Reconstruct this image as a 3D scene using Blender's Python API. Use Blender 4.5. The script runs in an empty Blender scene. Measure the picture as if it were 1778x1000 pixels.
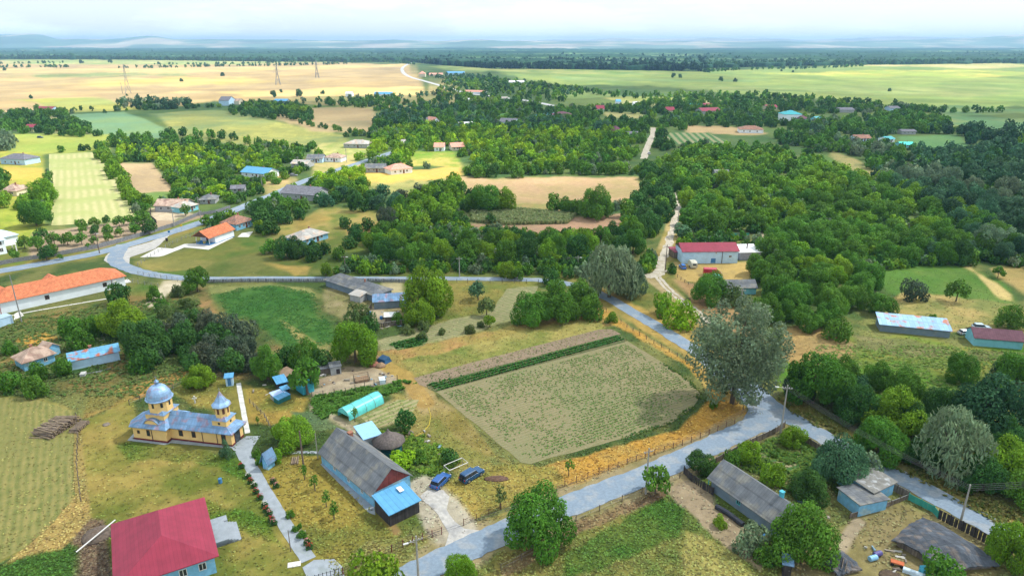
import bpy, bmesh, math, random
import numpy as np
from mathutils import Vector, Matrix

SC = bpy.context.scene
COL = SC.collection
R_ = math.radians
# ------------------------------------------------------------------ camera
FPX = 1778 * 24 / 36
PITCH = math.atan((500 - 76) / FPX)
CAMH = 70.0
cam = bpy.data.objects.new('camera', bpy.data.cameras.new('camera'))
COL.objects.link(cam)
cam.location = (0, 0, CAMH)
cam.rotation_euler = (math.pi / 2 - PITCH, 0, 0)
cam.data.lens = 24
cam.data.sensor_width = 36
cam.data.clip_start = 0.5
cam.data.clip_end = 90000
SC.camera = cam
# ------------------------------------------------------------------ sky and sun
SUN_EL, SUN_AZ = R_(52), math.atan2(0.93, 0.32)      # azimuth from +Y towards +X
w = bpy.data.worlds.new('World'); SC.world = w; w.use_nodes = True
nt = w.node_tree; nt.nodes.clear()
out = nt.nodes.new('ShaderNodeOutputWorld'); bg = nt.nodes.new('ShaderNodeBackground')
sky = nt.nodes.new('ShaderNodeTexSky'); sky.sky_type = 'NISHITA'; sky.sun_disc = False
sky.sun_elevation = SUN_EL; sky.sun_rotation = SUN_AZ
sky.air_density = 1.0; sky.dust_density = 0.6; sky.ozone_density = 1.6
tc = nt.nodes.new('ShaderNodeTexCoord'); mp = nt.nodes.new('ShaderNodeMapping')
mp.inputs['Scale'].default_value = (3.0, 3.0, 14.0)
nz = nt.nodes.new('ShaderNodeTexNoise'); nz.inputs['Scale'].default_value = 1.6
nz.inputs['Detail'].default_value = 7; nz.inputs['Roughness'].default_value = 0.6
rp = nt.nodes.new('ShaderNodeValToRGB')
rp.color_ramp.elements[0].position = 0.47; rp.color_ramp.elements[0].color = (0, 0, 0, 1)
rp.color_ramp.elements[1].position = 0.72; rp.color_ramp.elements[1].color = (1, 1, 1, 1)
mx = nt.nodes.new('ShaderNodeMix'); mx.data_type = 'RGBA'
mx.inputs[7].default_value = (9.2, 9.9, 10.5, 1)       # bright thin cloud
nt.links.new(tc.outputs['Generated'], mp.inputs['Vector'])
nt.links.new(mp.outputs['Vector'], nz.inputs['Vector'])
nt.links.new(nz.outputs['Fac'], rp.inputs['Fac'])
# a thin veil of high cloud, thicker to the east
sx = nt.nodes.new('ShaderNodeSeparateXYZ'); nt.links.new(tc.outputs['Generated'], sx.inputs[0])
mr = nt.nodes.new('ShaderNodeMapRange'); mr.inputs['From Min'].default_value = -0.7; mr.inputs['From Max'].default_value = 0.35
mr.inputs['To Min'].default_value = 0.58; mr.inputs['To Max'].default_value = 0.82
nt.links.new(sx.outputs['X'], mr.inputs['Value'])
mm = nt.nodes.new('ShaderNodeMath'); mm.operation = 'MULTIPLY_ADD'; mm.inputs[1].default_value = 0.6; mm.use_clamp = True
nt.links.new(rp.outputs['Color'], mm.inputs[0]); nt.links.new(mr.outputs['Result'], mm.inputs[2])
nt.links.new(mm.outputs[0], mx.inputs[0])
nt.links.new(sky.outputs['Color'], mx.inputs[6])
nt.links.new(mx.outputs[2], bg.inputs['Color'])
bg.inputs['Strength'].default_value = 0.105
nt.links.new(bg.outputs[0], out.inputs[0])
sun = bpy.data.objects.new('sun', bpy.data.lights.new('sun', 'SUN')); COL.objects.link(sun)
sun.data.energy = 4.2; sun.data.angle = R_(1.5); sun.data.color = (1.0, 0.95, 0.86)
SDIR = Vector((math.sin(SUN_AZ) * math.cos(SUN_EL), math.cos(SUN_AZ) * math.cos(SUN_EL), math.sin(SUN_EL)))
sun.rotation_euler = (-SDIR).to_track_quat('-Z', 'Y').to_euler()
SC.view_settings.view_transform = 'Standard'; SC.view_settings.look = 'None'
SC.view_settings.exposure = 0.34; SC.view_settings.gamma = 1
SC.cycles.use_denoising = True
SC.cycles.max_bounces = 6; SC.cycles.diffuse_bounces = 3; SC.cycles.glossy_bounces = 2
SC.cycles.transmission_bounces = 3; SC.cycles.transparent_max_bounces = 8; SC.cycles.volume_bounces = 1
SC.cycles.use_adaptive_sampling = True; SC.cycles.adaptive_threshold = 0.02
SC.cycles.caustics_reflective = False; SC.cycles.caustics_refractive = False

# ------------------------------------------------------------------ photo geometry helpers
CP, SP = math.cos(PITCH), math.sin(PITCH)
def G(px, py, z=0.0):
    u = (px - 889) / FPX; v = (500 - py) / FPX
    t = (z - CAMH) / (-SP + v * CP)
    return Vector((u * t, (CP + v * SP) * t, z))
def proj(x, y, z):
    dz = z - CAMH
    zc = y * CP - dz * SP; yc = y * SP + dz * CP
    return 889 + FPX * x / zc, 500 - FPX * yc / zc
def depth(p): return p[1] * CP - (p[2] - CAMH) * SP
def Gn(P):
    P = np.asarray(P, float); u = (P[:, 0] - 889) / FPX; v = (500 - P[:, 1]) / FPX
    t = -CAMH / (-SP + v * CP)
    return np.stack([u * t, (CP + v * SP) * t], 1)
def hsh(ix, iy, s):
    ix = ix.astype(np.int64) & 0xffffffff; iy = iy.astype(np.int64) & 0xffffffff
    h = (ix * 374761393 + iy * 668265263 + s * 974634777) & 0xffffffff
    h = ((h ^ (h >> 13)) * 1274126177) & 0xffffffff
    return ((h ^ (h >> 16)) & 0xffffff) / float(0xffffff)
def vnoise(x, y, s=0):
    ix = np.floor(x); iy = np.floor(y); fx = x - ix; fy = y - iy
    fx = fx * fx * (3 - 2 * fx); fy = fy * fy * (3 - 2 * fy)
    a = hsh(ix, iy, s); b = hsh(ix + 1, iy, s); c = hsh(ix, iy + 1, s); d = hsh(ix + 1, iy + 1, s)
    return a + (b - a) * fx + (c - a) * fy + (a - b - c + d) * fx * fy
def fbm(x, y, s=0, o=4):
    r = 0; a = 0.5; t = 0
    for k in range(o):
        r = r + a * vnoise(x * 2 ** k + 17.3 * k, y * 2 ** k - 9.1 * k, s + k); t += a; a *= 0.5
    return r / t

# ------------------------------------------------------------------ object helpers
def link(o, parent=None):
    COL.objects.link(o)
    if parent is not None: o.parent = parent
    return o
def tag(o, label=None, cat=None, group=None, kind=None):
    if label: o['label'] = label
    if cat: o['category'] = cat
    if group: o['group'] = group
    if kind: o['kind'] = kind
    return o
def empty(name, loc, rz=0.0):
    o = bpy.data.objects.new(name, None); o.location = loc; o.rotation_euler = (0, 0, rz); o.empty_display_size = 0.3
    return link(o)
def mesh_np(name, V, Fc, mat, parent=None, attr=None, k=4, smooth=False):
    """V (n,3), Fc (m,k) indices"""
    V = np.asarray(V, np.float32); Fc = np.asarray(Fc, np.int32)
    me = bpy.data.meshes.new(name); n, m = len(V), len(Fc)
    me.vertices.add(n); me.vertices.foreach_set('co', V.ravel())
    me.loops.add(m * k); me.loops.foreach_set('vertex_index', Fc.ravel())
    me.polygons.add(m); me.polygons.foreach_set('loop_start', np.arange(0, m * k, k, dtype=np.int32))
    if smooth: me.polygons.foreach_set('use_smooth', np.ones(m, bool))
    me.update(calc_edges=True)
    if attr is not None:
        for an, av in attr.items():
            a = me.color_attributes.new(an, 'FLOAT_COLOR', 'POINT')
            c = np.ones((n, 4), np.float32); c[:, :3] = av
            a.data.foreach_set('color', c.ravel())
    if mat: me.materials.append(mat)
    return link(bpy.data.objects.new(name, me), parent)
class MB:
    """collects simple solids and builds them as one mesh object"""
    def __init__(s): s.v = []; s.f = []
    def add(s, vs, fs):
        b = len(s.v); s.v += [tuple(v) for v in vs]; s.f += [[b + i for i in f] for f in fs]; return s
    def box(s, x0, y0, z0, x1, y1, z1, rz=0, c=(0, 0)):
        p = [(x0, y0, z0), (x1, y0, z0), (x1, y1, z0), (x0, y1, z0), (x0, y0, z1), (x1, y0, z1), (x1, y1, z1), (x0, y1, z1)]
        if rz:
            cr, sr = math.cos(rz), math.sin(rz)
            p = [(c[0] + (a - c[0]) * cr - (b - c[1]) * sr, c[1] + (a - c[0]) * sr + (b - c[1]) * cr, z) for a, b, z in p]
        return s.add(p, [(0, 3, 2, 1), (4, 5, 6, 7), (0, 1, 5, 4), (1, 2, 6, 5), (2, 3, 7, 6), (3, 0, 4, 7)])
    def prism(s, poly, z0, z1, top=None):
        n = len(poly); top = top or poly
        vs = [(x, y, z0) for x, y in poly] + [(x, y, z1) for x, y in top]
        fs = [tuple(range(n - 1, -1, -1)), tuple(range(n, 2 * n))] + [(i, (i + 1) % n, n + (i + 1) % n, n + i) for i in range(n)]
        return s.add(vs, fs)
    def tube(s, pts, r, n=6, r2=None):
        pts = [Vector(p) for p in pts]; rs = [r + ((r2 if r2 is not None else r) - r) * i / max(1, len(pts) - 1) for i in range(len(pts))]
        vs = []; fs = []
        for i, p in enumerate(pts):
            d = (pts[min(i + 1, len(pts) - 1)] - pts[max(i - 1, 0)]).normalized()
            a = d.orthogonal().normalized() if abs(d.z) > 0.99 else d.cross(Vector((0, 0, 1))).normalized(); b = d.cross(a)
            for j in range(n):
                t = 2 * math.pi * j / n; vs.append(p + (a * math.cos(t) + b * math.sin(t)) * rs[i])
        for i in range(len(pts) - 1):
            for j in range(n):
                k = (j + 1) % n; fs.append((i * n + j, i * n + k, (i + 1) * n + k, (i + 1) * n + j))
        fs.append(tuple(range(n - 1, -1, -1))); fs.append(tuple(range((len(pts) - 1) * n, len(pts) * n)))
        return s.add(vs, fs)
    def lathe(s, prof, c=(0, 0), n=16, ph=0.0):
        vs = []; fs = []; m = len(prof)
        for r, z in prof:
            for j in range(n):
                t = 2 * math.pi * j / n + ph; vs.append((c[0] + r * math.cos(t), c[1] + r * math.sin(t), z))
        for i in range(m - 1):
            for j in range(n):
                k = (j + 1) % n; fs.append((i * n + j, i * n + k, (i + 1) * n + k, (i + 1) * n + j))
        fs.append(tuple(range(n - 1, -1, -1))); fs.append(tuple(range((m - 1) * n, m * n)))
        return s.add(vs, fs)
    def build(s, name, mat, parent=None, smooth=False):
        me = bpy.data.meshes.new(name); me.from_pydata(s.v, [], s.f)
        bm = bmesh.new(); bm.from_mesh(me); bmesh.ops.recalc_face_normals(bm, faces=bm.faces); bm.to_mesh(me); bm.free()
        me.materials.append(mat)
        if smooth:
            for p in me.polygons: p.use_smooth = True
        return link(bpy.data.objects.new(name, me), parent)

# ------------------------------------------------------------------ materials
MATS = {}
def mat(name, col, rough=0.85, var=0.18, scale=1.2, col2=None, thr=0.55, pscale=0.6, panel=None, pvar=0.15, metal=0.0, bump=0.0, line=0.0, spec=0.3):
    """procedural: base colour x noise, optional second-colour patches (rust, wear), optional panels (x,y sizes) each a little different"""
    if name in MATS: return MATS[name]
    m = bpy.data.materials.new(name); m.use_nodes = True; N = m.node_tree.nodes; Lk = m.node_tree.links
    b = N['Principled BSDF']; b.inputs['Roughness'].default_value = rough; b.inputs['Metallic'].default_value = metal
    b.inputs['Specular IOR Level'].default_value = spec
    t = N.new('ShaderNodeTexCoord'); no = N.new('ShaderNodeTexNoise'); no.inputs['Scale'].default_value = scale; no.inputs['Detail'].default_value = 6
    Lk.new(t.outputs['Object'], no.inputs['Vector'])
    r = N.new('ShaderNodeMapRange'); r.inputs['From Min'].default_value = 0.3; r.inputs['From Max'].default_value = 0.7
    r.inputs['To Min'].default_value = 1 - var; r.inputs['To Max'].default_value = 1 + var
    Lk.new(no.outputs['Fac'], r.inputs['Value'])
    fac = r.outputs['Result']
    rgb = N.new('ShaderNodeRGB'); rgb.outputs[0].default_value = (*col, 1); c = rgb.outputs[0]
    if col2:
        n2 = N.new('ShaderNodeTexNoise'); n2.inputs['Scale'].default_value = pscale; n2.inputs['Detail'].default_value = 5
        Lk.new(t.outputs['Object'], n2.inputs['Vector'])
        q = N.new('ShaderNodeMapRange'); q.inputs['From Min'].default_value = thr - 0.04; q.inputs['From Max'].default_value = thr + 0.06
        Lk.new(n2.outputs['Fac'], q.inputs['Value'])
        x = N.new('ShaderNodeMix'); x.data_type = 'RGBA'; x.inputs[7].default_value = (*col2, 1)
        Lk.new(q.outputs['Result'], x.inputs[0]); Lk.new(c, x.inputs[6]); c = x.outputs[2]
    if panel:
        sp = N.new('ShaderNodeSeparateXYZ'); Lk.new(t.outputs['Object'], sp.inputs[0])
        cb = N.new('ShaderNodeCombineXYZ'); ln = None
        for ax, pz in zip('XYZ', panel):
            if not pz: continue
            d = N.new('ShaderNodeMath'); d.operation = 'DIVIDE'; d.inputs[1].default_value = pz; Lk.new(sp.outputs[ax], d.inputs[0])
            fl = N.new('ShaderNodeMath'); fl.operation = 'FLOOR'; Lk.new(d.outputs[0], fl.inputs[0]); Lk.new(fl.outputs[0], cb.inputs[ax])
            if line:
                fr = N.new('ShaderNodeMath'); fr.operation = 'FRACT'; Lk.new(d.outputs[0], fr.inputs[0])
                cm = N.new('ShaderNodeMath'); cm.operation = 'LESS_THAN'; cm.inputs[1].default_value = 0.14; Lk.new(fr.outputs[0], cm.inputs[0])
                if ln is None: ln = cm.outputs[0]
                else:
                    ad = N.new('ShaderNodeMath'); ad.operation = 'MAXIMUM'; Lk.new(ln, ad.inputs[0]); Lk.new(cm.outputs[0], ad.inputs[1]); ln = ad.outputs[0]
        wn = N.new('ShaderNodeTexWhiteNoise'); Lk.new(cb.outputs[0], wn.inputs['Vector'])
        q = N.new('ShaderNodeMapRange'); q.inputs['To Min'].default_value = 1 - pvar; q.inputs['To Max'].default_value = 1 + pvar
        Lk.new(wn.outputs['Value'], q.inputs['Value'])
        mu = N.new('ShaderNodeMath'); mu.operation = 'MULTIPLY'; Lk.new(fac, mu.inputs[0]); Lk.new(q.outputs['Result'], mu.inputs[1]); fac = mu.outputs[0]
        if ln is not None:
            q = N.new('ShaderNodeMath'); q.operation = 'MULTIPLY_ADD'; q.inputs[1].default_value = -line; q.inputs[2].default_value = 1.0; Lk.new(ln, q.inputs[0])
            mu = N.new('ShaderNodeMath'); mu.operation = 'MULTIPLY'; Lk.new(fac, mu.inputs[0]); Lk.new(q.outputs[0], mu.inputs[1]); fac = mu.outputs[0]
    vs = N.new('ShaderNodeVectorMath'); vs.operation = 'SCALE'; Lk.new(c, vs.inputs[0]); Lk.new(fac, vs.inputs['Scale'])
    Lk.new(vs.outputs[0], b.inputs['Base Color'])
    if bump:
        bp = N.new('ShaderNodeBump'); bp.inputs['Strength'].default_value = bump; bp.inputs['Distance'].default_value = 0.05
        Lk.new(fac, bp.inputs['Height']); Lk.new(bp.outputs[0], b.inputs['Normal'])
    MATS[name] = m; return m
def attrmat(name, attr=None, var=0.25, scales=(0.6, 4.0), rough=0.95, transl=0.0, objcol=False, bump=0.0):
    """colour from a mesh colour attribute (land cover, leaf tint), times fine noise"""
    m = bpy.data.materials.new(name); m.use_nodes = True; N = m.node_tree.nodes; Lk = m.node_tree.links
    b = N['Principled BSDF']; b.inputs['Roughness'].default_value = rough; b.inputs['Specular IOR Level'].default_value = 0.08
    a = N.new('ShaderNodeAttribute'); a.attribute_name = attr; c = a.outputs['Color']
    if objcol:
        oi = N.new('ShaderNodeObjectInfo'); v = N.new('ShaderNodeVectorMath'); v.operation = 'MULTIPLY'
        Lk.new(c, v.inputs[0]); Lk.new(oi.outputs['Color'], v.inputs[1]); c = v.outputs[0]
    fac = None
    if scales:
        t = N.new('ShaderNodeTexCoord')
        for s_ in scales:
            no = N.new('ShaderNodeTexNoise'); no.inputs['Scale'].default_value = s_; no.inputs['Detail'].default_value = 5
            no.inputs['Roughness'].default_value = 0.65
            Lk.new(t.outputs['Object'], no.inputs['Vector'])
            r = N.new('ShaderNodeMapRange'); r.inputs['From Min'].default_value = 0.3; r.inputs['From Max'].default_value = 0.7
            r.inputs['To Min'].default_value = 1 - var; r.inputs['To Max'].default_value = 1 + var; r.clamp = False
            Lk.new(no.outputs['Fac'], r.inputs['Value'])
            if fac is None: fac = r.outputs['Result']
            else:
                mu = N.new('ShaderNodeMath'); mu.operation = 'MULTIPLY'; Lk.new(fac, mu.inputs[0]); Lk.new(r.outputs['Result'], mu.inputs[1]); fac = mu.outputs[0]
        v = N.new('ShaderNodeVectorMath'); v.operation = 'SCALE'; Lk.new(c, v.inputs[0]); Lk.new(fac, v.inputs['Scale']); c = v.outputs[0]
    Lk.new(c, b.inputs['Base Color'])
    if bump and fac is not None:
        bp = N.new('ShaderNodeBump'); bp.inputs['Strength'].default_value = bump; bp.inputs['Distance'].default_value = 0.25
        Lk.new(fac, bp.inputs['Height']); Lk.new(bp.outputs[0], b.inputs['Normal'])
    if transl:
        tr = N.new('ShaderNodeBsdfTranslucent'); Lk.new(c, tr.inputs['Color'])
        ms = N.new('ShaderNodeMixShader'); ms.inputs[0].default_value = transl
        Lk.new(b.outputs[0], ms.inputs[1]); Lk.new(tr.outputs[0], ms.inputs[2]); Lk.new(ms.outputs[0], N['Material Output'].inputs['Surface'])
    return m
def glass(): return mat('window_glass', (0.03, 0.04, 0.05), rough=0.15, var=0.1, spec=0.6)
# ================================================================== land cover
GRASS = (.125, .185, .035); LUSH = (.06, .16, .025); DRY = (.255, .215, .075); STRAW = (.42, .30, .11); GOLD = (.52, .305, .085)
SOIL = (.33, .255, .18); PALE = (.47, .46, .22); WEED = (.075, .12, .04); DUST = (.40, .335, .25); RED = (.36, .225, .14)
OLIVE = (.20, .205, .065); DARK = (.035, .06, .025); LAWN = (.09, .17, .04); CHAFF = (.50, .385, .235); ASHY = (.25, .25, .17)
# (pixel outline on the ground, colour a, colour b, softness m, share of b, tuft density)
AREAS = [
 # far plain, then belts of land towards the village
 ([(-900, 160), (-900, 77), (2700, 77), (2700, 200), (2700, 400), (-900, 400)], (.07, .13, .05), (.13, .18, .06), 20, .5, 0),
 ([(-900, 190), (-900, 102), (300, 106), (705, 112), (760, 145), (770, 178), (500, 172), (300, 182), (0, 200)], (.50, .37, .19), (.40, .31, .18), 14, .5, 0),
 ([(-900, 118), (250, 119), (700, 112), (700, 116), (300, 128), (-900, 126)], (.58, .46, .22), (.52, .42, .22), 8, .5, 0),
 ([(0, 128), (250, 127), (330, 131), (200, 135), (20, 136)], (.28, .33, .15), (.40, .34, .18), 14, .5, 0),
 ([(100, 138), (400, 134), (520, 142), (400, 150), (120, 150)], (.62, .46, .18), (.5, .4, .2), 18, .5, 0),
 ([(330, 160), (750, 150), (765, 158), (740, 166), (450, 168)], (.68, .54, .24), (.6, .45, .22), 10, .4, 0),
 ([(0, 104), (120, 103), (420, 105), (560, 108), (430, 113), (0, 112)], (.33, .42, .16), (.45, .45, .2), 8, .5, 0),
 ([(730, 115), (900, 119), (1220, 125), (1500, 112), (1900, 108), (2700, 108), (2700, 190), (1778, 190), (1520, 180), (1300, 165), (1150, 150), (980, 148), (830, 126)], (.20, .29, .10), (.30, .36, .12), 10, .5, 0),
 ([(760, 114), (850, 117), (1200, 128), (1180, 133), (950, 128), (800, 122)], (.40, .42, .16), (.2, .3, .1), 6, .4, 0),
 ([(1330, 128), (1560, 122), (1800, 124), (2700, 124), (2700, 132), (1700, 134), (1450, 133)], (.50, .46, .14), (.34, .42, .12), 9, .5, 0),
 ([(1480, 114), (1800, 110), (2700, 110), (2700, 116), (1700, 119)], (.52, .44, .22), (.4, .42, .16), 9, .4, 0),
 ([(1170, 150), (1400, 148), (1700, 152), (2700, 160), (2700, 170), (1600, 166), (1250, 158)], (.33, .37, .15), (.20, .28, .10), 10, .5, 0),
 ([(940, 133), (1170, 138), (1330, 139), (1300, 143), (1000, 140)], (.30, .37, .15), (.2, .3, .12), 5, .4, 0),
 # belts in the village
 ([(20, 173), (160, 169), (245, 190), (125, 196)], (.44, .43, .13), (.34, .38, .14), 4, .4, 0),
 ([(0, 196), (120, 196), (180, 240), (100, 235), (0, 225)], (.30, .28, .15), (.16, .2, .08), 5, .5, 0),
 ([(118, 199), (215, 195), (288, 222), (286, 241), (178, 242), (140, 218)], (.17, .29, .17), (.22, .32, .15), 2, .4, 0),
 ([(262, 198), (380, 190), (470, 208), (595, 236), (600, 252), (520, 256), (400, 252), (300, 236), (288, 218)], (.19, .25, .11), (.34, .34, .12), 3, .5, 0),
 ([(430, 170), (760, 165), (800, 182), (640, 185), (500, 180)], (.40, .30, .15), (.22, .22, .1), 5, .5, 0),
 ([(460, 192), (640, 185), (660, 205), (640, 230), (540, 228), (470, 208)], (.24, .22, .12), (.36, .28, .16), 5, .5, 0),
 ([(540, 213), (640, 210), (640, 228), (560, 226)], (.40, .29, .17), (.3, .26, .15), 4, .4, 0),
 ([(655, 180), (760, 182), (850, 195), (890, 197), (880, 204), (760, 200), (690, 190)], (.08, .19, .06), (.11, .22, .07), 2, .4, 0),
 ([(590, 178), (690, 182), (740, 190), (700, 192), (600, 186)], (.46, .36, .2), (.3, .3, .13), 3, .5, 0),
 ([(960, 158), (1010, 158), (1060, 163), (1080, 168), (1000, 172), (960, 168)], (.26, .32, .13), (.2, .28, .1), 3, .4, 0),
 ([(1035, 170), (1110, 168), (1200, 171), (1260, 176), (1200, 182), (1100, 180)], (.30, .37, .11), (.34, .32, .14), 3, .5, 0),
 ([(1085, 176), (1260, 176), (1300, 184), (1150, 186), (1080, 184)], (.40, .38, .22), (.3, .33, .15), 4, .5, 0),
 ([(1040, 194), (1110, 196), (1130, 205), (1050, 206)], (.26, .28, .12), (.34, .3, .15), 3, .5, 0),
 ([(1190, 218), (1270, 220), (1330, 232), (1300, 236), (1240, 232), (1195, 232)], (.42, .31, .18), (.34, .27, .15), 3, .4, 0),
 ([(1165, 232), (1230, 230), (1270, 250), (1150, 252)], (.10, .18, .07), (.2, .24, .12), 2, .4, 0),
 ([(1240, 236), (1330, 236), (1360, 250), (1270, 250)], (.06, .12, .04), (.1, .15, .06), 2, .4, 0),
 ([(1415, 268), (1460, 272), (1520, 300), (1470, 305), (1430, 295)], (.10, .20, .05), (.15, .22, .07), 3, .4, 0),
 ([(1445, 262), (1490, 280), (1530, 302), (1500, 303), (1440, 272)], (.34, .29, .14), (.2, .23, .09), 2, .4, 0),
 ([(1555, 237), (1650, 236), (1690, 262), (1620, 268), (1560, 248)], (.11, .22, .09), (.14, .25, .1), 3, .4, 0),
 ([(1640, 204), (1900, 204), (1900, 235), (1778, 235), (1720, 228), (1650, 222)], (.12, .22, .10), (.24, .28, .11), 4, .4, 0),
 ([(1640, 185), (1900, 190), (1900, 200), (1650, 200)], (.12, .21, .09), (.2, .26, .1), 4, .4, 0),
 # sunny west side
 ([(0, 232), (190, 234), (188, 262), (60, 270), (0, 262)], (.42, .44, .13), (.30, .38, .1), 2, .5, .2),
 ([(0, 262), (85, 266), (85, 320), (75, 400), (0, 420)], (.24, .34, .07), (.42, .36, .10), 3, .5, .3),
 ([(12, 290), (80, 292), (80, 302), (12, 315)], (.55, .38, .12), (.42, .36, .10), 3, .3, .2),
 ([(0, 360), (60, 365), (85, 400), (40, 430), (0, 440)], (.36, .38, .09), (.2, .28, .05), 3, .5, .3),
 ([(205, 284), (262, 284), (305, 330), (245, 348), (232, 330)], (.47, .36, .22), (.40, .31, .20), 1.5, .4, 0),
 ([(240, 336), (300, 332), (312, 342), (255, 352)], (.15, .24, .07), (.2, .28, .1), 1.5, .4, 0),
 ([(262, 362), (300, 360), (330, 372), (300, 386), (262, 384)], (.50, .42, .31), DUST, 1.5, .4, 0),
 ([(40, 452), (55, 404), (225, 383), (300, 384), (340, 372), (352, 372), (345, 380), (180, 431)], (.33, .26, .19), (.38, .30, .21), 1, .5, 0),
 ([(0, 420), (50, 425), (45, 455), (0, 462)], (.16, .26, .06), OLIVE, 2, .5, .3),
 ([(0, 466), (180, 440), (340, 392), (346, 388), (345, 380), (180, 431), (0, 460)], (.14, .24, .05), DRY, .6, .4, .6),
 ([(600, 302), (700, 298), (795, 288), (800, 306), (700, 322), (640, 322)], (.56, .38, .12), (.5, .38, .15), 3, .4, .1),
 ([(650, 318), (800, 308), (810, 330), (700, 345), (650, 335)], (.30, .29, .12), (.2, .24, .09), 4, .5, .1),
 ([(700, 262), (785, 263), (800, 290), (690, 288)], (.20, .32, .06), (.45, .38, .13), 3, .5, .1),
 ([(560, 250), (640, 245), (650, 268), (590, 285), (540, 262)], (.42, .38, .17), (.24, .32, .1), 4, .5, .1),
 ([(450, 300), (500, 298), (520, 312), (500, 335), (465, 340)], (.50, .38, .20), (.36, .32, .14), 3, .4, .1),
 ([(545, 282), (600, 278), (640, 290), (600, 300), (540, 310)], (.50, .40, .2), (.3, .32, .12), 3, .4, .1),
 ([(470, 395), (560, 362), (690, 372), (680, 402), (640, 432), (560, 440), (480, 430)], (.17, .22, .06), (.38, .30, .12), 3, .5, .4),
 ([(500, 392), (545, 368), (570, 380), (520, 405)], STRAW, DRY, 2, .5, .2),
 ([(600, 392), (660, 385), (660, 410), (610, 412)], (.42, .29, .13), DRY, 2, .5, .2),
 ([(803, 308), (1108, 308), (1118, 325), (1115, 350), (1000, 356), (900, 362), (812, 335)], (.44, .31, .19), (.36, .29, .15), 2, .45, .15),
 ([(830, 355), (1000, 352), (960, 375), (830, 372)], (.40, .28, .15), (.25, .25, .1), 2, .5, .2),
 ([(805, 368), (870, 365), (1000, 375), (985, 390), (880, 392), (815, 388)], (.16, .24, .09), (.30, .31, .15), 2, .5, .9),
 ([(800, 388), (860, 388), (990, 378), (1080, 372), (1078, 410), (960, 412), (820, 402)], (.42, .275, .19), (.33, .24, .16), 2, .5, .2),
 ([(740, 395), (815, 385), (820, 402), (760, 412)], (.14, .24, .06), OLIVE, 2, .5, .3),
 ([(1320, 405), (1380, 398), (1380, 440), (1330, 440)], (.36, .31, .24), (.3, .27, .2), 2, .5, .1),
 # lawn of the small white house and the junction corner
 ([(232, 470), (300, 440), (440, 405), (470, 420), (440, 455), (330, 480), (250, 478)], LAWN, OLIVE, 1.5, .45, .3),
 ([(240, 455), (290, 448), (370, 455), (350, 470), (260, 470)], (.33, .27, .10), (.2, .2, .07), 1.5, .5, .4),
 ([(410, 440), (640, 455), (930, 470), (930, 482), (330, 482)], (.10, .15, .04), (.19, .2, .07), 1.5, .5, .7),
 ([(460, 456), (500, 460), (545, 462), (535, 478), (510, 480)], STRAW, DRY, 1.5, .5, .2),
 ([(940, 465), (1060, 500), (1120, 490), (1130, 470), (1180, 440), (1200, 560), (1110, 545), (1020, 505), (940, 488)], (.13, .17, .05), DRY, 1.5, .5, .5),
 # white hall grounds
 ([(0, 560), (220, 510), (290, 500), (330, 520), (300, 560), (150, 575), (0, 600)], (.075, .15, .04), (.26, .19, .08), 2, .35, .4),
 ([(200, 488), (290, 500), (270, 512), (210, 515)], LAWN, OLIVE, 1, .4, .3),
 ([(252, 530), (285, 488), (315, 486), (318, 498), (290, 510), (275, 535)], (.78, .70, .58), (.50, .44, .32), 1, .5, .1),
 ([(-300, 600), (0, 590), (200, 570), (345, 540), (345, 640), (210, 680), (0, 690), (-300, 700)], (.06, .125, .04), (.22, .17, .07), 2, .3, .5),
 ([(30, 590), (70, 580), (120, 585), (60, 600)], GOLD, STRAW, 2, .4, .3),
 ([(345, 500), (375, 498), (400, 555), (430, 600), (400, 620), (345, 600)], (.38, .24, .12), WEED, 2, .5, .5),
 ([(330, 545), (470, 600), (600, 600), (650, 640), (470, 670), (340, 650)], (.09, .12, .05), (.28, .20, .09), 2, .35, .6),
 # clover field
 ([(362, 498), (460, 492), (545, 500), (560, 520), (450, 515), (380, 522)], (.32, .31, .13), (.2, .24, .09), 1.5, .4, .5),
 ([(378, 512), (415, 500), (480, 495), (545, 508), (560, 545), (585, 580), (572, 598), (500, 608), (470, 580), (430, 555), (395, 552)], (.05, .15, .035), (.085, .18, .045), 2.2, .5, .1),
 ([(486, 556), (500, 558), (545, 590), (570, 596), (560, 610), (520, 600)], (.36, .31, .13), (.1, .2, .05), .8, .3, .4),
 ([(460, 610), (570, 600), (600, 640), (500, 655), (450, 640)], (.24, .26, .10), (.33, .28, .13), 1.5, .5, .6),
 # behind the farm
 ([(560, 500), (720, 505), (730, 560), (660, 570), (560, 540)], (.19, .19, .08), (.36, .30, .19), 1.5, .5, .4),
 ([(632, 535), (665, 532), (668, 562), (640, 566)], (.50, .43, .32), DUST, .8, .4, 0),
 ([(665, 490), (700, 488), (700, 512), (660, 512)], (.46, .40, .26), (.3, .3, .14), 1, .4, .1),
 ([(700, 480), (940, 488), (940, 500), (880, 560), (740, 570), (700, 560)], (.14, .19, .05), DRY, 2, .4, .6),
 ([(655, 592), (760, 560), (840, 545), (880, 500), (930, 497), (930, 520), (890, 560), (780, 590), (690, 610), (665, 612)], (.36, .33, .20), (.27, .28, .14), 1.2, .5, .2),
 ([(650, 612), (800, 585), (900, 560), (1050, 545), (1060, 565), (900, 600), (720, 640), (660, 650)], (.42, .25, .12), (.30, .25, .09), 1.2, .55, .4),
 ([(690, 625), (780, 610), (900, 575), (1040, 552), (1050, 572), (900, 615), (720, 655)], (.14, .20, .05), (.33, .29, .11), 1.2, .5, .4),
 # farm yard and kitchen garden
 ([(545, 660), (600, 638), (680, 640), (690, 660), (640, 668), (560, 682)], (.34, .27, .20), (.42, .35, .26), 1, .5, 0),
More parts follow.
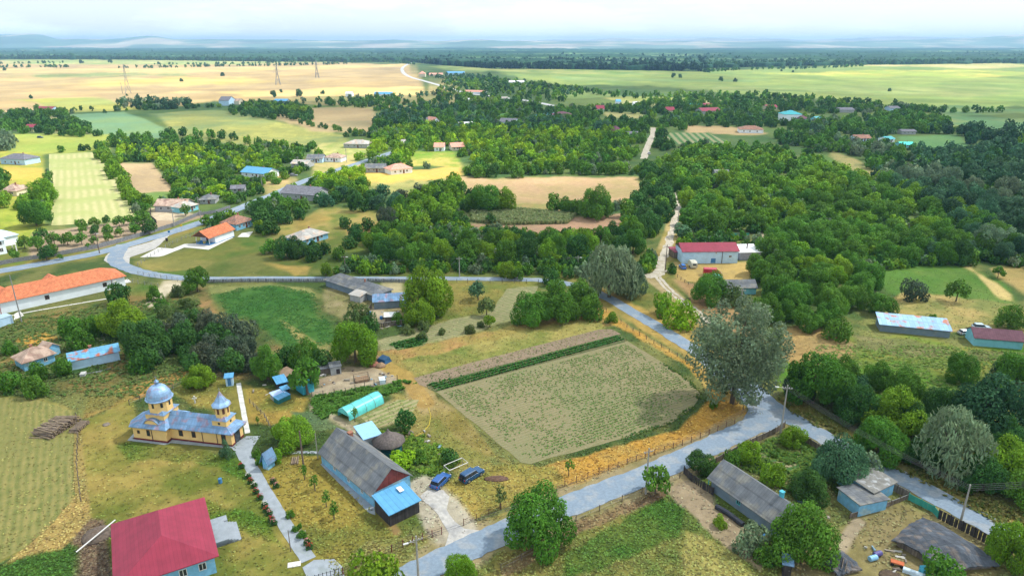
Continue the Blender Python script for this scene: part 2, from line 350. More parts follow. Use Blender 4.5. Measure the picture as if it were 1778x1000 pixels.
 ([(620, 652), (690, 645), (690, 662), (600, 682), (545, 690), (530, 680)], (.46, .39, .30), DUST, .8, .4, 0),
 ([(420, 665), (540, 690), (530, 720), (470, 740), (425, 735)], (.40, .29, .09), (.18, .22, .06), 1.5, .5, .4),
 ([(540, 690), (700, 662), (720, 668), (600, 715), (560, 730)], (.08, .17, .035), (.14, .2, .06), 1, .5, .8),
 ([(535, 700), (575, 720), (620, 735), (600, 742), (540, 730)], (.42, .37, .26), (.2, .24, .09), .8, .4, .2),
 ([(505, 715), (560, 712), (590, 745), (530, 752)], (.13, .20, .10), (.2, .24, .12), 1, .4, .5),
 ([(620, 722), (690, 690), (735, 690), (720, 725), (640, 748)], (.30, .27, .14), (.18, .22, .07), 1, .5, .3),
 ([(680, 680), (760, 690), (860, 800), (940, 860), (860, 870), (790, 820), (700, 760), (690, 720)], (.33, .28, .11), (.22, .22, .07), 1.5, .5, .3),
 ([(700, 655), (745, 668), (850, 770), (900, 810), (860, 805), (770, 740), (700, 690)], (.44, .34, .18), DRY, 1.5, .5, .2),
 ([(655, 750), (740, 760), (800, 800), (760, 830), (720, 820), (690, 790)], (.09, .17, .035), (.24, .24, .09), 1.2, .4, .9),
 ([(560, 780), (600, 770), (700, 860), (740, 900), (700, 935), (600, 830)], (.13, .18, .05), (.2, .2, .06), 1, .4, .4),
 # gold verge round the big field
 ([(1040, 520), (1075, 555), (1230, 650), (1285, 690), (1300, 720), (1230, 760), (1000, 860), (960, 858), (800, 905), (800, 880), (900, 840), (925, 815), (1180, 745), (1235, 690), (1200, 640), (1080, 570), (1035, 550)], GOLD, (.42, .31, .12), 1, .4, .5),
 ([(745, 850), (860, 800), (960, 812), (990, 850), (800, 908)], (.40, .30, .10), (.24, .24, .07), 1.5, .5, .4),
 ([(960, 858), (1110, 800), (1290, 728), (1275, 745), (1120, 812), (980, 868), (800, 925), (800, 915)], (.17, .2, .05), (.36, .28, .1), .6, .5, .6),
 # churchyard
 ([(150, 690), (330, 640), (345, 650), (225, 700), (140, 730)], (.44, .27, .10), (.22, .2, .07), 1, .4, .5),
 ([(135, 735), (230, 690), (240, 720), (225, 770), (420, 800), (545, 985), (520, 1200), (100, 1300), (130, 900)], (.155, .185, .045), (.36, .285, .10), 1.2, .5, .08),
 ([(180, 770), (260, 765), (400, 790), (430, 830), (330, 800), (230, 800)], (.09, .17, .03), (.24, .23, .07), 1.5, .4, .4),
 ([(350, 870), (470, 900), (500, 960), (430, 920), (360, 900)], (.10, .18, .03), (.28, .25, .07), 1.5, .4, .4),
 ([(330, 655), (420, 660), (430, 740), (330, 700), (300, 680)], (.34, .28, .09), (.17, .2, .06), 1.5, .5, .4),
 ([(480, 790), (560, 790), (700, 940), (590, 990), (540, 980), (430, 800)], (.31, .25, .07), (.15, .18, .05), 1, .45, .35),
 ([(130, 905), (185, 900), (210, 1100), (120, 1100)], (.20, .14, .10), (.28, .2, .12), 1.2, .5, .6),
 ([(640, 940), (760, 925), (770, 960), (700, 990), (560, 1010)], (.14, .19, .05), (.3, .26, .1), 1, .5, .6),
 # mown field with its gold edge
 ([(-400, 690), (0, 686), (60, 690), (130, 712), (135, 860), (90, 920), (40, 960), (-50, 1000), (-400, 1100)], (.20, .205, .06), (.31, .27, .10), 1, .45, .1),
 ([(128, 720), (142, 720), (155, 900), (60, 1010), (0, 1030), (-60, 1040), (60, 930), (125, 870)], (.44, .32, .13), (.3, .25, .1), .8, .4, .4),
 ([(-100, 1020), (50, 960), (130, 950), (140, 1200), (-200, 1200)], (.07, .15, .03), (.12, .18, .04), 1.5, .4, .8),
 # south east: meadow, yards, garden
 ([(700, 1020), (870, 950), (1000, 905), (1180, 838), (1230, 830), (1500, 1000), (1700, 1400), (600, 1400)], (.13, .18, .05), (.30, .25, .09), 1.5, .45, .5),
 ([(980, 960), (1150, 865), (1190, 880), (1180, 930), (1050, 985), (980, 1010)], (.07, .15, .03), (.15, .2, .05), 1.5, .4, .6),
 ([(860, 990), (1000, 900), (1150, 845), (1160, 860), (1010, 925), (870, 1010)], (.20, .14, .09), (.3, .22, .12), 1, .5, .5),
 ([(1150, 850), (1190, 828), (1235, 850), (1240, 880), (1330, 930), (1320, 990), (1270, 960), (1210, 900)], (.36, .29, .21), (.27, .23, .13), 1.2, .45, .1),
 ([(1190, 920), (1280, 960), (1310, 1000), (1380, 1100), (1200, 1100), (1180, 960)], (.36, .32, .12), (.2, .22, .07), 1.5, .5, .4),
 ([(1440, 930), (1500, 890), (1580, 870), (1700, 920), (1760, 980), (1700, 1080), (1330, 1060), (1380, 960)], (.33, .27, .16), (.24, .21, .10), 1.5, .5, .2),
 ([(1240, 800), (1340, 760), (1400, 760), (1540, 830), (1470, 850), (1440, 880), (1380, 880), (1300, 840)], (.11, .17, .04), (.30, .27, .13), 1.2, .4, .5),
 # verge along the south-eastern road and meadows beyond
 ([(1345, 690), (1380, 690), (1560, 800), (1778, 890), (1900, 940), (1900, 990), (1740, 925), (1500, 800)], (.12, .16, .045), (.34, .27, .10), .8, .5, .6),
 ([(1360, 600), (1420, 580), (1600, 590), (1800, 600), (1900, 640), (1900, 760), (1640, 760), (1450, 690), (1340, 680)], (.10, .22, .035), (.24, .25, .07), 2, .3, .35),
 ([(1360, 570), (1400, 565), (1500, 600), (1480, 630), (1400, 640), (1350, 620)], (.40, .28, .13), (.28, .23, .12), 1.5, .4, .4),
 ([(1480, 580), (1620, 600), (1778, 612), (1900, 625), (1778, 635), (1600, 618), (1480, 605)], (.30, .25, .14), (.16, .18, .07), 1.5, .5, .8),
 ([(1515, 470), (1600, 462), (1700, 460), (1760, 500), (1770, 530), (1600, 520), (1540, 510)], (.09, .18, .04), (.14, .21, .06), 1.5, .4, .4),
 ([(1530, 530), (1570, 512), (1700, 515), (1790, 540), (1790, 590), (1650, 580), (1540, 560)], (.40, .31, .14), (.2, .22, .08), 1.5, .5, .4),
 ([(1668, 462), (1690, 460), (1760, 512), (1762, 525), (1735, 520)], (.50, .40, .19), (.36, .32, .13), .8, .4, .2),
 ([(1700, 462), (1790, 462), (1800, 530), (1765, 505)], (.38, .29, .13), (.18, .2, .07), 1.5, .5, .4),
 ([(1170, 455), (1340, 455), (1340, 480), (1240, 490), (1175, 490)], (.42, .31, .13), (.33, .28, .14), 1, .4, .2),
 ([(1170, 485), (1240, 500), (1300, 560), (1340, 600), (1230, 560)], (.36, .24, .13), (.4, .3, .14), 1.2, .4, .4),
 ([(1150, 520), (1230, 560), (1200, 600), (1110, 550)], (.33, .25, .10), (.14, .18, .05), 1.2, .5, .5),
]
# (pixel polyline, width m, colour a, colour b)  worn paths, ruts and verges
TRAILS = [
 ([(0, 471), (90, 455), (180, 440), (260, 418), (340, 393)], 10, (.20, .24, .07), DRY),
 ([(1130, 482), (1160, 505), (1195, 535), (1230, 562)], 5, (.38, .31, .18), DRY),
 ([(1150, 450), (1168, 405), (1175, 365)], 6.5, (.40, .32, .16), DRY),
 ([(1030, 505), (1110, 550), (1210, 610), (1290, 685)], 9, (.42, .30, .11), DRY),
 ([(1310, 740), (1200, 795), (1000, 872), (880, 920), (760, 975)], 8.5, (.35, .29, .18), (.24, .22, .1)),
 ([(1330, 705), (1450, 772), (1600, 850), (1740, 926), (1900, 1000)], 8, (.27, .25, .12), DRY),
 ([(735, 850), (760, 880), (790, 925)], 7, (.46, .42, .35), DUST),
 ([(575, 800), (640, 860), (690, 925)], 1.2, (.33, .2, .12), DRY),
 ([(545, 690), (562, 712), (600, 738), (640, 760)], 1.4, (.45, .40, .30), DUST),
 ([(650, 625), (700, 650), (740, 700)], 4, (.42, .29, .12), STRAW),
 ([(1455, 960), (1475, 925), (1490, 905)], 1.6, (.45, .38, .22), DUST),
]
def sdist(WX, WY, poly):
    """signed distance to a world polygon, negative inside"""
    d = np.full(WX.shape, 1e18); ins = np.zeros(WX.shape, bool); n = len(poly)
    for i in range(n):
        ax, ay = poly[i]; bx, by = poly[(i + 1) % n]
        ex, ey = bx - ax, by - ay; L2 = ex * ex + ey * ey + 1e-12
        t = np.clip(((WX - ax) * ex + (WY - ay) * ey) / L2, 0, 1)
        d = np.minimum(d, (WX - ax - t * ex) ** 2 + (WY - ay - t * ey) ** 2)
        c = ((ay > WY) != (by > WY))
        with np.errstate(divide='ignore', invalid='ignore'):
            xi = ax + (WY - ay) * ex / (ey if abs(ey) > 1e-12 else 1e-12)
        ins ^= c & (WX < xi)
    d = np.sqrt(d); return np.where(ins, -d, d)
def pdist(WX, WY, pts):
    d = np.full(WX.shape, 1e18)
    for i in range(len(pts) - 1):
        ax, ay = pts[i]; bx, by = pts[i + 1]; ex, ey = bx - ax, by - ay
        t = np.clip(((WX - ax) * ex + (WY - ay) * ey) / (ex * ex + ey * ey + 1e-12), 0, 1)
        d = np.minimum(d, (WX - ax - t * ex) ** 2 + (WY - ay - t * ey) ** 2)
    return np.sqrt(d)
def cover(WX, WY):
    """land cover colour and tuft density at world points"""
    D = np.hypot(WX, WY); k = np.clip(D / 130, .5, 40)
    n1 = fbm(WX / 7, WY / 7, 3, 5); n2 = fbm(WX / 2.2, WY / 2.2, 11, 4); nf = fbm(WX / 90, WY / 300, 21, 5)
    far = np.clip((D - 350) / 500, 0, 1)
    nm = (n1 * .8 + n2 * .2) * (1 - far) + nf * far
    n3 = fbm(WX / 28, WY / 28, 31, 4)
    nm = nm * .6 + n3 * .4
    wob = (fbm(WX / (5 * k), WY / (5 * k), 41, 4) - .5) * 2
    col = np.zeros(WX.shape + (3,)); col[:] = WEED
    s = np.clip((nm - .42) / .14, 0, 1)[..., None]
    col = col * (1 - s) + np.array((.20, .21, .08)) * s
    dens = np.full(WX.shape, .5)
    for P, ca, cb, soft, sh, dn in AREAS:
        W_ = Gn(P); pad = soft * 30 + 20
        m = (WX > W_[:, 0].min() - pad) & (WX < W_[:, 0].max() + pad) & (WY > W_[:, 1].min() - pad) & (WY < W_[:, 1].max() + pad)
        if not m.any(): continue
        x, y = WX[m], WY[m]; sf = soft * k[m]
        if W_[:, 1].max() > 400: sf = soft * np.clip(k[m] * .5, 1, 12)
        d = sdist(x, y, W_) + wob[m] * sf * 1.6
        a = np.clip(.5 - d / sf, 0, 1); a = a * a * (3 - 2 * a)
        q = np.clip((nm[m] - (.5 + (.5 - sh) * .25) + .12) / .24, 0, 1)[:, None]
        c = np.array(ca) * (1 - q) + np.array(cb) * q
        col[m] = col[m] * (1 - a[:, None]) + c * a[:, None]; dens[m] = dens[m] * (1 - a) + dn * a
    for P, wd, ca, cb in TRAILS:
        W_ = Gn(P); pad = wd + 6
        m = (WX > W_[:, 0].min() - pad) & (WX < W_[:, 0].max() + pad) & (WY > W_[:, 1].min() - pad) & (WY < W_[:, 1].max() + pad)
        if not m.any(): continue
        d = pdist(WX[m], WY[m], W_) + wob[m] * wd * .22
        a = np.clip((wd / 2 - d) / max(.5, wd * .15) + .5, 0, 1)
        q = np.clip((nm[m] - .45) / .12, 0, 1)[:, None]; c = np.array(ca) * (1 - q) + np.array(cb) * q
        col[m] = col[m] * (1 - a[:, None]) + c * a[:, None]; dens[m] *= (1 - a * .8)
    return col, dens
# one ground sheet: a fan of quads, finest near the village, reaching the horizon
xs = np.concatenate([np.linspace(-2600, -200, 41)[:-1], np.arange(-200, 1980, 2.6), np.linspace(1980, 4400, 41)])
ys = np.concatenate([np.array([77.0, 77.6, 78.2]), np.arange(79, 220, 1.0), np.arange(220, 1040, 2.0), np.linspace(1040, 2600, 60)])
PX, PY = np.meshgrid(xs, ys); u = (PX - 889) / FPX; v = (500 - PY) / FPX; t = -CAMH / (-SP + v * CP)
WX, WY = u * t, (CP + v * SP) * t
gc, gd = cover(WX, WY)
wide = fbm(WX / 60, WY / 60, 77, 4); fine = fbm(WX / .9, WY / .9, 78, 3); nearw = np.clip(1 - (np.hypot(WX, WY) - 150) / 150, 0, 1)
gc = gc * (1 + (wide - .5) * .6)[..., None] * (1 + (fine - .5) * .5 * nearw)[..., None]
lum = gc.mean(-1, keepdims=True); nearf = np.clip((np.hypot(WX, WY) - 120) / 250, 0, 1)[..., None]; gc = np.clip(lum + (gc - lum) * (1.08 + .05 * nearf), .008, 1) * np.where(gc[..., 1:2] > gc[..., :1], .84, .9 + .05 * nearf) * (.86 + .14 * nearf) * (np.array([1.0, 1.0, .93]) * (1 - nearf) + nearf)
ny, nx = WX.shape
V = np.stack([WX.ravel(), WY.ravel(), np.zeros(nx * ny)], 1)
I = np.arange(nx * ny).reshape(ny, nx)
Fc = np.stack([I[1:, :-1].ravel(), I[1:, 1:].ravel(), I[:-1, 1:].ravel(), I[:-1, :-1].ravel()], 1)
gm = attrmat('ground_cover', 'cover', var=.13, scales=(.35, 3.2), bump=.25)
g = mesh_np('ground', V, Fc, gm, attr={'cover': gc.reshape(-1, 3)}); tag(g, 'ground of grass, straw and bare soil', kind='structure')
m_ = MB(); m_.box(-60000, -9000, -3, 60000, 60000, -.6)
tag(m_.build('terrain', mat('terrain', (.10, .15, .05), var=.3, scale=.01)), kind='structure')

# ------------------------------------------------------------------ sheets lying on the ground
def sheet(name, P, m, z=.03, kind='structure', label=None, jit=.25, seg=2.0, world=False, attr=None):
    W_ = [Vector((p[0], p[1])) for p in (P if world else Gn(P))]; pts = []
    for i in range(len(W_)):
        a, b = W_[i], W_[(i + 1) % len(W_)]; n = max(1, int((b - a).length / seg))
        for j in range(n): pts.append(a.lerp(b, j / n))
    x = np.array([p.x for p in pts]); y = np.array([p.y for p in pts])
    x2 = x + (fbm(x / 3, y / 3, 5, 3) - .5) * 2 * jit; y2 = y + (fbm(x / 3, y / 3, 9, 3) - .5) * 2 * jit
    bm = bmesh.new(); f = bm.faces.new([bm.verts.new((a, b, z)) for a, b in zip(x2, y2)])
    bmesh.ops.triangulate(bm, faces=[f], ngon_method='EAR_CLIP'); bmesh.ops.recalc_face_normals(bm, faces=bm.faces)
    for q in bm.faces:
        if q.normal.z < 0: q.normal_flip()
    me = bpy.data.meshes.new(name); bm.to_mesh(me); bm.free(); me.materials.append(m)
    return tag(link(bpy.data.objects.new(name, me)), label, kind=kind)
def smooth(P, n=8):
    P = [Vector(p) for p in P]; o = []
    for i in range(len(P) - 1):
        a, b, c, d = P[max(i - 1, 0)], P[i], P[i + 1], P[min(i + 2, len(P) - 1)]
        for j in range(n):
            t = j / n; o.append(.5 * ((2 * b) + (c - a) * t + (2 * a - 5 * b + 4 * c - d) * t * t + (3 * b - a - 3 * c + d) * t ** 3))
    return o + [P[-1]]
def road(name, P, wd, m, z=.06, jit=.22, kind='structure', label=None):
    C = smooth([G(x, y).xy for x, y in P], 14); vs = []; fs = []
    for i, p in enumerate(C):
        d = (C[min(i + 1, len(C) - 1)] - C[max(i - 1, 0)]).normalized(); n = Vector((-d.y, d.x))
        ww = wd if isinstance(wd, (int, float)) else wd[0] + (wd[1] - wd[0]) * i / (len(C) - 1)
        j1, j2 = [(float(vnoise(np.array([i * .6 + 7]), np.array([s_ * 9.]), 4)[0]) - .5) * 2 * jit for s_ in (1, 2)]
        for s_ in (-(.5 + j1 / ww), -.25, 0, .25, (.5 + j2 / ww)): q = p + n * ww * s_; vs.append((q.x, q.y, z))
    for i in range(len(C) - 1):
        for k in range(4): fs.append((i * 5 + k, i * 5 + 5 + k, i * 5 + 6 + k, i * 5 + k + 1))
    me = bpy.data.meshes.new(name); me.from_pydata(vs, [], fs); me.materials.append(m)
    for p_ in me.polygons:
        if p_.normal.z < 0: p_.flip()
    return tag(link(bpy.data.objects.new(name, me)), label, kind=kind)
asph = mat('worn_asphalt', (.20, .265, .345), var=.13, scale=2.2, col2=(.265, .305, .35), thr=.54, pscale=.35, bump=.2)
dirt = mat('gravel_track', (.44, .40, .33), var=.2, scale=.8, col2=(.33, .29, .2), thr=.56, pscale=.5)
conc = mat('concrete', (.29, .33, .375), var=.12, scale=.9, col2=(.25, .29, .31), thr=.58, pscale=.5)
pavewhite = mat('pale_concrete', (.62, .61, .58), var=.1, scale=.7)
road('road', [(-150, 495), (0, 471), (90, 455), (180, 437), (262, 414), (340, 390), (400, 368), (440, 352), (480, 336), (520, 318), (560, 304), (600, 291), (635, 280), (690, 262)], 6.2, asph, z=.070)
road('road', [(215, 424), (200, 452), (235, 470), (280, 479), (340, 484), (480, 484), (640, 484), (800, 484), (935, 486)], (5.2, 3.2), asph, z=.062)
road('road', [(930, 486), (985, 493), (1040, 510), (1110, 549), (1165, 582), (1215, 614), (1262, 655), (1300, 690), (1328, 715)], (3.6, 5.0), asph, z=.066)
road('road', [(1290, 660), (1335, 702), (1400, 742), (1470, 781), (1600, 848), (1740, 924), (1850, 985), (1990, 1060)], 4.8, asph, z=.074)
road('road', [(1352, 706), (1318, 733), (1260, 762), (1200, 790), (1090, 838), (1000, 872), (890, 918), (800, 958), (700, 1008), (600, 1070)], 5.0, asph, z=.078)
sheet('road', [(1262, 655), (1300, 672), (1345, 700), (1372, 722), (1350, 748), (1310, 752), (1262, 766), (1255, 756), (1285, 735), (1300, 712), (1290, 690)], asph, z=.058, jit=.2)
sheet('road', [(188, 440), (262, 420), (300, 404), (270, 432), (226, 447), (224, 462), (248, 470), (240, 478), (205, 466), (180, 452)], mat('gravel_fan', (.42, .41, .39), var=.15, scale=.6), z=.054, jit=.3)
road('road', [(716, 108), (700, 117), (700, 126), (712, 134), (740, 142), (768, 150), (810, 162), (860, 168), (920, 176), (975, 187)], 9, mat('far_road', (.45, .46, .47), var=.1), z=.09)
road('track', [(1146, 470), (1150, 452), (1160, 425), (1170, 392), (1176, 365), (1180, 340), (1160, 310), (1140, 290)], 3.0, dirt, z=.05, jit=.5)
road('track', [(1118, 276), (1122, 262), (1128, 246), (1134, 232), (1134, 222)], 4.5, dirt, z=.05, jit=.4)
road('track', [(1120, 480), (1138, 478), (1150, 468)], 4, dirt, z=.055, jit=.4)
for off in (-1, 1):
    road('track', [(1140 + off * 3, 478), (1158 + off * 4, 500), (1190 + off * 4, 527), (1222 + off * 4, 550), (1250 + off * 4, 582)], .95, dirt, z=.052 + off * .002, jit=.25)
sheet('driveway', [(728, 862), (742, 850), (768, 850), (780, 862), (775, 885), (788, 905), (805, 918), (860, 925), (790, 955), (770, 950), (778, 925), (765, 900), (745, 878)], mat('pale_gravel', (.43, .42, .40), var=.22, scale=1.6, col2=(.33, .33, .33), thr=.55, pscale=.4), z=.05, jit=.35, seg=1)
road('path', [(425, 770), (424, 786), (436, 810), (462, 856), (495, 910), (536, 972)], 2.1, conc, z=.05, jit=.04)
sheet('path', [(400, 775), (428, 757), (452, 757), (440, 775), (432, 795), (416, 800), (409, 786)], conc, z=.045, jit=.05)
sheet('path', [(525, 985), (545, 972), (580, 970), (596, 985), (600, 1020), (540, 1020)], conc, z=.055, jit=.05)
road('path', [(414, 665), (421, 705), (430, 752)], .95, mat('white_paving', (.60, .60, .58), var=.12, panel=(0, .6, 0), pvar=.15, line=.3), z=.04, jit=.03)
road('path', [(494, 787), (525, 785), (556, 786)], .8, conc, z=.04, jit=.05)
sheet('path', [(243, 447), (275, 430), (300, 432), (320, 424), (355, 422), (398, 408), (405, 413), (362, 434), (335, 431), (320, 430), (285, 444), (275, 446)], pavewhite, z=.05, jit=.05)
sheet('path', [(420, 405), (440, 402), (432, 412), (412, 412)], pavewhite, z=.05, jit=.1)
sheet('path', [(556, 806), (570, 800), (650, 880), (652, 894), (640, 890)], conc, z=.04, jit=.05)
sheet('path', [(25, 545), (35, 540), (42, 548), (24, 556)], pavewhite, z=.04, jit=.05)
road('path', [(0, 552), (60, 540), (130, 528), (190, 518)], .7, pavewhite, z=.035, jit=.05)
# ploughed, sown and mown fields: sheets with their own rows
def fieldmat(name, ca, cb, ang, period, amt=.5, var=.2, cc=None):
    m = bpy.data.materials.new(name); m.use_nodes = True; N = m.node_tree.nodes; Lk = m.node_tree.links; b = N['Principled BSDF']; b.inputs['Roughness'].default_value = .95
    b.inputs['Specular IOR Level'].default_value = .05
    t = N.new('ShaderNodeTexCoord'); mp = N.new('ShaderNodeMapping'); mp.vector_type = 'POINT'; mp.inputs['Rotation'].default_value = (0, 0, -ang)
    Lk.new(t.outputs['Object'], mp.inputs['Vector'])
    nd = N.new('ShaderNodeTexNoise'); nd.inputs['Scale'].default_value = .12; nd.inputs['Detail'].default_value = 3; Lk.new(mp.outputs[0], nd.inputs['Vector'])
    sp = N.new('ShaderNodeSeparateXYZ'); Lk.new(mp.outputs[0], sp.inputs[0])
    a = N.new('ShaderNodeMath'); a.operation = 'MULTIPLY_ADD'; a.inputs[1].default_value = min(period, 1.2) * 1.1; Lk.new(nd.outputs['Fac'], a.inputs[0]); Lk.new(sp.outputs['Y'], a.inputs[2])
    s = N.new('ShaderNodeMath'); s.operation = 'MULTIPLY'; s.inputs[1].default_value = 2 * math.pi / period; Lk.new(a.outputs[0], s.inputs[0])
    si = N.new('ShaderNodeMath'); si.operation = 'SINE'; Lk.new(s.outputs[0], si.inputs[0])
    n2 = N.new('ShaderNodeTexNoise'); n2.inputs['Scale'].default_value = .5; n2.inputs['Detail'].default_value = 7; n2.inputs['Roughness'].default_value = .7; Lk.new(mp.outputs[0], n2.inputs['Vector'])
    c1 = N.new('ShaderNodeMath'); c1.operation = 'MULTIPLY_ADD'; c1.inputs[1].default_value = amt * .5; Lk.new(si.outputs[0], c1.inputs[0])
    r = N.new('ShaderNodeMapRange'); r.inputs['From Min'].default_value = .3; r.inputs['From Max'].default_value = .7; Lk.new(n2.outputs['Fac'], r.inputs['Value'])
    Lk.new(r.outputs['Result'], c1.inputs[2]); c1.use_clamp = True
    x = N.new('ShaderNodeMix'); x.data_type = 'RGBA'; x.inputs[6].default_value = (*ca, 1); x.inputs[7].default_value = (*cb, 1); Lk.new(c1.outputs[0], x.inputs[0])
    c = x.outputs[2]
    if cc:
        n3 = N.new('ShaderNodeTexNoise'); n3.inputs['Scale'].default_value = .045; n3.inputs['Detail'].default_value = 5; Lk.new(t.outputs['Object'], n3.inputs['Vector'])
        r3 = N.new('ShaderNodeMapRange'); r3.inputs['From Min'].default_value = .45; r3.inputs['From Max'].default_value = .6; Lk.new(n3.outputs['Fac'], r3.inputs['Value'])
        x = N.new('ShaderNodeMix'); x.data_type = 'RGBA'; x.inputs[7].default_value = (*cc, 1); Lk.new(r3.outputs['Result'], x.inputs[0]); Lk.new(c, x.inputs[6]); c = x.outputs[2]
    Lk.new(c, b.inputs['Base Color'])
    bp = N.new('ShaderNodeBump'); bp.inputs['Strength'].default_value = .3; bp.inputs['Distance'].default_value = .1; Lk.new(c1.outputs[0], bp.inputs['Height']); Lk.new(bp.outputs[0], b.inputs['Normal'])
    return m
def gang(a, b):
    p, q = G(*a), G(*b); return math.atan2(q.y - p.y, q.x - p.x)
RA = gang((757, 680), (1085, 590))                       # row direction of the big field
FIELD = [(757, 680), (1090, 592), (1150, 630), (1200, 665), (1215, 684), (1205, 706), (1165, 734), (1080, 762), (920, 805), (905, 803), (830, 740)]
sheet('field', FIELD, fieldmat('field_soil', (.255, .215, .13), (.185, .185, .09), RA, .8, .8, cc=(.205, .20, .105)), z=.03, jit=.3)
sheet('field', [(718, 656), (1040, 572), (1062, 572), (1078, 580), (742, 672), (728, 668)], fieldmat('planted_strip', (.27, .205, .145), (.20, .16, .11), RA, .7, .8), z=.034, jit=.2)
sheet('field', [(740, 668), (1072, 581), (1088, 590), (1085, 594), (757, 680), (745, 676)], fieldmat('crop_strip_soil', (.14, .13, .07), (.07, .1, .04), RA, 1.0, .6), z=.038, jit=.15)
sheet('field', [(85, 268), (178, 264), (190, 280), (206, 305), (222, 345), (236, 378), (160, 388), (90, 392), (86, 330)], fieldmat('pale_stubble', (.46, .43, .22), (.34, .36, .15), gang((110, 385), (112, 268)), 3.4, .8, cc=(.33, .37, .14)), z=.04, jit=.3)
sheet('field', [(-300, 700), (0, 690), (60, 692), (126, 714), (130, 860), (95, 905), (45, 950), (-60, 1000), (-300, 1050)], fieldmat('mown_field', (.14, .16, .05), (.265, .235, .085), gang((60, 900), (75, 715)), 1.15, .55, cc=(.19, .19, .065)), z=.03, jit=.3)
sheet('field', [(655, 594), (760, 562), (850, 545), (880, 502), (935, 497), (925, 520), (890, 552), (800, 580), (690, 603), (668, 610)], fieldmat('furrowed_plot', (.28, .25, .14), (.16, .19, .08), gang((660, 600), (800, 570)), 1.1, .9), z=.03, jit=.3)
sheet('field', [(675, 597), (735, 581), (745, 590), (735, 600), (690, 608)], fieldmat('vegetable_plot', (.05, .13, .03), (.16, .17, .08), gang((675, 600), (740, 585)), 1.2, 1.0), z=.036, jit=.1)
sheet('field', [(1245, 790), (1320, 770), (1345, 790), (1300, 806)], fieldmat('garden_bed', (.07, .15, .04), (.2, .19, .1), gang((1300, 800), (1340, 790)), .9, 1.0), z=.03, jit=.1)
sheet('field', [(1335, 800), (1400, 785), (1430, 800), (1360, 826)], fieldmat('garden_rows', (.30, .27, .16), (.06, .14, .04), gang((1345, 812), (1420, 790)), 1.5, 1.4), z=.032, jit=.1)
sheet('field', [(1163, 231), (1228, 231), (1268, 249), (1150, 251)], fieldmat('vineyard_soil', (.06, .15, .05), (.26, .26, .14), gang((1180, 231), (1200, 250)), 5.5, 1.3), z=.05, jit=.3)
sheet('field', [(625, 724), (690, 694), (728, 694), (712, 724), (650, 744)], fieldmat('kitchen_garden', (.33, .29, .16), (.17, .21, .07), gang((635, 735), (710, 705)), 1.3, .9), z=.03, jit=.1)
# ================================================================== buildings
def M_(name, *a, **k): return mat(name, *a, **k)
W_WHITE = M_('white_render', (.80, .87, .95), var=.07, scale=.5); W_BLUE = M_('blue_wash_wall', (.20, .47, .70), var=.16, scale=1.5, col2=(.34, .50, .58), thr=.6)
W_PALEBLUE = M_('pale_blue_wall', (.48, .68, .88), var=.1, scale=.8); W_CREAM = M_('cream_wall', (.66, .60, .46), var=.1); W_GREY = M_('grey_wall', (.36, .38, .40), var=.15)
W_YEL = M_('church_yellow_wall', (.80, .55, .225), var=.08, scale=.6); W_MAR = M_('maroon_plinth', (.16, .025, .03), var=.1); W_PLANK = M_('dark_board_wall', (.045, .042, .045), var=.25, panel=(.2, .2, 0), pvar=.3)
W_REDB = M_('red_board_gable', (.27, .07, .065), var=.2, panel=(.22, .22, 0), pvar=.2, line=.3); W_SLATE = M_('blue_grey_wall', (.17, .235, .30), var=.14, scale=.8, col2=(.22, .26, .28), thr=.6)
W_TURQ = M_('turquoise_wall', (.22, .55, .66), var=.12, scale=.8); W_WOOD = M_('weathered_wood', (.17, .14, .115), var=.3, panel=(.2, .2, 0), pvar=.3); W_BROWN = M_('dark_wood_gable', (.10, .045, .03), var=.2, panel=(.2, .2, 0))
R_ORANGE = M_('orange_tile_roof', (.58, .19, .09), var=.16, scale=.9, panel=(.4, .4, 0), pvar=.16, line=.22, bump=.3); R_CRIM = M_('crimson_sheet_roof', (.27, .028, .06), rough=.5, var=.13, scale=.7, panel=(.5, 0, 0), pvar=.07, line=.16, bump=.2)
R_ASB = M_('old_fibre_cement_roof', (.145, .16, .18), var=.22, scale=.8, col2=(.215, .215, .20), thr=.54, pscale=.35, panel=(.5, 1.6, 0), pvar=.08, line=.22, bump=.4)
R_ASBL = M_('pale_fibre_cement_roof', (.42, .41, .39), var=.16, scale=.8, col2=(.5, .38, .30), thr=.56, pscale=.4, panel=(1.0, 1.5, 0), pvar=.12, line=.12)
R_BLUE = M_('blue_sheet_roof', (.10, .33, .58), rough=.45, var=.08, panel=(.9, 0, 0), pvar=.08, line=.2); R_RUSTB = M_('rusty_blue_roof', (.14, .38, .60), rough=.55, var=.12, col2=(.42, .13, .07), thr=.54, pscale=.5, panel=(.8, 1.6, 0), pvar=.1, line=.12)
R_ZINC = M_('patched_zinc_roof', (.17, .30, .49), rough=.45, var=.2, scale=.9, col2=(.29, .235, .32), thr=.57, pscale=.6, panel=(.6, 1.1, 0), pvar=.16, line=.16, metal=.25)
R_DOME = M_('dome_zinc', (.27, .43, .66), rough=.42, var=.2, scale=1.2, col2=(.30, .27, .38), thr=.58, pscale=.7, panel=(0, 0, .6), pvar=.1, line=.14, metal=.25)
R_TILE = M_('brown_tile_roof', (.33, .175, .125), var=.22, scale=.8, col2=(.24, .15, .12), thr=.55, panel=(.4, .4, 0), pvar=.2, line=.12); R_PINK = M_('salmon_tile_roof', (.66, .33, .25), var=.12, panel=(.5, .5, 0))
R_PURP = M_('purple_tile_roof', (.15, .07, .095), var=.15, panel=(.5, .5, 0), pvar=.12, line=.25); R_DARK = M_('dark_slate_roof', (.15, .155, .185), var=.2, panel=(.8, .8, 0)); R_TAN = M_('worn_tan_roof', (.46, .34, .27), var=.2, col2=(.30, .20, .16), thr=.53, panel=(.9, 1, 0), line=.12)
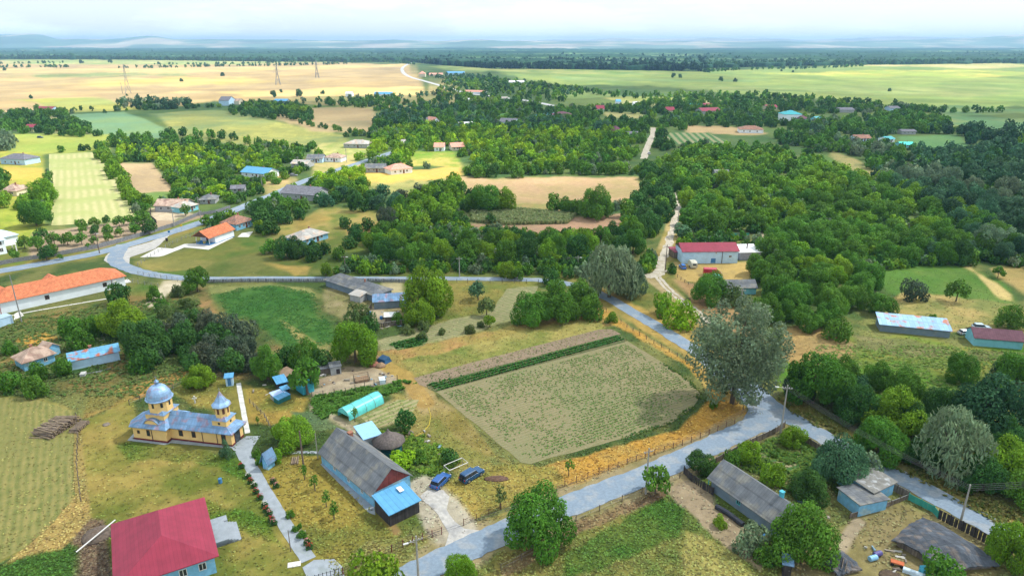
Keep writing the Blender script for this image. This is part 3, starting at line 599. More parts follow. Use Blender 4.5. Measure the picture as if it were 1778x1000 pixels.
R_WHITE = M_('white_sheet_roof', (.70, .73, .75), rough=.5, var=.08, col2=(.45, .46, .45), thr=.6, panel=(.8, 0, 0), pvar=.05); R_TEAL = M_('teal_sheet_roof', (.03, .36, .42), rough=.5, var=.1); R_STRIPE = M_('rust_streaked_blue_roof', (.25, .44, .66), rough=.5, var=.1, col2=(.42, .17, .12), thr=.575, pscale=.45, panel=(1.1, 3.2, 0), pvar=.12, line=.18)
R_THATCH = M_('thatch', (.135, .115, .11), var=.3, scale=3); R_BITUM = M_('bitumen_felt', (.075, .09, .115), rough=.9, var=.28, scale=.9, col2=(.145, .13, .125), thr=.56, pscale=.7, panel=(1.0, 1.3, 0), pvar=.2, line=.2, bump=.5)
FR_W = M_('white_frame', (.75, .75, .74), var=.05); FR_B = M_('brown_frame', (.13, .05, .035), var=.1); FR_T = M_('turquoise_frame', (.10, .50, .52), var=.1); BRICK = M_('chimney_brick', (.33, .15, .10), var=.25, scale=5); D_MAR = M_('maroon_door_paint', (.17, .03, .035), var=.1); D_BLUE = M_('blue_paint', (.06, .20, .42), var=.1)
GUT = M_('gutter_metal', (.09, .05, .05), var=.1); METAL = M_('dull_metal', (.33, .34, .35), rough=.5, var=.12, metal=.4)

def window(par, side, at, z, w_, h_, L, D, fm=None, name='window'):
    """a framed pane set into the wall face; side f b l r; at = position along that wall from its middle"""
    e = .035; g = MB(); p = MB(); t = .08
    def bx(m, a0, z0, a1, z1, o):
        if side == 'f': m.box(a0, -D / 2 - o, z0, a1, -D / 2 + .05, z1)
        elif side == 'b': m.box(a0, D / 2 - .05, z0, a1, D / 2 + o, z1)
        elif side == 'r': m.box(L / 2 - .05, a0, z0, L / 2 + o, a1, z1)
        else: m.box(-L / 2 - o, a0, z0, -L / 2 + .05, a1, z1)
    a0, a1, z0, z1 = at - w_ / 2, at + w_ / 2, z, z + h_
    bx(g, a0, z0, a1, z0 + t, .06); bx(g, a0, z1 - t, a1, z1, .06); bx(g, a0, z0 + t, a0 + t, z1 - t, .06); bx(g, a1 - t, z0 + t, a1, z1 - t, .06)
    bx(g, at - t / 2, z0 + t, at + t / 2, z1 - t, .05)
    bx(p, a0 + t, z0 + t, a1 - t, z1 - t, .015)
    f = g.build(name, fm or FR_W, par); p.build('pane', glass(), f); return f
def door(par, side, at, w_, h_, L, D, m, z=.15):
    g = MB(); k = MB(); o = .05
    def bx(m, a0, z0, a1, z1, o):
        if side == 'f': m.box(a0, -D / 2 - o, z0, a1, -D / 2 + .05, z1)
        elif side == 'r': m.box(L / 2 - .05, a0, z0, L / 2 + o, a1, z1)
        elif side == 'l': m.box(-L / 2 - o, a0, z0, -L / 2 + .05, a1, z1)
        else: m.box(a0, D / 2 - .05, z0, a1, D / 2 + o, z1)
    bx(g, at - w_ / 2, z, at + w_ / 2, z + h_, .045)
    d = g.build('door', m, par); bx(k, at + w_ / 2 - .16, z + 1.0, at + w_ / 2 - .08, z + 1.1, .09); k.build('handle', METAL, d); return d
def slopes(L, D, h, kind, rh, oh, t=.12, og=None, ridge=None):
    """roof body as one closed solid; eaves drop with the slope"""
    m = MB(); og = oh if og is None else og
    if kind in ('gx', 'gy'):
        a, b = (L, D) if kind == 'gx' else (D, L)
        s = rh / (b / 2); ye = b / 2 + oh; ze = h - oh * s; zr = h + rh
        pr = [(-ye, ze), (0, zr), (ye, ze), (ye, ze + t), (0, zr + t * 1.15), (-ye, ze + t)]
        # two slabs meeting at the ridge
        x0, x1 = -a / 2 - og, a / 2 + og
        for q in ([(-ye, ze), (0, zr), (0, zr + t), (-ye, ze + t)], [(0, zr), (ye, ze), (ye, ze + t), (0, zr + t)]):
            vs = [(x, y, z) if kind == 'gx' else (-y, x, z) for x in (x0, x1) for y, z in q]
            m.add(vs, [(0, 1, 2, 3), (7, 6, 5, 4), (0, 4, 5, 1), (1, 5, 6, 2), (2, 6, 7, 3), (3, 7, 4, 0)])
    elif kind == 'hip':
        s = rh / (min(L, D) / 2); z0 = h - oh * s; X, Y = L / 2 + oh, D / 2 + oh
        r = (L - D) / 2 if L >= D else 0; q = (D - L) / 2 if D > L else 0
        if ridge and D > L: q = ridge
        vs = [(-X, -Y, z0), (X, -Y, z0), (X, Y, z0), (-X, Y, z0), (-X, -Y, z0 + t), (X, -Y, z0 + t), (X, Y, z0 + t), (-X, Y, z0 + t), (-r - .01, -q - .01, h + rh + t), (r + .01, q + .01, h + rh + t)]
        fs = [(3, 2, 1, 0), (0, 1, 5, 4), (1, 2, 6, 5), (2, 3, 7, 6), (3, 0, 4, 7)]
        fs += [(4, 5, 9, 8), (5, 6, 9), (6, 7, 8, 9), (7, 4, 8)] if L >= D else [(4, 5, 8), (5, 6, 9, 8), (6, 7, 9), (7, 4, 8, 9)]
        m.add(vs, fs)
    else:   # shed: sf low in front, sb low at back, sl, sr
        X, Y = L / 2 + oh, D / 2 + oh; zz = {'sf': (0, 0, 1, 1), 'sb': (1, 1, 0, 0), 'sl': (0, 1, 1, 0), 'sr': (1, 0, 0, 1), 'flat': (0, 0, 0, 0)}[kind]
        c = [(-X, -Y), (X, -Y), (X, Y), (-X, Y)]; vs = [(*p, h + rh * k) for p, k in zip(c, zz)] + [(*p, h + rh * k + t) for p, k in zip(c, zz)]
        m.add(vs, [(3, 2, 1, 0), (4, 5, 6, 7), (0, 1, 5, 4), (1, 2, 6, 5), (2, 3, 7, 6), (3, 0, 4, 7)])
    return m
def walls(L, D, h, kind, rh, inset=0):
    m = MB(); X, Y = L / 2 - inset, D / 2 - inset
    if kind in ('sf', 'sb', 'sl', 'sr'):
        zz = {'sf': (0, 0, 1, 1), 'sb': (1, 1, 0, 0), 'sl': (0, 1, 1, 0), 'sr': (1, 0, 0, 1)}[kind]
        c = [(-X, -Y), (X, -Y), (X, Y), (-X, Y)]; vs = [(*p, 0) for p in c] + [(*p, h + rh * k - .003) for p, k in zip(c, zz)]
        return m.add(vs, [(3, 2, 1, 0), (4, 5, 6, 7), (0, 1, 5, 4), (1, 2, 6, 5), (2, 3, 7, 6), (3, 0, 4, 7)])
    return m.box(-X, -Y, 0, X, Y, h - .004)
def gables(L, D, h, kind, rh):
    out_ = []
    for s in (-1, 1):
        m = MB(); out_.append(m)
        if kind == 'gx':
            x0, x1 = (s * L / 2, s * (L / 2 - .15)); tri = [(-D / 2, h), (D / 2, h), (0, h + rh - .006)]
            vs = [(x, y, z) for x in (x0, x1) for y, z in tri]
        else:
            y0, y1 = (s * D / 2, s * (D / 2 - .15)); tri = [(-L / 2, h), (L / 2, h), (0, h + rh - .006)]
            vs = [(x, y, z) for y in (y0, y1) for x, z in tri]
        m.add(vs, [(0, 1, 2), (5, 4, 3), (0, 3, 4, 1), (1, 4, 5, 2), (2, 5, 3, 0)])
    return out_
BUILT = []                                               # (pixel x, pixel y, phrase) landmarks for the tree labels
FOOT = []                                                # footprints, kept clear of trees
def house(name, label, cat, A, B, D, h, kind, rh, wm, rm, oh=.4, gm=None, wins=(), doors=(), chims=(), base=None, group=None, og=None, zA=0, plinth=.0, fm=None, ridge=None):
    a, b = (A, B) if isinstance(A, Vector) else (G(A[0], A[1], zA), G(B[0], B[1], zA)); a.z = b.z = 0
    L = (b - a).length; rz = math.atan2(b.y - a.y, b.x - a.x); n = Vector((-math.sin(rz), math.cos(rz), 0)); c = (a + b) / 2 + n * D / 2
    e = tag(empty(name, c, rz), label, cat, group); e['dims'] = [L, D]
    FOOT.append((c.x, c.y, rz, L / 2 + .6, D / 2 + .6))
    walls(L, D, h, kind, rh).build('wall', wm, e)
    if plinth: MB().box(-L / 2 - .04, -D / 2 - .04, 0, L / 2 + .04, D / 2 + .04, plinth).build('plinth', base or W_MAR, e)
    if kind in ('gx', 'gy'): [g_.build('gable', gm or wm, e) for g_ in gables(L, D, h, kind, rh)]
    r = slopes(L, D, h, kind, rh, oh, og=og, ridge=ridge).build('roof', rm, e)
    for s_, at, z, w_, hh in wins: window(e, s_, at * (L if s_ in 'fb' else D) / 2, z, w_, hh, L, D, fm)
    for s_, at, w_, hh, m in doors: door(e, s_, at * (L if s_ in 'fb' else D) / 2, w_, hh, L, D, m)
    for x, y, z, ww, m in chims:
        ch = MB(); X, Y = x * L / 2, y * D / 2; ch.box(X - ww / 2, Y - ww / 2, h, X + ww / 2, Y + ww / 2, z); ch.box(X - ww / 2 - .06, Y - ww / 2 - .06, z + .002, X + ww / 2 + .06, Y + ww / 2 + .06, z + .12)
        ch.build('chimney', m, r)
    return e, L, D

# --- crimson house at the lower edge
HC = Vector((-50.05, 80.07, 0)); HD = Vector((math.cos(R_(30)), math.sin(R_(30)), 0)); HN = Vector((-HD.y, HD.x, 0))
e, L, D = house('house', 'large house with a plain crimson hipped sheet-metal roof and blue walls', 'house', HC - HD * 5.85 - HN * 6.95, HC + HD * 5.85 - HN * 6.95, 13.9, 3.25, 'hip', 2.7, W_BLUE, R_CRIM, oh=.6, ridge=3.1,
    wins=[('f', -.3, 1.2, 1.2, 1.3), ('f', .3, 1.2, 1.0, 1.2), ('f', .72, 1.2, 1.0, 1.2), ('r', -.5, 1.2, 1.1, 1.3), ('r', .6, 1.2, 1.1, 1.3)], doors=[('r', .1, 1.1, 2.2, D_MAR)])
st = MB()
for k in range(5): st.box(L / 2 + .01, -1.6, 0, L / 2 + 4.2 - k * .42, 3.0 - k * .001, .18 * (k + 1) - .001 * k)
st.box(L / 2 + .01, 3.01, 0, L / 2 + 3.0, 4.4, .9); st.build('entrance_step', conc, e)
# --- church
CA = G(295.7, 762.5); crz = R_(-11.2)
ch = tag(empty('church', CA, crz), 'yellow village church with a zinc dome, a bell tower and a maroon plinth', 'church'); FOOT.append((CA.x + 2, CA.y + 1.5, crz, 11, 4.5))
NL = 12.9
MB().box(0, .001, 0, NL, 3.7, 3.0).build('nave_wall', W_YEL, ch)
MB().box(.05, -.05, 0, NL + .05, 3.75, .38).build('plinth', W_MAR, ch)
# nave roof with the hipped tower end
m = MB(); m.add([(-.2, -.62, 2.78), (NL + .65, -.62, 2.78), (NL + .65, 4.35, 2.78), (-.2, 4.35, 2.78), (-.2, 1.85, 5.2), (NL - 3.2, 1.85, 5.2), (-.2, -.62, 2.9), (NL + .65, -.62, 2.9), (NL + .65, 4.35, 2.9), (-.2, 4.35, 2.9)],
    [(3, 2, 1, 0), (0, 1, 7, 6), (1, 2, 8, 7), (2, 3, 9, 8), (6, 7, 5, 4), (7, 8, 5), (8, 9, 4, 5), (0, 6, 4, 9, 3)])
m.build('nave_roof', R_ZINC, ch)
# naos: wider body with canted altar end
NX = [(.35, -1.25), (.35, 5.0), (-5.3, 5.0), (-7.4, 3.2), (-7.4, .6), (-6.6, -1.25)]
def off(P, d):
    cx, cy = -3.4, 1.9; return [(cx + (x - cx) * (1 + d / abs(5.0)), cy + (y - cy) * (1 + d / 3.4)) for x, y in P]
MB().prism(NX, 0, 3.02).build('naos_wall', W_YEL, ch); MB().prism([(x + (.05 if x > 0 else -.06), y + (.06 if y > 2 else -.06)) for x, y in NX], 0, .4).build('plinth', W_MAR, ch)
top = [(-.5, .2), (-.5, 3.6), (-4.0, 3.6), (-5.2, 2.7), (-5.2, 1.1), (-4.0, .2)]
eav = [(.85, -1.75), (.85, 5.5), (-5.6, 5.5), (-8.0, 3.6), (-8.0, .3), (-6.9, -1.75)]
MB().prism(eav, 2.86, 2.98).prism(eav, 2.981, 4.3, top).build('naos_roof', R_ZINC, ch)
MB().box(-4.25, -.15, 3.4, -.35, 3.95, 5.15).build('dome_block', W_YEL, ch)
MB().add([(-4.5, -.4, 5.15), (-.1, -.4, 5.15), (-.1, 4.2, 5.15), (-4.5, 4.2, 5.15), (-3.4, .7, 5.85), (-1.2, .7, 5.85), (-1.2, 3.1, 5.85), (-3.4, 3.1, 5.85)], [(3, 2, 1, 0), (4, 5, 6, 7), (0, 1, 5, 4), (1, 2, 6, 5), (2, 3, 7, 6), (3, 0, 4, 7)]).build('drum_skirt', R_ZINC, ch)
DC = (-2.3, 1.9); o8 = math.pi / 8
dr = MB().lathe([(2.15, 5.3), (2.15, 7.55)], DC, 8, o8).build('drum', W_YEL, ch)
for k in range(8):
    a_ = k * math.pi / 4; ap = 2.15 * math.cos(o8); wv = MB(); wv.box(ap - .05, -.22, 6.35, ap + .03, .22, 7.25)
    wv.v = [(DC[0] + x * math.cos(a_) - y * math.sin(a_), DC[1] + x * math.sin(a_) + y * math.cos(a_), z) for x, y, z in wv.v]; wv.build('window', glass(), dr)
pf = [(2.42, 7.55), (2.47, 7.70), (2.2, 7.78)] + [(2.2 * math.cos(t), 7.85 + 2.5 * math.sin(t)) for t in [i * math.pi / 2 / 9 for i in range(0, 9)]] + [(.36, 10.45)]
dm = MB().lathe(pf, DC, 16, o8).build('dome', R_DOME, ch)
MB().lathe([(.34, 10.35), (.34, 10.85), (.48, 10.9), (.40, 11.0), (.1, 11.35), (.02, 11.4)], DC, 8).build('lantern', R_ZINC, dm)
cr = MB(); cr.box(DC[0] - .03, DC[1] - .03, 11.3, DC[0] + .03, DC[1] + .03, 12.1); cr.box(DC[0] - .24, DC[1] - .028, 11.75, DC[0] + .24, DC[1] + .028, 11.82); cr.build('cross', METAL, dm)
for k, (yy, s_) in enumerate(((-1.0, -1), (4.75, 1))):
    # half-round pediments with their barrel roofs
    m = MB(); m2 = MB(); n = 14; cx = -2.6; rr = 1.75; y0, y1 = (yy + s_ * .12, 1.0 if s_ < 0 else 3.0)
    v1 = [(cx + (rr - .16) * math.cos(math.pi * i / n), yy, 3.02 + (rr - .16) * .82 * math.sin(math.pi * i / n)) for i in range(n + 1)]
    v2 = [(x, yy - s_ * .3, z) for x, _, z in v1]; m.add(v1 + v2, [tuple(range(n + 1)), tuple(range(2 * n + 1, n, -1))] + [(i, i + 1, n + 2 + i, n + 1 + i) for i in range(n)] + [(n, 0, n + 1, 2 * n + 1)])
    m.build('pediment', W_YEL, ch)
    oo = [(cx + rr * math.cos(math.pi * i / n), 3.02 + rr * .84 * math.sin(math.pi * i / n)) for i in range(n + 1)]; ii = [(cx + (rr - .14) * math.cos(math.pi * i / n), 3.02 + (rr - .14) * .82 * math.sin(math.pi * i / n)) for i in range(n + 1)]
    vs = [(x, y0, z) for x, z in oo] + [(x, y0, z) for x, z in ii] + [(x, y1, z) for x, z in oo] + [(x, y1, z) for x, z in ii]; q = n + 1
    fs = [(i, i + 1, q + i + 1, q + i) for i in range(n)] + [(2 * q + i, 3 * q + i, 3 * q + i + 1, 2 * q + i + 1) for i in range(n)] + [(i, 2 * q + i, 2 * q + i + 1, i + 1) for i in range(n)] + [(q + i, q + i + 1, 3 * q + i + 1, 3 * q + i) for i in range(n)]
    m2.add(vs, fs); m2.build('barrel_roof', R_ZINC, ch)
# bell tower
TC = (10.6, 1.85)
MB().box(TC[0] - 1.45, TC[1] - 1.45, 3.3, TC[0] + 1.45, TC[1] + 1.45, 5.0).build('tower_base', W_YEL, ch)
MB().prism([(TC[0] + sx_ * 1.68, TC[1] + sy_ * 1.68) for sx_, sy_ in ((-1, -1), (1, -1), (1, 1), (-1, 1))], 5.0, 5.6, [(TC[0] + sx_ * .95, TC[1] + sy_ * .95) for sx_, sy_ in ((-1, -1), (1, -1), (1, 1), (-1, 1))]).build('tower_skirt', R_ZINC, ch)
tw = MB().lathe([(1.32, 5.1), (1.32, 7.55)], TC, 8, o8).build('belfry', W_YEL, ch)
for k in range(8):
    a_ = k * math.pi / 4; ap = 1.32 * math.cos(o8); wv = MB(); wv.box(ap - .05, -.22, 6.1, ap + .03, .22, 7.2)
    wv.v = [(TC[0] + x * math.cos(a_) - y * math.sin(a_), TC[1] + x * math.sin(a_) + y * math.cos(a_), z) for x, y, z in wv.v]; wv.build('louvre', FR_B, tw)
sp = MB().lathe([(1.75, 7.5), (1.78, 7.62), (1.2, 8.2), (.62, 9.15), (.03, 10.35)], TC, 8, o8).build('spire', R_DOME, ch)
cr = MB(); cr.box(TC[0] - .025, TC[1] - .025, 10.3, TC[0] + .025, TC[1] + .025, 11.0); cr.box(TC[0] - .2, TC[1] - .023, 10.7, TC[0] + .2, TC[1] + .023, 10.76); cr.build('cross', METAL, sp)
for x in (TC[0] - .1,):
    for (dx, dy, ax) in ((0, -1.45, 0), (1.45, 0, 1)):
        m = MB().lathe([(.26, 0), (.26, .04)], (0, 0), 14); vv = [(p[0], p[2], p[1]) for p in m.v] if ax == 0 else [(p[2], p[0], p[1]) for p in m.v]
        m.v = [(TC[0] + dx + (a - (.02 if ax == 0 else .02)) + (0 if ax else 0), TC[1] + dy + b - .02, 4.35 + c) for a, b, c in vv]; m.build('round_window', glass(), ch)
def cwin(x0, x1, y, z0, z1, nm='window', m=None, ax=0):
    g = MB(); p = MB()
    if ax == 0: g.box(x0 - .1, y - .05, z0 - .1, x1 + .1, y + .1, z1 + .1); p.box(x0, y - .08, z0, x1, y + .1, z1)
    else: g.box(y - .1, x0 - .1, z0 - .1, y + .05, x1 + .1, z1 + .1); p.box(y - .1, x0, z0, y + .08, x1, z1)
    f = g.build(nm, m or FR_B, ch); p.build('pane', glass(), f)
cwin(2.2, 2.85, 0, 1.15, 2.2); cwin(4.9, 5.5, 0, 1.15, 2.2); cwin(-3.6, -3.1, -1.25, 1.2, 2.3); cwin(-5.6, -5.25, -1.25, 1.5, 2.0)
cwin(11.0, 11.7, 0, .45, 2.3, 'door', D_MAR); cwin(1.05, 2.65, NL, .1, 2.35, 'door', D_MAR, 1)
for x, y in ((-2.6, -1.32), (7.0, -.06), (10.0, -.06)): MB().tube([(x, y, .2), (x, y, 2.8)], .06).build('drainpipe', GUT, ch)
MB().prism([(1.0, -1.1), (NL + .2, -.6), (NL + .2, -.1), (.5, -.1), (.5, -1.35), (-7.0, -1.35), (-7.5, .2), (-8.1, .2), (-7.6, -1.95), (.3, -1.95)], .03, .09).build('apron', conc, ch)
# --- long house under grey fibre cement, with its lean-tos
lh, L, D = house('long_house', 'long blue-walled house with a steep grey fibre-cement roof and red board gable', 'house', (559, 804), (649, 880), 7.2, 2.6, 'gx', 3.0, W_BLUE, R_ASB, oh=.5, gm=W_REDB, og=.25,
    wins=[('f', -.45, .9, .75, 1.0), ('f', .1, .9, .75, 1.0), ('f', .6, .9, .75, 1.0)], doors=[('b', 0, 1, 2, FR_B)], chims=[(-.72, .32, 5.3, .75, BRICK)])
e, L, D = house('lean_to', 'black-walled lean-to under a bright blue sheet roof against the red board gable', 'shed', (678, 914), (728.5, 889), 4.6, 2.25, 'sf', .75, W_PLANK, R_BLUE, oh=.3)
MB().box(.9, .9, 2.95, 1.7, 2.1, 3.02).build('skylight', R_WHITE, e).rotation_euler = (math.atan(.75 / 4.6), 0, 0)
e.children[-1].location = (0, 0, -.22)
house('annex', 'small annex with a flat pale blue roof behind the long grey-roofed house', 'shed', (634, 785), (662, 776), 4.4, 2.7, 'sf', .35, W_GREY, mat('pale_blue_roof', (.28, .52, .78), var=.05, rough=.5), oh=.25)
gz = G(676, 783); gz_ = tag(empty('gazebo', gz), 'round garden gazebo with a dark conical thatched roof', 'gazebo')
MB().lathe([(3.0, 2.1), (3.05, 2.25), (1.4, 3.25), (.25, 4.2), (.08, 4.7)], (0, 0), 10).build('roof', R_THATCH, gz_, smooth=True)
MB().lathe([(2.35, 0), (2.35, 1.0)], (0, 0), 10).build('wall', mat('dark_green_cloth', (.02, .12, .13)), gz_)
for k in range(6): a_ = k * math.pi / 3; MB().tube([(2.4 * math.cos(a_), 2.4 * math.sin(a_), 0), (2.4 * math.cos(a_), 2.4 * math.sin(a_), 2.3)], .07).build('post', W_WOOD, gz_)
# --- small blue shrine by the path and the privy by the churchyard
house('shrine', 'little blue shrine with a steep grey roof between the path bushes', 'shrine', (457, 813), (466, 816), 1.6, 2.0, 'gy', 1.3, W_BLUE, R_ZINC, oh=.4)
house('outhouse', 'little pale blue outhouse with a bright blue roof behind the churchyard', 'outhouse', (393, 671), (405.5, 669.5), 1.3, 2.0, 'sf', .35, W_PALEBLUE, R_BLUE, oh=.25, doors=[('f', 0, .7, 1.7, D_BLUE)])
house('outhouse', 'small black outhouse with a grey corrugated roof in the lower yard', 'outhouse', (1358, 1000), (1372, 1003), 1.6, 2.1, 'sf', .3, W_PLANK, R_ZINC, oh=.25, doors=[('f', 0, .7, 1.7, W_PLANK)])
# --- blue shed and brown cottage on the west side
e, L, D = house('shed', 'low shed with a rust-patched bright blue roof and pale walls', 'shed', (124, 643), (209, 625), 5.2, 2.3, 'gx', 1.0, W_PALEBLUE, R_RUSTB, oh=.35, chims=[(-.1, .1, 3.9, .6, BRICK)])
house('cottage', 'blue cottage with a worn brown fibre-cement hipped roof among shrubs', 'house', (44, 645), (97, 628), 5.4, 2.4, 'hip', 1.7, W_BLUE, R_TAN, oh=.5, wins=[('f', -.4, .8, .8, 1.0), ('f', .4, .8, .8, 1.0)], chims=[(0, .15, 4.6, .5, BRICK)])
house('cottage_wing', 'short wing with a brown roof joined to the blue cottage', 'house', (85, 622), (106, 614), 3.4, 2.2, 'gy', 1.0, W_BLUE, R_TAN, oh=.3)
# --- white hall with the long orange roof
wh, L, D = house('hall', 'long white hall with an orange tiled hipped roof beside the main road', 'hall', (-6, 547.5), (219, 497), 9.5, 3.5, 'hip', 2.4, W_WHITE, R_ORANGE, oh=.55,
    wins=[('f', -.25, 1.3, 1.1, 1.25), ('f', .66, 1.3, 1.1, 1.25)], fm=FR_B)
MB().add([(-2.6, 1.0, 4.7), (1.4, 1.0, 4.7), (1.4, 5.6, 4.4), (-2.6, 5.6, 4.4), (-.6, 1.0, 5.9), (-.6, 5.6, 5.9)], [(3, 2, 1, 0), (0, 1, 4), (2, 3, 5), (0, 4, 5, 3), (1, 2, 5, 4)]).build('dormer', R_ORANGE, wh)
for x in (-.96, .8): MB().tube([(x * L / 2 * .97, -D / 2 - .06, .1), (x * L / 2 * .97, -D / 2 - .06, 3.3)], .07).build('drainpipe', mat('red_pipe', (.35, .06, .05)), wh)
a_ = MB(); a_.box(L / 2 - 3.4, -D / 2 - .38, 2.2, L / 2 - 2.5, -D / 2 - .03, 2.75); a_.build('air_unit', FR_W, wh)
MB().box(L / 2 + .02, -2, 0, L / 2 + 2.4, 1.0, .35).build('entrance_step', FR_W, wh)
e, L, D = house('hall_wing', 'crosswise hall wing under orange tiles with a ridge running to the road', 'hall', (-75, 556), (-7, 549), 12, 3.5, 'gy', 3.0, W_WHITE, R_ORANGE, oh=.5)
house('low_annex', 'pale blue flat-roofed box in front of the white hall', 'annex', (-12, 572), (24, 561), 3.2, 2.1, 'flat', 0, W_PALEBLUE, mat('blue_flat_roof', (.38, .52, .62), var=.1), oh=.08)
# --- little white house with orange roof
wl, L, D = house('white_house', 'small white house with an orange gabled roof and blue-painted porch', 'house', (374.5, 423), (407, 411), 6.8, 3.1, 'gy', 1.9, W_WHITE, R_ORANGE, oh=.7, gm=W_BROWN,
    wins=[('r', -.55, 1.5, .6, .6), ('r', 0, 1.0, 1.1, 1.2), ('r', .7, 1.5, .6, .6)], doors=[], fm=FR_B, base=D_BLUE, plinth=.22)
bpy.data.objects.remove([c for c in wl.children if c.name.startswith('roof')][0]); [bpy.data.objects.remove(c) for c in list(wl.children) if c.name.startswith('gable')]
# its ridge runs away from the road, with a gabled porch on the west end
def box_roof(par, x0, x1, yh, h, rh, m, gm, ov=.6, yc=0, open_end=True):
    t = .12; s = rh / yh; ye = yh + ov; ze = h - ov * s; r = MB()
    for q in ([(-ye, ze), (0, h + rh), (0, h + rh + t), (-ye, ze + t)], [(0, h + rh), (ye, ze), (ye, ze + t), (0, h + rh + t)]):
        r.add([(x, y + yc, z) for x in (x0, x1) for y, z in q], [(0, 1, 2, 3), (7, 6, 5, 4), (0, 4, 5, 1), (1, 5, 6, 2), (2, 6, 7, 3), (3, 7, 4, 0)])
    r.build('roof', m, par)
    for x in (x0 + .25, x1 - .4): g = MB(); g.add([(xx, yc + y, z) for xx in (x, x + .12) for y, z in ((-yh - .3, h - .1), (yh + .3, h - .1), (0, h + rh - .03))], [(0, 2, 1), (3, 4, 5), (0, 1, 4, 3), (1, 2, 5, 4), (2, 0, 3, 5)]); g.build('gable', gm, par)
wl.rotation_euler[2] -= 0
box_roof(wl, -L / 2 - 3.7, L / 2 + .5, D / 2, 3.15, 2.1, R_ORANGE, W_BROWN)
MB().box(-L / 2 - 2.8, -D / 2 + .2, .02, -L / 2 - .02, D / 2 - .4, .4).build('porch_floor', D_BLUE, wl)
for y in (-D / 2 + .3, D / 2 - .6): MB().box(-L / 2 - 2.7, y, .4, -L / 2 - 2.55, y + .15, 2.7).build('porch_post', FR_W, wl)
rl = MB()
rl.box(-L / 2 - 2.78, -D / 2 + .25, 1.1, -L / 2 - 2.72, D / 2 - .45, 1.18)
for k in range(9): y = -D / 2 + .3 + k * (D - .9) / 8; rl.box(-L / 2 - 2.77, y, .4, -L / 2 - 2.73, y + .05, 1.1)
rl.build('railing', D_BLUE, wl); door(wl, 'l', .2, .9, 2.0, L, D, D_MAR, .4); door(wl, 'l', -.35, .8, 2.0, L, D, D_BLUE, .4)
# --- farm buildings by the straight road
house('farmhouse', 'grey-roofed farmhouse lying askew behind the clover field', 'house', (566, 497), (651, 525), 6.5, 2.3, 'hip', 1.7, W_SLATE, R_ASB, oh=.5, chims=[(.35, -.1, 4.7, .35, BRICK)])
house('barn', 'low barn with a patched zinc roof beside the grey-roofed farmhouse', 'barn', (650, 537), (708, 533), 5.0, 2.3, 'gx', 1.2, W_SLATE, R_ZINC, oh=.4)
house('shelter', 'small open shelter with a pale sheet roof in the stony farmyard', 'shed', (669, 562), (686, 561), 2.2, 1.9, 'sf', .3, W_WOOD, R_WHITE, oh=.3)
house('lean_to', 'grey lean-to patched onto the askew farmhouse', 'shed', (608, 522), (626, 526), 3.0, 1.9, 'sf', .5, W_GREY, R_ASBL, oh=.3)
# --- barnyard row behind the greenhouse
house('hen_house', 'dark hen house with a bright blue tilted roof in the barnyard row', 'shed', (484, 680), (499, 676), 2.4, 1.9, 'sf', .5, W_PLANK, R_BLUE, oh=.35)
house('hutch', 'low hutch with a lilac-blue lid near the hen house', 'hutch', (476, 697), (496, 690), 1.7, 1.1, 'sf', .2, W_GREY, mat('lilac_sheet', (.42, .55, .82), var=.06), oh=.12)
house('hutch', 'low green-netted hutch with a pale blue lid', 'hutch', (484, 702), (505, 692), 1.6, .95, 'sf', .2, mat('green_net', (.02, .15, .15), var=.2), R_BLUE, oh=.05)
house('hutch', 'small black hutch with a sky-blue lid behind the lilac lid', 'hutch', (492, 688), (504, 684), 1.5, 1.3, 'sf', .2, W_PLANK, R_BLUE, oh=.12)
house('shed', 'turquoise tarpaulin shed half hidden under the leaning tree', 'shed', (527, 686), (546, 679), 3.2, 1.9, 'sf', .4, mat('turquoise_sheet_wall', (.05, .36, .47), var=.15), mat('turquoise_tarpaulin', (.08, .50, .66), var=.12), oh=.3)
house('sty', 'small grey sty with a dark opening and tin roof in the barnyard', 'shed', (575, 652), (593, 649), 2.2, 1.9, 'sf', .25, W_GREY, R_ASB, oh=.2, doors=[('f', .4, .8, 1.2, W_PLANK)])
house('lean_to', 'long low grey lean-to beside the sty', 'shed', (555, 651), (574, 648), 1.6, 1.3, 'sf', .3, W_WOOD, R_ASB, oh=.15)
house('shed', 'brown-roofed open shed behind the blue tilted roof', 'shed', (496, 668), (514, 660), 3.0, 1.9, 'sf', .3, W_PLANK, mat('brown_sheet', (.25, .18, .12), var=.2), oh=.3)
# greenhouse: hoops under blue-green film
ga, gb = G(606, 731), G(667, 700); gl = (gb - ga).length; grz = math.atan2(gb.y - ga.y, gb.x - ga.x)
gh = tag(empty('greenhouse', (ga + gb) / 2 + Vector((-math.sin(grz), math.cos(grz), 0)) * 1.7, grz), 'turquoise film greenhouse tunnel in the kitchen garden', 'greenhouse'); FOOT.append((gh.location.x, gh.location.y, grz, gl / 2 + 1, 2.6))
prof = [(-1.7, 0), (-1.65, 1.0), (-1.2, 1.75), (0, 2.25), (1.2, 1.75), (1.65, 1.0), (1.7, 0)]
vs = [(x, y, z + (.03 * math.sin(i * 2.1))) for i, x in enumerate(np.linspace(-gl / 2, gl / 2, 9)) for y, z in prof]
film = mat('turquoise_film', (.13, .62, .62), rough=.35, var=.12, scale=1.2)
MB().add(vs, [(i * 7 + j, i * 7 + j + 1, i * 7 + 8 + j, i * 7 + 7 + j) for i in range(8) for j in range(6)]).build('cover', film, gh, smooth=True)
MB().add([(gl / 2, y, z) for y, z in prof], [tuple(range(7))]).build('end_panel', film, gh); MB().add([(-gl / 2, y, z) for y, z in prof], [(1, 2, 3, 4, 5)]).build('end_panel', film, gh)
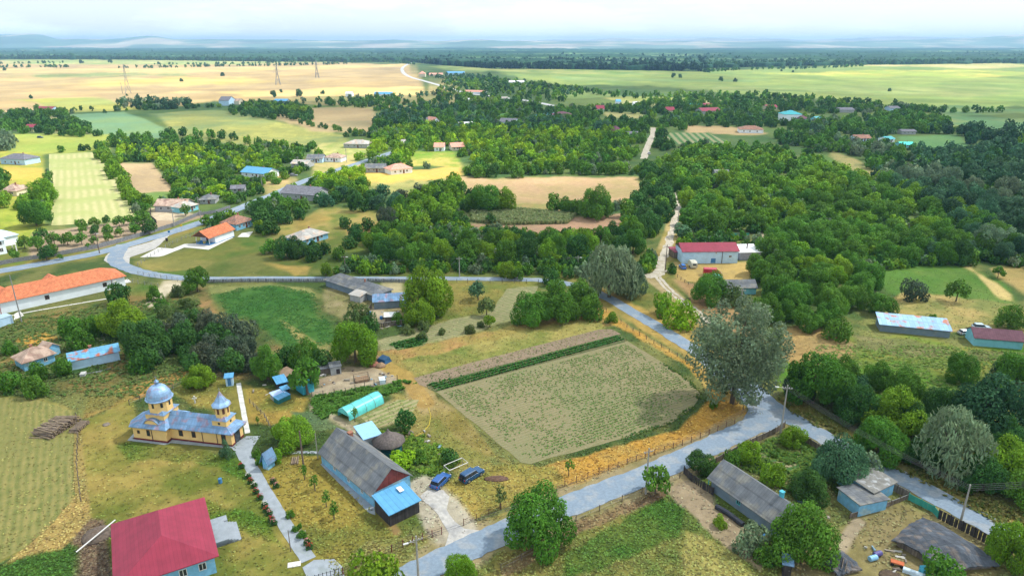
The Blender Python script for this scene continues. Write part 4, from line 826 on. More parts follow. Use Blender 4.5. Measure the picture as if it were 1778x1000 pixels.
for x in np.linspace(-gl / 2, gl / 2, 5): MB().tube([(x, y * 1.02, z * 1.02) for y, z in prof], .035, 5).build('hoop', METAL, gh)
# --- crimson barn, its white-roofed neighbour and the grey shed
e, L, D = house('barn', 'long pale blue barn with a crimson sheet roof beside the dirt track', 'barn', (1184, 458), (1280, 457), 9, 4.3, 'gx', 1.7, W_PALEBLUE, R_CRIM, oh=.4, gm=W_WOOD, wins=[('f', .72, 2.0, 1.0, .8), ('f', .2, 3.4, .5, .6)], doors=[('f', .7, .9, 1.9, W_PALEBLUE), ('f', .12, 1.6, 1.6, D_BLUE)])
MB().tube([(L * .215, -D / 2 - .08, 0), (L * .215, -D / 2 - .08, 4.1)], .1).build('drainpipe', GUT, e)
house('annex', 'white-roofed grey annex joined to the end of the crimson barn', 'shed', (1283, 452), (1320, 451), 7, 2.7, 'sf', .8, mat('lilac_grey_wall', (.30, .30, .36)), R_WHITE, oh=.3, chims=[(.0, -.1, 5.0, .3, GUT)])
house('lean_to', 'small crimson-roofed lean-to on the track side of the crimson barn', 'shed', (1171, 449), (1183, 448), 4.5, 2.2, 'sf', .5, W_WOOD, R_CRIM, oh=.3)
house('shed', 'long grey fibre-cement shed below the crimson barn', 'shed', (1243, 512), (1312, 511), 5.4, 2.2, 'gx', 1.5, W_TURQ, R_ASB, oh=.4)
# --- buildings on the east side
e, L, D = house('shed', 'long low shed with a rust-streaked pale blue roof in the east meadow', 'shed', (1527, 575), (1648, 587), 5.2, 1.9, 'sf', 1.2, W_SLATE, R_STRIPE, oh=.4)
e, L, D = house('cottage', 'turquoise-walled cottage with a purple tiled roof in the east meadow', 'house', (1690, 600), (1774, 607), 5.4, 2.3, 'gx', 1.5, W_TURQ, R_PURP, oh=.4)
# --- south-eastern homestead
sh, L, D = house('long_house', 'long slate-blue house with grey corrugated roof and turquoise chimney', 'house', (1234, 851), (1350, 935), 5.6, 2.6, 'gx', 2.1, W_SLATE, R_ASB, oh=.6, wins=[('f', -.15, 1.0, .8, .95)], chims=[(.62, .1, 5.6, .55, mat('turquoise_brick', (.08, .42, .55), var=.15))], fm=FR_T)
for x in (-L / 2 - .45,): MB().box(x, -D / 2 - .3, 0, x + .1, -D / 2 - .2, 2.3).build('porch_post', FR_T, sh)
e, L, D = house('outbuilding', 'weathered blue outbuilding with a flat mottled grey roof by the road', 'outbuilding', (1512, 876), (1549, 858), 6.2, 2.4, 'sf', .5, W_BLUE, mat('mottled_flat_roof', (.20, .20, .19), var=.25, scale=1.2, col2=(.36, .38, .40), thr=.58, pscale=.8), oh=.35)
e, L, D = house('outbuilding', 'lower blue outbuilding with a grey felt roof and peeling wall', 'outbuilding', (1453, 868), (1489, 897), 5.6, 2.0, 'sb', .3, W_BLUE, R_ASB, oh=.3)
def collapsed(name, label, P, zs, m, cat, seed):
    """a sagging roof resting on rubble: an irregular heap-like slab from ground outline and heights"""
    r = random.Random(seed); o = G(*P[0]); W_ = [G(*p) for p in P]; c = sum(W_, Vector()) / len(W_); e = tag(empty(name, c), label, cat); vs = []; n = 14
    A, B, C_, D_ = [w - c for w in W_]
    for i in range(n + 1):
        for j in range(n + 1):
            s, t = i / n, j / n; p = A.lerp(B, s).lerp(D_.lerp(C_, s), t); k = 1 - abs(2 * t - 1); k = k ** 1.0
            z = zs[0] + (zs[1] - zs[0]) * k * (.75 + .25 * math.sin(s * 7 + seed)) + r.uniform(-.05, .05)
            vs.append((p.x + r.uniform(-.12, .12), p.y + r.uniform(-.12, .12), max(.05, z * (.55 + .45 * min(1, s * 5, (1 - s) * 5)))))
    N_ = n + 1; fs = [(i * N_ + j, i * N_ + j + 1, (i + 1) * N_ + j + 1, (i + 1) * N_ + j) for i in range(n) for j in range(n)]; vs2 = [(x, y, max(0, z - .18)) for x, y, z in vs]
    b = len(vs); rim = [j for j in range(N_)] + [i * N_ + n for i in range(1, N_)] + [n * N_ + j for j in range(n - 1, -1, -1)] + [i * N_ for i in range(n - 1, 0, -1)]
    fs += [tuple(b + i for i in reversed(f)) for f in fs[:]] + [(rim[i], rim[(i + 1) % len(rim)], b + rim[(i + 1) % len(rim)], b + rim[i]) for i in range(len(rim))]
    MB().add(vs + vs2, fs).build('roof', m, e)
    bx = MB(); q = [(p * .86).xy for p in (A, B, C_, D_)]; bx.prism([tuple(p) for p in q], 0, max(.3, zs[0] - .4)); bx.build('wall', W_WOOD, e); FOOT.append((c.x, c.y, 0, 5, 4)); return e
collapsed('ruined_barn', 'sagging ruined barn under black patched roofing by the road fence', [(1545, 945), (1640, 1000), (1735, 990), (1600, 905)], (1.5, 2.7), R_BITUM, 'barn', 3)
collapsed('ruined_shed', 'half-collapsed black shed with exposed rafters', [(1424, 978), (1455, 1005), (1496, 993), (1452, 957)], (.9, 1.9), R_BITUM, 'shed', 5)
for k, (x, y) in enumerate(((1459, 964), (1465, 969), (1471, 974))): 
    p = G(x, y, 1.7); tag(MB().tube([(p.x, p.y, 1.75), (p.x - .9, p.y - 1.5, 1.3)], .07, 5).build('rafter', W_WOOD), 'bare rafter pole across the gap in the collapsed shed', 'rafter', 'rafters of the collapsed shed')
FAR = [  # A, B, depth, wall h, kind, roof h, wall, roof, label, category
 ((270, 368), (322, 368), 9, 2.8, 'gx', 2.0, W_GREY, R_TAN, 'house with a worn pink and grey fibre-cement roof behind the plank fence', 'house'),
 ((318, 371), (345, 364), 7, 2.6, 'hip', 1.6, W_TURQ, R_ASBL, 'turquoise-fronted house with a pale roof at the bend of the fence', 'house'),
 ((347, 355), (374, 354), 8, 2.2, 'hip', 1.6, W_GREY, R_ASB, 'grey thatch-coloured roof low among the trees near the bend', 'house'),
 ((411, 401), (440, 392), 8, 2.8, 'hip', 2.2, W_BLUE, R_TILE, 'blue-walled house with a brown tiled hipped roof beside the small white house', 'house'),
 ((525, 428), (570, 414), 9, 2.4, 'hip', 2.0, W_BLUE, R_ASBL, 'house with a pale grey hipped roof sunk among trees', 'house'),
 ((420, 307), (463, 311), 10, 2.8, 'gx', 2.3, W_WHITE, R_BLUE, 'white house with a bright blue roof beyond the bend of the main road', 'house'),
 ((402, 336), (425, 335), 6, 2.3, 'gx', 1.2, W_GREY, R_DARK, 'dark low roof below the blue-roofed white house', 'shed'),
 ((488, 345), (548, 350), 12, 3.0, 'gx', 2.6, W_GREY, R_DARK, 'long dark grey roof beside the main road among trees', 'house'),
 ((2, 285), (44, 287), 11, 3.5, 'hip', 2.4, W_PALEBLUE, R_DARK, 'pale house with a dark slate hipped roof at the edge of the sunny plots', 'house'),
 ((4, 341), (30, 341), 8, 2.8, 'hip', 2.6, W_CREAM, R_TAN, 'cream house with a faded tan hipped roof beside the pale stubble field', 'house'),
 ((30, 338), (50, 334), 6, 2.4, 'gx', 1.2, W_CREAM, R_TAN, 'small tan-roofed wing touching the cream house', 'shed'),
 ((597, 257), (638, 258), 12, 3.0, 'hip', 2.2, W_GREY, R_ASBL, 'grey hipped-roof house at the edge of the long green field', 'house'),
 ((533, 283), (560, 283), 9, 2.6, 'gx', 2.0, W_PALEBLUE, R_ASB, 'grey-roofed house next to the salmon-grey roof along the road', 'house'),
 ((563, 281), (592, 282), 9, 2.8, 'hip', 2.0, W_WHITE, R_TAN, 'white house under a pale tan roof along the road', 'house'),
 ((506, 291), (534, 292), 9, 2.4, 'gx', 1.6, W_GREY, R_ASBL, 'long pale grey roof just across the road bend', 'house'),
 ((634, 300), (668, 300), 9, 2.6, 'gx', 1.8, W_GREY, R_ASB, 'dark grey roof beside the salmon hipped roof', 'house'),
 ((679, 304), (716, 300), 9, 2.9, 'hip', 2.3, W_WHITE, R_PINK, 'white house with a salmon hipped roof facing the golden plot', 'house'),
 ((754, 263), (771, 263), 9, 3.0, 'gx', 2.2, W_WHITE, R_PINK, 'white cottage with a salmon roof on the sunny lawn', 'house'),
 ((785, 262), (806, 261), 9, 2.6, 'gx', 2.2, W_CREAM, R_PINK, 'low salmon-roofed cottage in the trees past the sunny lawn', 'house'),
 ((697, 255), (703, 255), 6, 3.2, 'gx', 1.5, W_WHITE, R_ASBL, 'tiny white outbuilding among bright green trees', 'shed'),
 ((63, 197), (90, 197), 14, 4.0, 'gx', 2.4, W_PALEBLUE, R_CRIM, 'crimson-roofed farm building beyond the western fields', 'house'),
 ((44, 226), (59, 226), 9, 2.5, 'gx', 1.8, W_GREY, R_CRIM, 'small crimson roof in the western trees', 'house'),
 ((381, 184), (398, 184), 20, 6.0, 'gx', 4.0, W_PALEBLUE, R_DARK, 'tall grey farmhouse at the edge of the straw plain', 'house'),
 ((400, 182), (415, 182), 16, 4.0, 'gx', 2.5, W_CREAM, R_TAN, 'tan-roofed barn next to the tall grey farmhouse', 'barn'),
 ((476, 180), (498, 180), 12, 3.0, 'gx', 2.0, W_GREY, R_BLUE, 'bright blue sheet roof on the edge of the straw plain', 'barn'),
 ((740, 219), (752, 219), 11, 4.0, 'gx', 3.0, W_GREY, R_DARK, 'dark-roofed half of a pair of houses amid the dark trees', 'house'),
 ((753, 220), (763, 219), 11, 4.4, 'gy', 3.4, W_WHITE, R_PINK, 'white gabled house with a pink roof amid the dark trees', 'house'),
 ((800, 223), (823, 222), 12, 3.0, 'gx', 1.6, W_WHITE, R_WHITE, 'long low white building in the middle distance trees', 'house'),
 ((866, 218), (893, 219), 16, 3.2, 'gx', 2.6, W_PALEBLUE, R_DARK, 'broad slate-roofed house with a red end by the far road', 'house'),
 ((960, 206), (993, 206), 16, 3.4, 'hip', 2.6, W_PALEBLUE, R_PURP, 'purple-roofed house with pale blue fence near the far road', 'house'),
 ((1036, 195), (1049, 195), 13, 3.6, 'gx', 3.0, W_WHITE, R_CRIM, 'small house with a pinkish crimson roof on a clearing', 'house'),
 ((1155, 197), (1171, 197), 13, 3.0, 'gx', 3.0, W_CREAM, R_CRIM, 'square crimson-roofed cottage in the far gardens', 'house'),
 ((1219, 199), (1251, 198), 14, 3.4, 'gx', 2.6, W_GREY, R_CRIM, 'long crimson-roofed farmhouse in the far gardens', 'house'),
 ((1222, 188), (1236, 188), 10, 3.0, 'gx', 2.0, W_GREY, R_CRIM, 'upper crimson-roofed shed behind the long crimson farmhouse', 'shed'),
 ((1200, 187), (1218, 187), 10, 2.5, 'gx', 1.5, W_GREY, R_TEAL, 'faint turquoise roof in the far gardens', 'shed'),
 ((1283, 231), (1325, 232), 13, 3.0, 'hip', 2.4, W_WHITE, R_TILE, 'white long cottage with a terracotta roof above the vegetable rows', 'house'),
 ((1331, 191), (1349, 191), 12, 3.0, 'gx', 2.0, W_CREAM, R_CRIM, 'crimson roof peeping out beyond the teal-roofed house', 'house'),
 ((1360, 213), (1391, 213), 15, 7.5, 'hip', 3.0, W_WHITE, R_TEAL, 'two-storey white house with a teal hipped roof in the far trees', 'house'),
 ((1391, 214), (1403, 213), 12, 4.0, 'hip', 3.0, W_PALEBLUE, R_PURP, 'violet-roofed wing beside the two-storey teal-roofed house', 'house'),
 ((1418, 213), (1430, 212), 8, 3.0, 'gx', 2.0, W_TURQ, R_TEAL, 'small bright turquoise roof next to the violet-roofed wing', 'shed'),
 ((1485, 246), (1512, 246), 10, 2.4, 'gx', 2.0, W_PALEBLUE, R_TILE, 'brown-roofed cottage hidden in the eastern trees', 'house'),
 ((1540, 248), (1553, 247), 8, 2.5, 'gx', 1.5, W_WHITE, R_TEAL, 'small teal-roofed hut in the eastern trees', 'shed'),
 ((1565, 257), (1588, 257), 9, 2.2, 'gx', 1.4, W_TURQ, mat('aqua_tarp', (.10, .70, .60)), 'aqua tarpaulin tent in an eastern garden', 'shed'),
 ((1066, 236), (1084, 235), 12, 3.0, 'hip', 4.0, W_GREY, R_PURP, 'pointed violet roof among the central trees', 'house'),
 ((1084, 239), (1108, 239), 10, 2.5, 'gx', 1.6, W_GREY, R_DARK, 'low grey roof running on from the pointed violet roof', 'house'),
 ((1243, 309), (1266, 309), 8, 2.4, 'gx', 1.4, W_GREY, R_ASB, 'lone grey roof deep in the eastern wood', 'shed'),
 ((727, 134), (738, 134), 18, 7, 'hip', 5, W_CREAM, R_PINK, 'tall salmon-roofed house beside the far bend of the road', 'house'),
 ((745, 133), (768, 133), 20, 4, 'gx', 3, W_CREAM, R_PINK, 'long salmon-roofed farm building at the village edge', 'barn'),
 ((775, 131), (806, 131), 24, 5, 'gx', 3, W_PALEBLUE, R_BLUE, 'very long blue-roofed warehouse at the village edge', 'barn'),
 ((884, 147), (910, 147), 18, 4, 'gx', 2.5, W_WHITE, R_WHITE, 'long white-roofed barn in the north of the village', 'barn'),
 ((853, 176), (881, 176), 14, 3, 'gx', 2, W_GREY, R_ASBL, 'grey barn roof in the northern gardens', 'barn'),
 ((805, 163), (840, 164), 12, 3, 'gx', 2, W_WHITE, R_PINK, 'string-like pink roof next to the far road', 'house'),
 ((804, 178), (825, 178), 10, 3, 'gx', 1.6, W_WHITE, R_WHITE, 'pale low building in the northern gardens', 'shed'),
 ((650, 169), (680, 169), 14, 4, 'gx', 2.5, W_WHITE, R_BLUE, 'blue and white farm roofs at the straw plain edge', 'barn'),
 ((600, 168), (611, 168), 12, 4, 'gx', 2, W_WHITE, R_WHITE, 'small white farm shed at the straw plain edge', 'shed'),
 ((1070, 181), (1078, 181), 10, 3, 'gx', 2, W_WHITE, R_BLUE, 'small blue and white hut in the northern field', 'shed'),
 ((1100, 185), (1110, 185), 10, 3, 'gx', 2, W_WHITE, R_WHITE, 'white hut in the northern field', 'shed'),
 ((1458, 196), (1483, 196), 14, 3, 'gx', 1.8, W_GREY, R_DARK, 'grey barn at the eastern field edge', 'barn'),
 ((1545, 193), (1562, 193), 12, 3, 'gx', 1.8, W_PALEBLUE, R_DARK, 'pale grey barn at the tip of the eastern trees', 'barn'),
 ((1566, 234), (1590, 234), 9, 2.5, 'gx', 1.2, W_GREY, R_DARK, 'grey strip roof in the eastern trees', 'shed'),
 ((6, 99), (28, 98), 40, 6, 'gx', 3, W_WHITE, R_WHITE, 'white industrial shed far out on the western plain', 'warehouse'),
]
for A, B, D_, h, kd, rh, wm, rm, lb, ct in FAR:
    far = A[1] < 240; Lw = (G(*B) - G(*A)).length
    wins = [] if A[1] < 200 else [('f', s_, .9, 1.1, 1.2) for s_ in ((-.6, -.1, .5) if Lw > 8 else (-.4, .4))]
    dd = [] if far else [('f', .2, 1.0, 2.0, FR_B)]
    ch_ = [] if far else [(.3, .1, h + rh + .5, .5, BRICK)]
    house({'house': 'house', 'shed': 'shed', 'barn': 'barn', 'warehouse': 'warehouse'}[ct], lb, ct, A, B, D_, h, kd, rh, wm, rm, oh=.5, wins=wins, doors=dd, chims=ch_)
# blue and white villa at the western edge
vl, L, D = house('villa', 'white villa with pale blue hipped roofs and arched porch at the western edge', 'house', (-30, 448), (13, 440), 10, 5.2, 'hip', 2.0, W_WHITE, mat('pale_blue_tile', (.45, .60, .72), var=.1, panel=(.5, .5, 0)), oh=.6, wins=[('f', .6, 3.3, 1.1, 1.4), ('f', .6, .9, 1.1, 1.4), ('r', -.3, 3.3, 1.1, 1.4)])
MB().box(L / 2 + .01, -D / 2, 2.6, L / 2 + 3.2, D / 2 - 3, 2.85).build('balcony', FR_W, vl)
for y in (-D / 2 + .1, 0): MB().box(L / 2 + 2.8, y, 0, L / 2 + 3.15, y + .35, 2.6).build('porch_post', FR_W, vl)
house('villa_wing', 'pale blue hipped wing of the western villa', 'house', (-5, 428), (33, 420), 9, 3.0, 'hip', 1.8, W_WHITE, mat('pale_blue_tile', ()), oh=.5)
for o in [o for o in COL.objects if o.parent is None and o.get('category') and o.type == 'EMPTY']:
    p = proj(*o.location); BUILT.append((p[0], p[1], o['label'], o))
# ================================================================== trees
rng = np.random.default_rng(7); rnd = random.Random(7)
def crown(n, leaf, seed, lobes=16, shape='round', lobe_r=(.30, .46), sink=.0):
    """unit crown (radius 1, z 0..1) of small leaf-sized faces gathered in clumps; returns verts (n,4,3) and a tint per leaf"""
    r = np.random.default_rng(seed); Ls = []
    k = 0
    while len(Ls) < lobes and k < 4000:
        k += 1; p = r.normal(size=3); p /= np.linalg.norm(p)
        if shape == 'round': p[2] = abs(p[2]) * 1.15 - .35; rad = r.uniform(.42, .88)
        elif shape == 'poplar': p[2] = p[2] * .95; rad = r.uniform(.35, .80)
        elif shape == 'willow': p[2] = abs(p[2]) * .9 - .35; rad = r.uniform(.5, .72)
        elif shape == 'spruce':
            h = r.uniform(0, 1); a = r.uniform(0, 6.283); q = (1 - h) * .62; Ls.append((np.array([q * math.cos(a), q * math.sin(a), h * 1.9 - .95]), .16 + .26 * (1 - h), r.uniform(.85, 1.15))); continue
        else: rad = r.uniform(.3, .65)
        c = p * rad
        if all(np.linalg.norm(c - q[0]) > .24 for q in Ls): Ls.append((c, r.uniform(*lobe_r), r.uniform(.74, 1.24)))
    C = np.array([l[0] for l in Ls]); Rr = np.array([l[1] for l in Ls]); T = np.array([l[2] for l in Ls])
    m = int(n * 2.2); i = r.choice(len(Ls), m, p=Rr ** 2 / (Rr ** 2).sum()); d = r.normal(size=(m, 3)); d /= np.linalg.norm(d, axis=1)[:, None]
    P = C[i] + d * (Rr[i] * r.uniform(.72, 1.10, m))[:, None]
    keep = np.ones(m, bool)
    for j in range(len(Ls)): keep &= (np.linalg.norm(P - C[j], axis=1) > Rr[j] * .70) | (i == j)
    keep &= P[:, 2] > -1.02
    P, d, i = P[keep][:n], d[keep][:n], i[keep][:n]; m = len(P)
    nn = d * .75 + r.normal(size=(m, 3)) * .42 + np.array([0, 0, .25]); nn /= np.linalg.norm(nn, axis=1)[:, None]
    a = np.cross(nn, r.normal(size=(m, 3))); a /= np.linalg.norm(a, axis=1)[:, None]; b = np.cross(nn, a)
    s = leaf * r.uniform(.6, 1.35, m)[:, None] * .5; e = r.uniform(.65, 1.0, (m, 4, 1))
    if shape == 'willow': b[:, 2] -= .9; b /= np.linalg.norm(b, axis=1)[:, None]; a = a * .6; b = b * 1.6
    if shape == 'poplar': b[:, 2] -= .35; b /= np.linalg.norm(b, axis=1)[:, None]
    V = np.stack([-a * s, -b * s, a * s, b * s], 1) * e + P[:, None, :]
    q0, q1 = np.quantile(V[:, :, 2], (.012, .995)); V[:, :, 2] = (V[:, :, 2] - q0) / (q1 - q0); V[:, :, :2] /= np.quantile(np.hypot(V[:, :, 0], V[:, :, 1]), .985)
    t = T[i] * r.uniform(.86, 1.14, m)
    hue = r.uniform(-.08, .08, m)
    col = np.stack([t * (1 + hue), t, t * (1 - hue * .5)], 1)
    return V.astype(np.float32), col.astype(np.float32)
LEAF = attrmat('leaf', 'tint', scales=None, rough=.62, transl=.28, objcol=True); LEAFB = attrmat('leaf_mass', 'tint', scales=None, rough=.65, transl=.22)
BARK = mat('bark', (.13, .10, .075), var=.3, scale=3); BARKP = mat('pale_bark', (.33, .31, .27), var=.25, scale=2)
def tmesh(name, T):
    V, c = T; n = len(V); o = mesh_np(name, V.reshape(-1, 3), np.arange(n * 4).reshape(n, 4), LEAF, attr={'tint': np.repeat(c, 4, 0)})
    me = o.data; bpy.data.objects.remove(o); return me
TPL = {
 'big': [crown(12000, .07, 100 + i, 26, lobe_r=(.19, .40)) for i in range(4)], 'mid': [crown(6000, .092, 110 + i, 22, lobe_r=(.20, .42)) for i in range(5)], 'small': [crown(2600, .13, 120 + i, 16, lobe_r=(.22, .42)) for i in range(4)],
 'poplar': [crown(17000, .048, 130, 70, 'poplar', (.11, .21)), crown(3500, .11, 131, 26, 'poplar', (.2, .34))], 'willow': [crown(5200, .085, 140 + i, 22, 'willow', (.22, .36)) for i in range(2)],
 'spruce': [crown(2600, .11, 150, 40, 'spruce')], 'fruit': [crown(900, .20, 160 + i, 9, lobe_r=(.30, .46)) for i in range(3)], 'sapling': [crown(160, .30, 170 + i, 6) for i in range(3)],
 'bush': [crown(1500, .15, 180 + i, 12, sink=1) for i in range(3)],
}
LOW = {'big': [crown(900, .20, 200 + i, 18, lobe_r=(.2, .42)) for i in range(5)], 'mid': [crown(320, .30, 210 + i, 13, lobe_r=(.2, .42)) for i in range(5)], 'small': [crown(60, .62, 220 + i, 7) for i in range(5)]}
CM = {k: [tmesh('crown', t) for t in v] for k, v in TPL.items()}
def trunkmesh(seed, limbs=5, m=BARK):
    r = random.Random(seed); b = MB(); bend = [(0, 0, 0), (r.uniform(-.02, .02), r.uniform(-.02, .02), .25), (r.uniform(-.05, .05), r.uniform(-.05, .05), .55), (r.uniform(-.06, .06), r.uniform(-.06, .06), .9)]
    b.tube(bend, .045, 7, .012)
    for k in range(limbs):
        a = k * 2.4 + r.uniform(-.4, .4); z = r.uniform(.25, .6); l = r.uniform(.22, .34); p = Vector(bend[1]).lerp(Vector(bend[2]), (z - .25) / .35)
        p.z = z; b.tube([p, p + Vector((math.cos(a) * l * .6, math.sin(a) * l * .6, l * .45)), p + Vector((math.cos(a) * l, math.sin(a) * l, l * .95))], .02, 5, .006)
    o = b.build('trunk', m); me = o.data; bpy.data.objects.remove(o); return me
TM = [trunkmesh(i) for i in range(4)]; TMP = [trunkmesh(9, 7, BARK)]; TMB = [trunkmesh(i + 20, 9, BARKP) for i in range(2)]
# species: crown set, height / width, share of height that is bare trunk, trunk set
SP_ = {'tree': ('big', .80, .07, TM), 'oak': ('mid', .80, .05, TM), 'poplar': ('poplar', 1.18, .12, TMP), 'willow': ('willow', .95, .08, TM), 'spruce': ('spruce', 1.35, .04, TM),
       'fruit': ('fruit', 1.0, .24, TM), 'sapling': ('sapling', 1.5, .42, TM), 'bush': ('bush', .8, 0, None)}
NAME = {'tree': 'broadleaf_tree', 'oak': 'broadleaf_tree', 'poplar': 'poplar_tree', 'willow': 'willow_tree', 'spruce': 'spruce_tree', 'fruit': 'fruit_tree', 'sapling': 'sapling', 'bush': 'bush', 'bare': 'bare_tree'}
CATG = {'tree': 'tree', 'oak': 'tree', 'poplar': 'poplar', 'willow': 'willow', 'spruce': 'spruce', 'fruit': 'fruit tree', 'sapling': 'sapling', 'bush': 'bush'}
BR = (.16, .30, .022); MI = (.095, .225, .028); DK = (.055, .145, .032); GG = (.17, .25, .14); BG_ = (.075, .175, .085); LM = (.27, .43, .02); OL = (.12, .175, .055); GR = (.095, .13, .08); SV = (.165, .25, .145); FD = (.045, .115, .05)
TREES = []        # x, y, crown radius, species, tint, note, group
def T(kind, px, py, w, tint, note=None, hr=1.0, group=None):
    hw, tb = SP_[kind][1] * hr, SP_[kind][2]
    z = 3.0
    for _ in range(6):
        p = G(px, py, z); R = w * (.55 if kind in ('tree', 'oak') else .5) * depth(p) / FPX; z = 2 * R * hw * (tb + (1 - tb) * .5)
    TREES.append([p.x, p.y, R, kind, tint, note, group, hr, True])
# trees one can single out in the photograph (pixel centre of the crown, pixel width)
T('tree', 938, 903, 122, MI, 'dense round dark green tree standing alone at the lower road edge', 1.0)
T('tree', 797, 985, 58, BR, 'bright green tree cut by the lower frame edge beside the road')
T('poplar', 1283, 603, 166, SV, 'huge silver-leaved poplar towering over the road junction')
T('willow', 1060, 468, 100, GG, 'grey-green willow at the bend of the straight road'); T('willow', 1095, 484, 62, GG, 'smaller grey-green willow leaning on the big one at the bend')
T('tree', 1395, 922, 118, MI, 'spreading locust tree over the end of the slate-blue house'); T('bush', 1302, 935, 62, GG, 'grey-green shrub beneath the spreading locust')
T('tree', 1405, 840, 66, DK, 'round dark tree in the garden behind the slate-blue house'); T('tree', 1462, 800, 92, BG_, 'broad blue-green tree leaning towards the road fence'); T('fruit', 1508, 806, 50, GG, 'thin grey-green fruit tree touching the road fence')
T('bush', 1340, 822, 50, BR, 'light green bush amid the vegetable rows'); T('tree', 1377, 756, 46, BR, 'rounded bright tree at the corner of the plank fence', .9); T('bush', 1300, 785, 50, BR, 'bright bush by the road end of the slate-blue house'); T('bush', 1270, 800, 40, MI, 'dim bush filling the fence corner'); T('tree', 1215, 797, 46, DK, 'dark small tree at the picket gate'); T('bush', 1240, 812, 28, MI, 'low bush between the picket gate and the slate-blue house')
T('fruit', 1140, 830, 52, MI, 'small leafy tree at the foot of the roadside pole')
T('tree', 1760, 945, 90, BR, 'bright tree at the lower end of the road fence'); T('bush', 1640, 990, 70, MI, 'leafy bush in front of the ruined barn'); T('bush', 1250, 905, 26, BR, 'small bright sapling-like bush in the bare yard')
T('bush', 1330, 960, 46, MI, 'low green bush under the locust tree'); T('bush', 1425, 925, 40, MI, 'second low green bush under the locust tree'); T('bush', 655, 995, 90, BR, 'spreading bright bush along the lower fence')
T('tree', 1418, 655, 112, MI, 'vivid green tree beside the junction across the road', .95); T('tree', 1490, 700, 78, DK, 'dark tree behind the junction across the road'); T('tree', 1560, 712, 112, BR, 'yellow-green tree in the row across the road', .9); T('tree', 1530, 760, 84, MI, 'mid green tree hugging the road across from the garden')
T('willow', 1655, 765, 130, GG, 'big drooping grey-green willow in the row across the road'); T('tree', 1725, 700, 130, FD, 'blackish-green broad tree behind the drooping willow'); T('tree', 1755, 800, 96, BR, 'bright green tree at the road end of the row'); T('tree', 1608, 782, 70, DK, 'dark tree at the foot of the drooping willow'); T('tree', 1704, 822, 78, DK, 'low dark tree below the drooping willow')
T('tree', 1770, 640, 70, MI, 'tree at the meadow corner by the turquoise cottage'); T('tree', 1640, 700, 70, DK, 'shaded tree between the yellow-green one and the blackish one')
T('bush', 1180, 545, 62, LM, 'lime green thicket between the road and the track'); T('bush', 1150, 530, 46, BR, 'darker half of the lime thicket'); T('bush', 1030, 540, 40, MI, 'bush at the foot of the walnut clump'); T('bush', 1062, 552, 24, BR, 'small bright bush on the golden verge')
T('tree', 925, 535, 62, MI, 'western tree of the walnut clump above the big field'); T('tree', 965, 520, 82, MI, 'central tree of the walnut clump above the big field'); T('tree', 1008, 515, 72, MI, 'eastern tree of the walnut clump above the big field')
T('tree', 743, 502, 88, BR, 'tall fresh green tree beside the stony farmyard', 1.1); T('tree', 728, 540, 50, BR, 'smaller green tree below the tall fresh one', 1.0)
T('bush', 692, 553, 26, MI, 'leafy bush by the white-roofed shelter'); T('tree', 614, 592, 82, BR, 'large round tree at the barnyard rear', 1.05); T('bush', 642, 610, 34, OL, 'olive shrub at the side of the round barnyard tree')
T('tree', 462, 628, 60, MI, 'tree over the western end of the barnyard row', 1.2); T('fruit', 530, 645, 56, MI, 'leaning tree over the turquoise tarpaulin shed', 1.3); T('tree', 530, 615, 56, MI, 'dark tree north of the leaning one'); T('bush', 500, 620, 50, DK, 'dark bush row behind the barnyard'); T('bush', 555, 625, 46, DK, 'dark bush behind the sty')
T('tree', 346, 652, 50, BR, 'compact bright tree near the churchyard edge', .95); T('tree', 505, 748, 72, BR, 'bright spreading tree beside the church path', .7); T('fruit', 703, 728, 42, DK, 'small round dark tree past the greenhouse', .9); T('fruit', 782, 790, 34, DK, 'small round dark tree next to the metal frame', .8)
T('tree', 210, 550, 84, BR, 'broad green tree between the white hall and the rusty blue shed', .85); T('tree', 250, 585, 84, DK, 'dark tree touching the broad green one'); T('bush', 205, 510, 46, DK, 'dark shrub at the hall corner')
T('tree', 340, 485, 44, MI, 'tree at the bend of the side road', 1.1); T('spruce', 391, 778, 27, BG_, 'blue spruce at the church corner'); T('tree', 58, 368, 52, MI, 'shady tree on the sunny lawn'); T('tree', 70, 330, 46, BR, 'bright tree at the edge of the pale stubble')
T('bush', 480, 792, 30, BR, 'leafy bush behind the shrine'); T('bush', 694, 800, 56, LM, 'lime vine patch beside the long house', .5); T('bush', 722, 792, 40, MI, 'bushy vegetable patch beside the long house', .5); T('bush', 670, 772, 22, BR, 'small shrub against the gazebo')
T('fruit', 845, 528, 34, OL, 'grey-green fruit tree on the furrowed plot'); T('fruit', 830, 500, 36, BG_, 'fruit tree above the furrowed plot'); T('fruit', 850, 555, 22, BR, 'tiny bright tree below the furrowed plot'); T('tree', 882, 468, 34, BR, 'bright tree standing against the straight road'); T('tree', 898, 475, 24, MI, 'small tree next to the bright one on the straight road'); T('tree', 565, 468, 28, BR, 'lone leafy tree against the straight road'); T('bush', 958, 480, 34, DK, 'dark shrub where the straight road meets the walnuts')
T('tree', 1235, 500, 66, MI, 'dense tree west of the long grey shed', .9); T('bush', 1275, 512, 46, OL, 'olive shrub in front of the long grey shed'); T('bush', 1455, 570, 50, MI, 'shrub at the edge of the big walnut wood'); T('fruit', 1665, 500, 42, MI, 'lone round tree on the eastern meadow', .95); T('bush', 1590, 505, 46, GR, 'greyish shrub on the eastern meadow'); T('bush', 1622, 552, 18, MI, 'small bush above the streaked roof'); T('tree', 1755, 548, 48, MI, 'tree behind the purple-roofed cottage'); T('fruit', 1735, 470, 22, MI, 'little tree beside the worn meadow track')
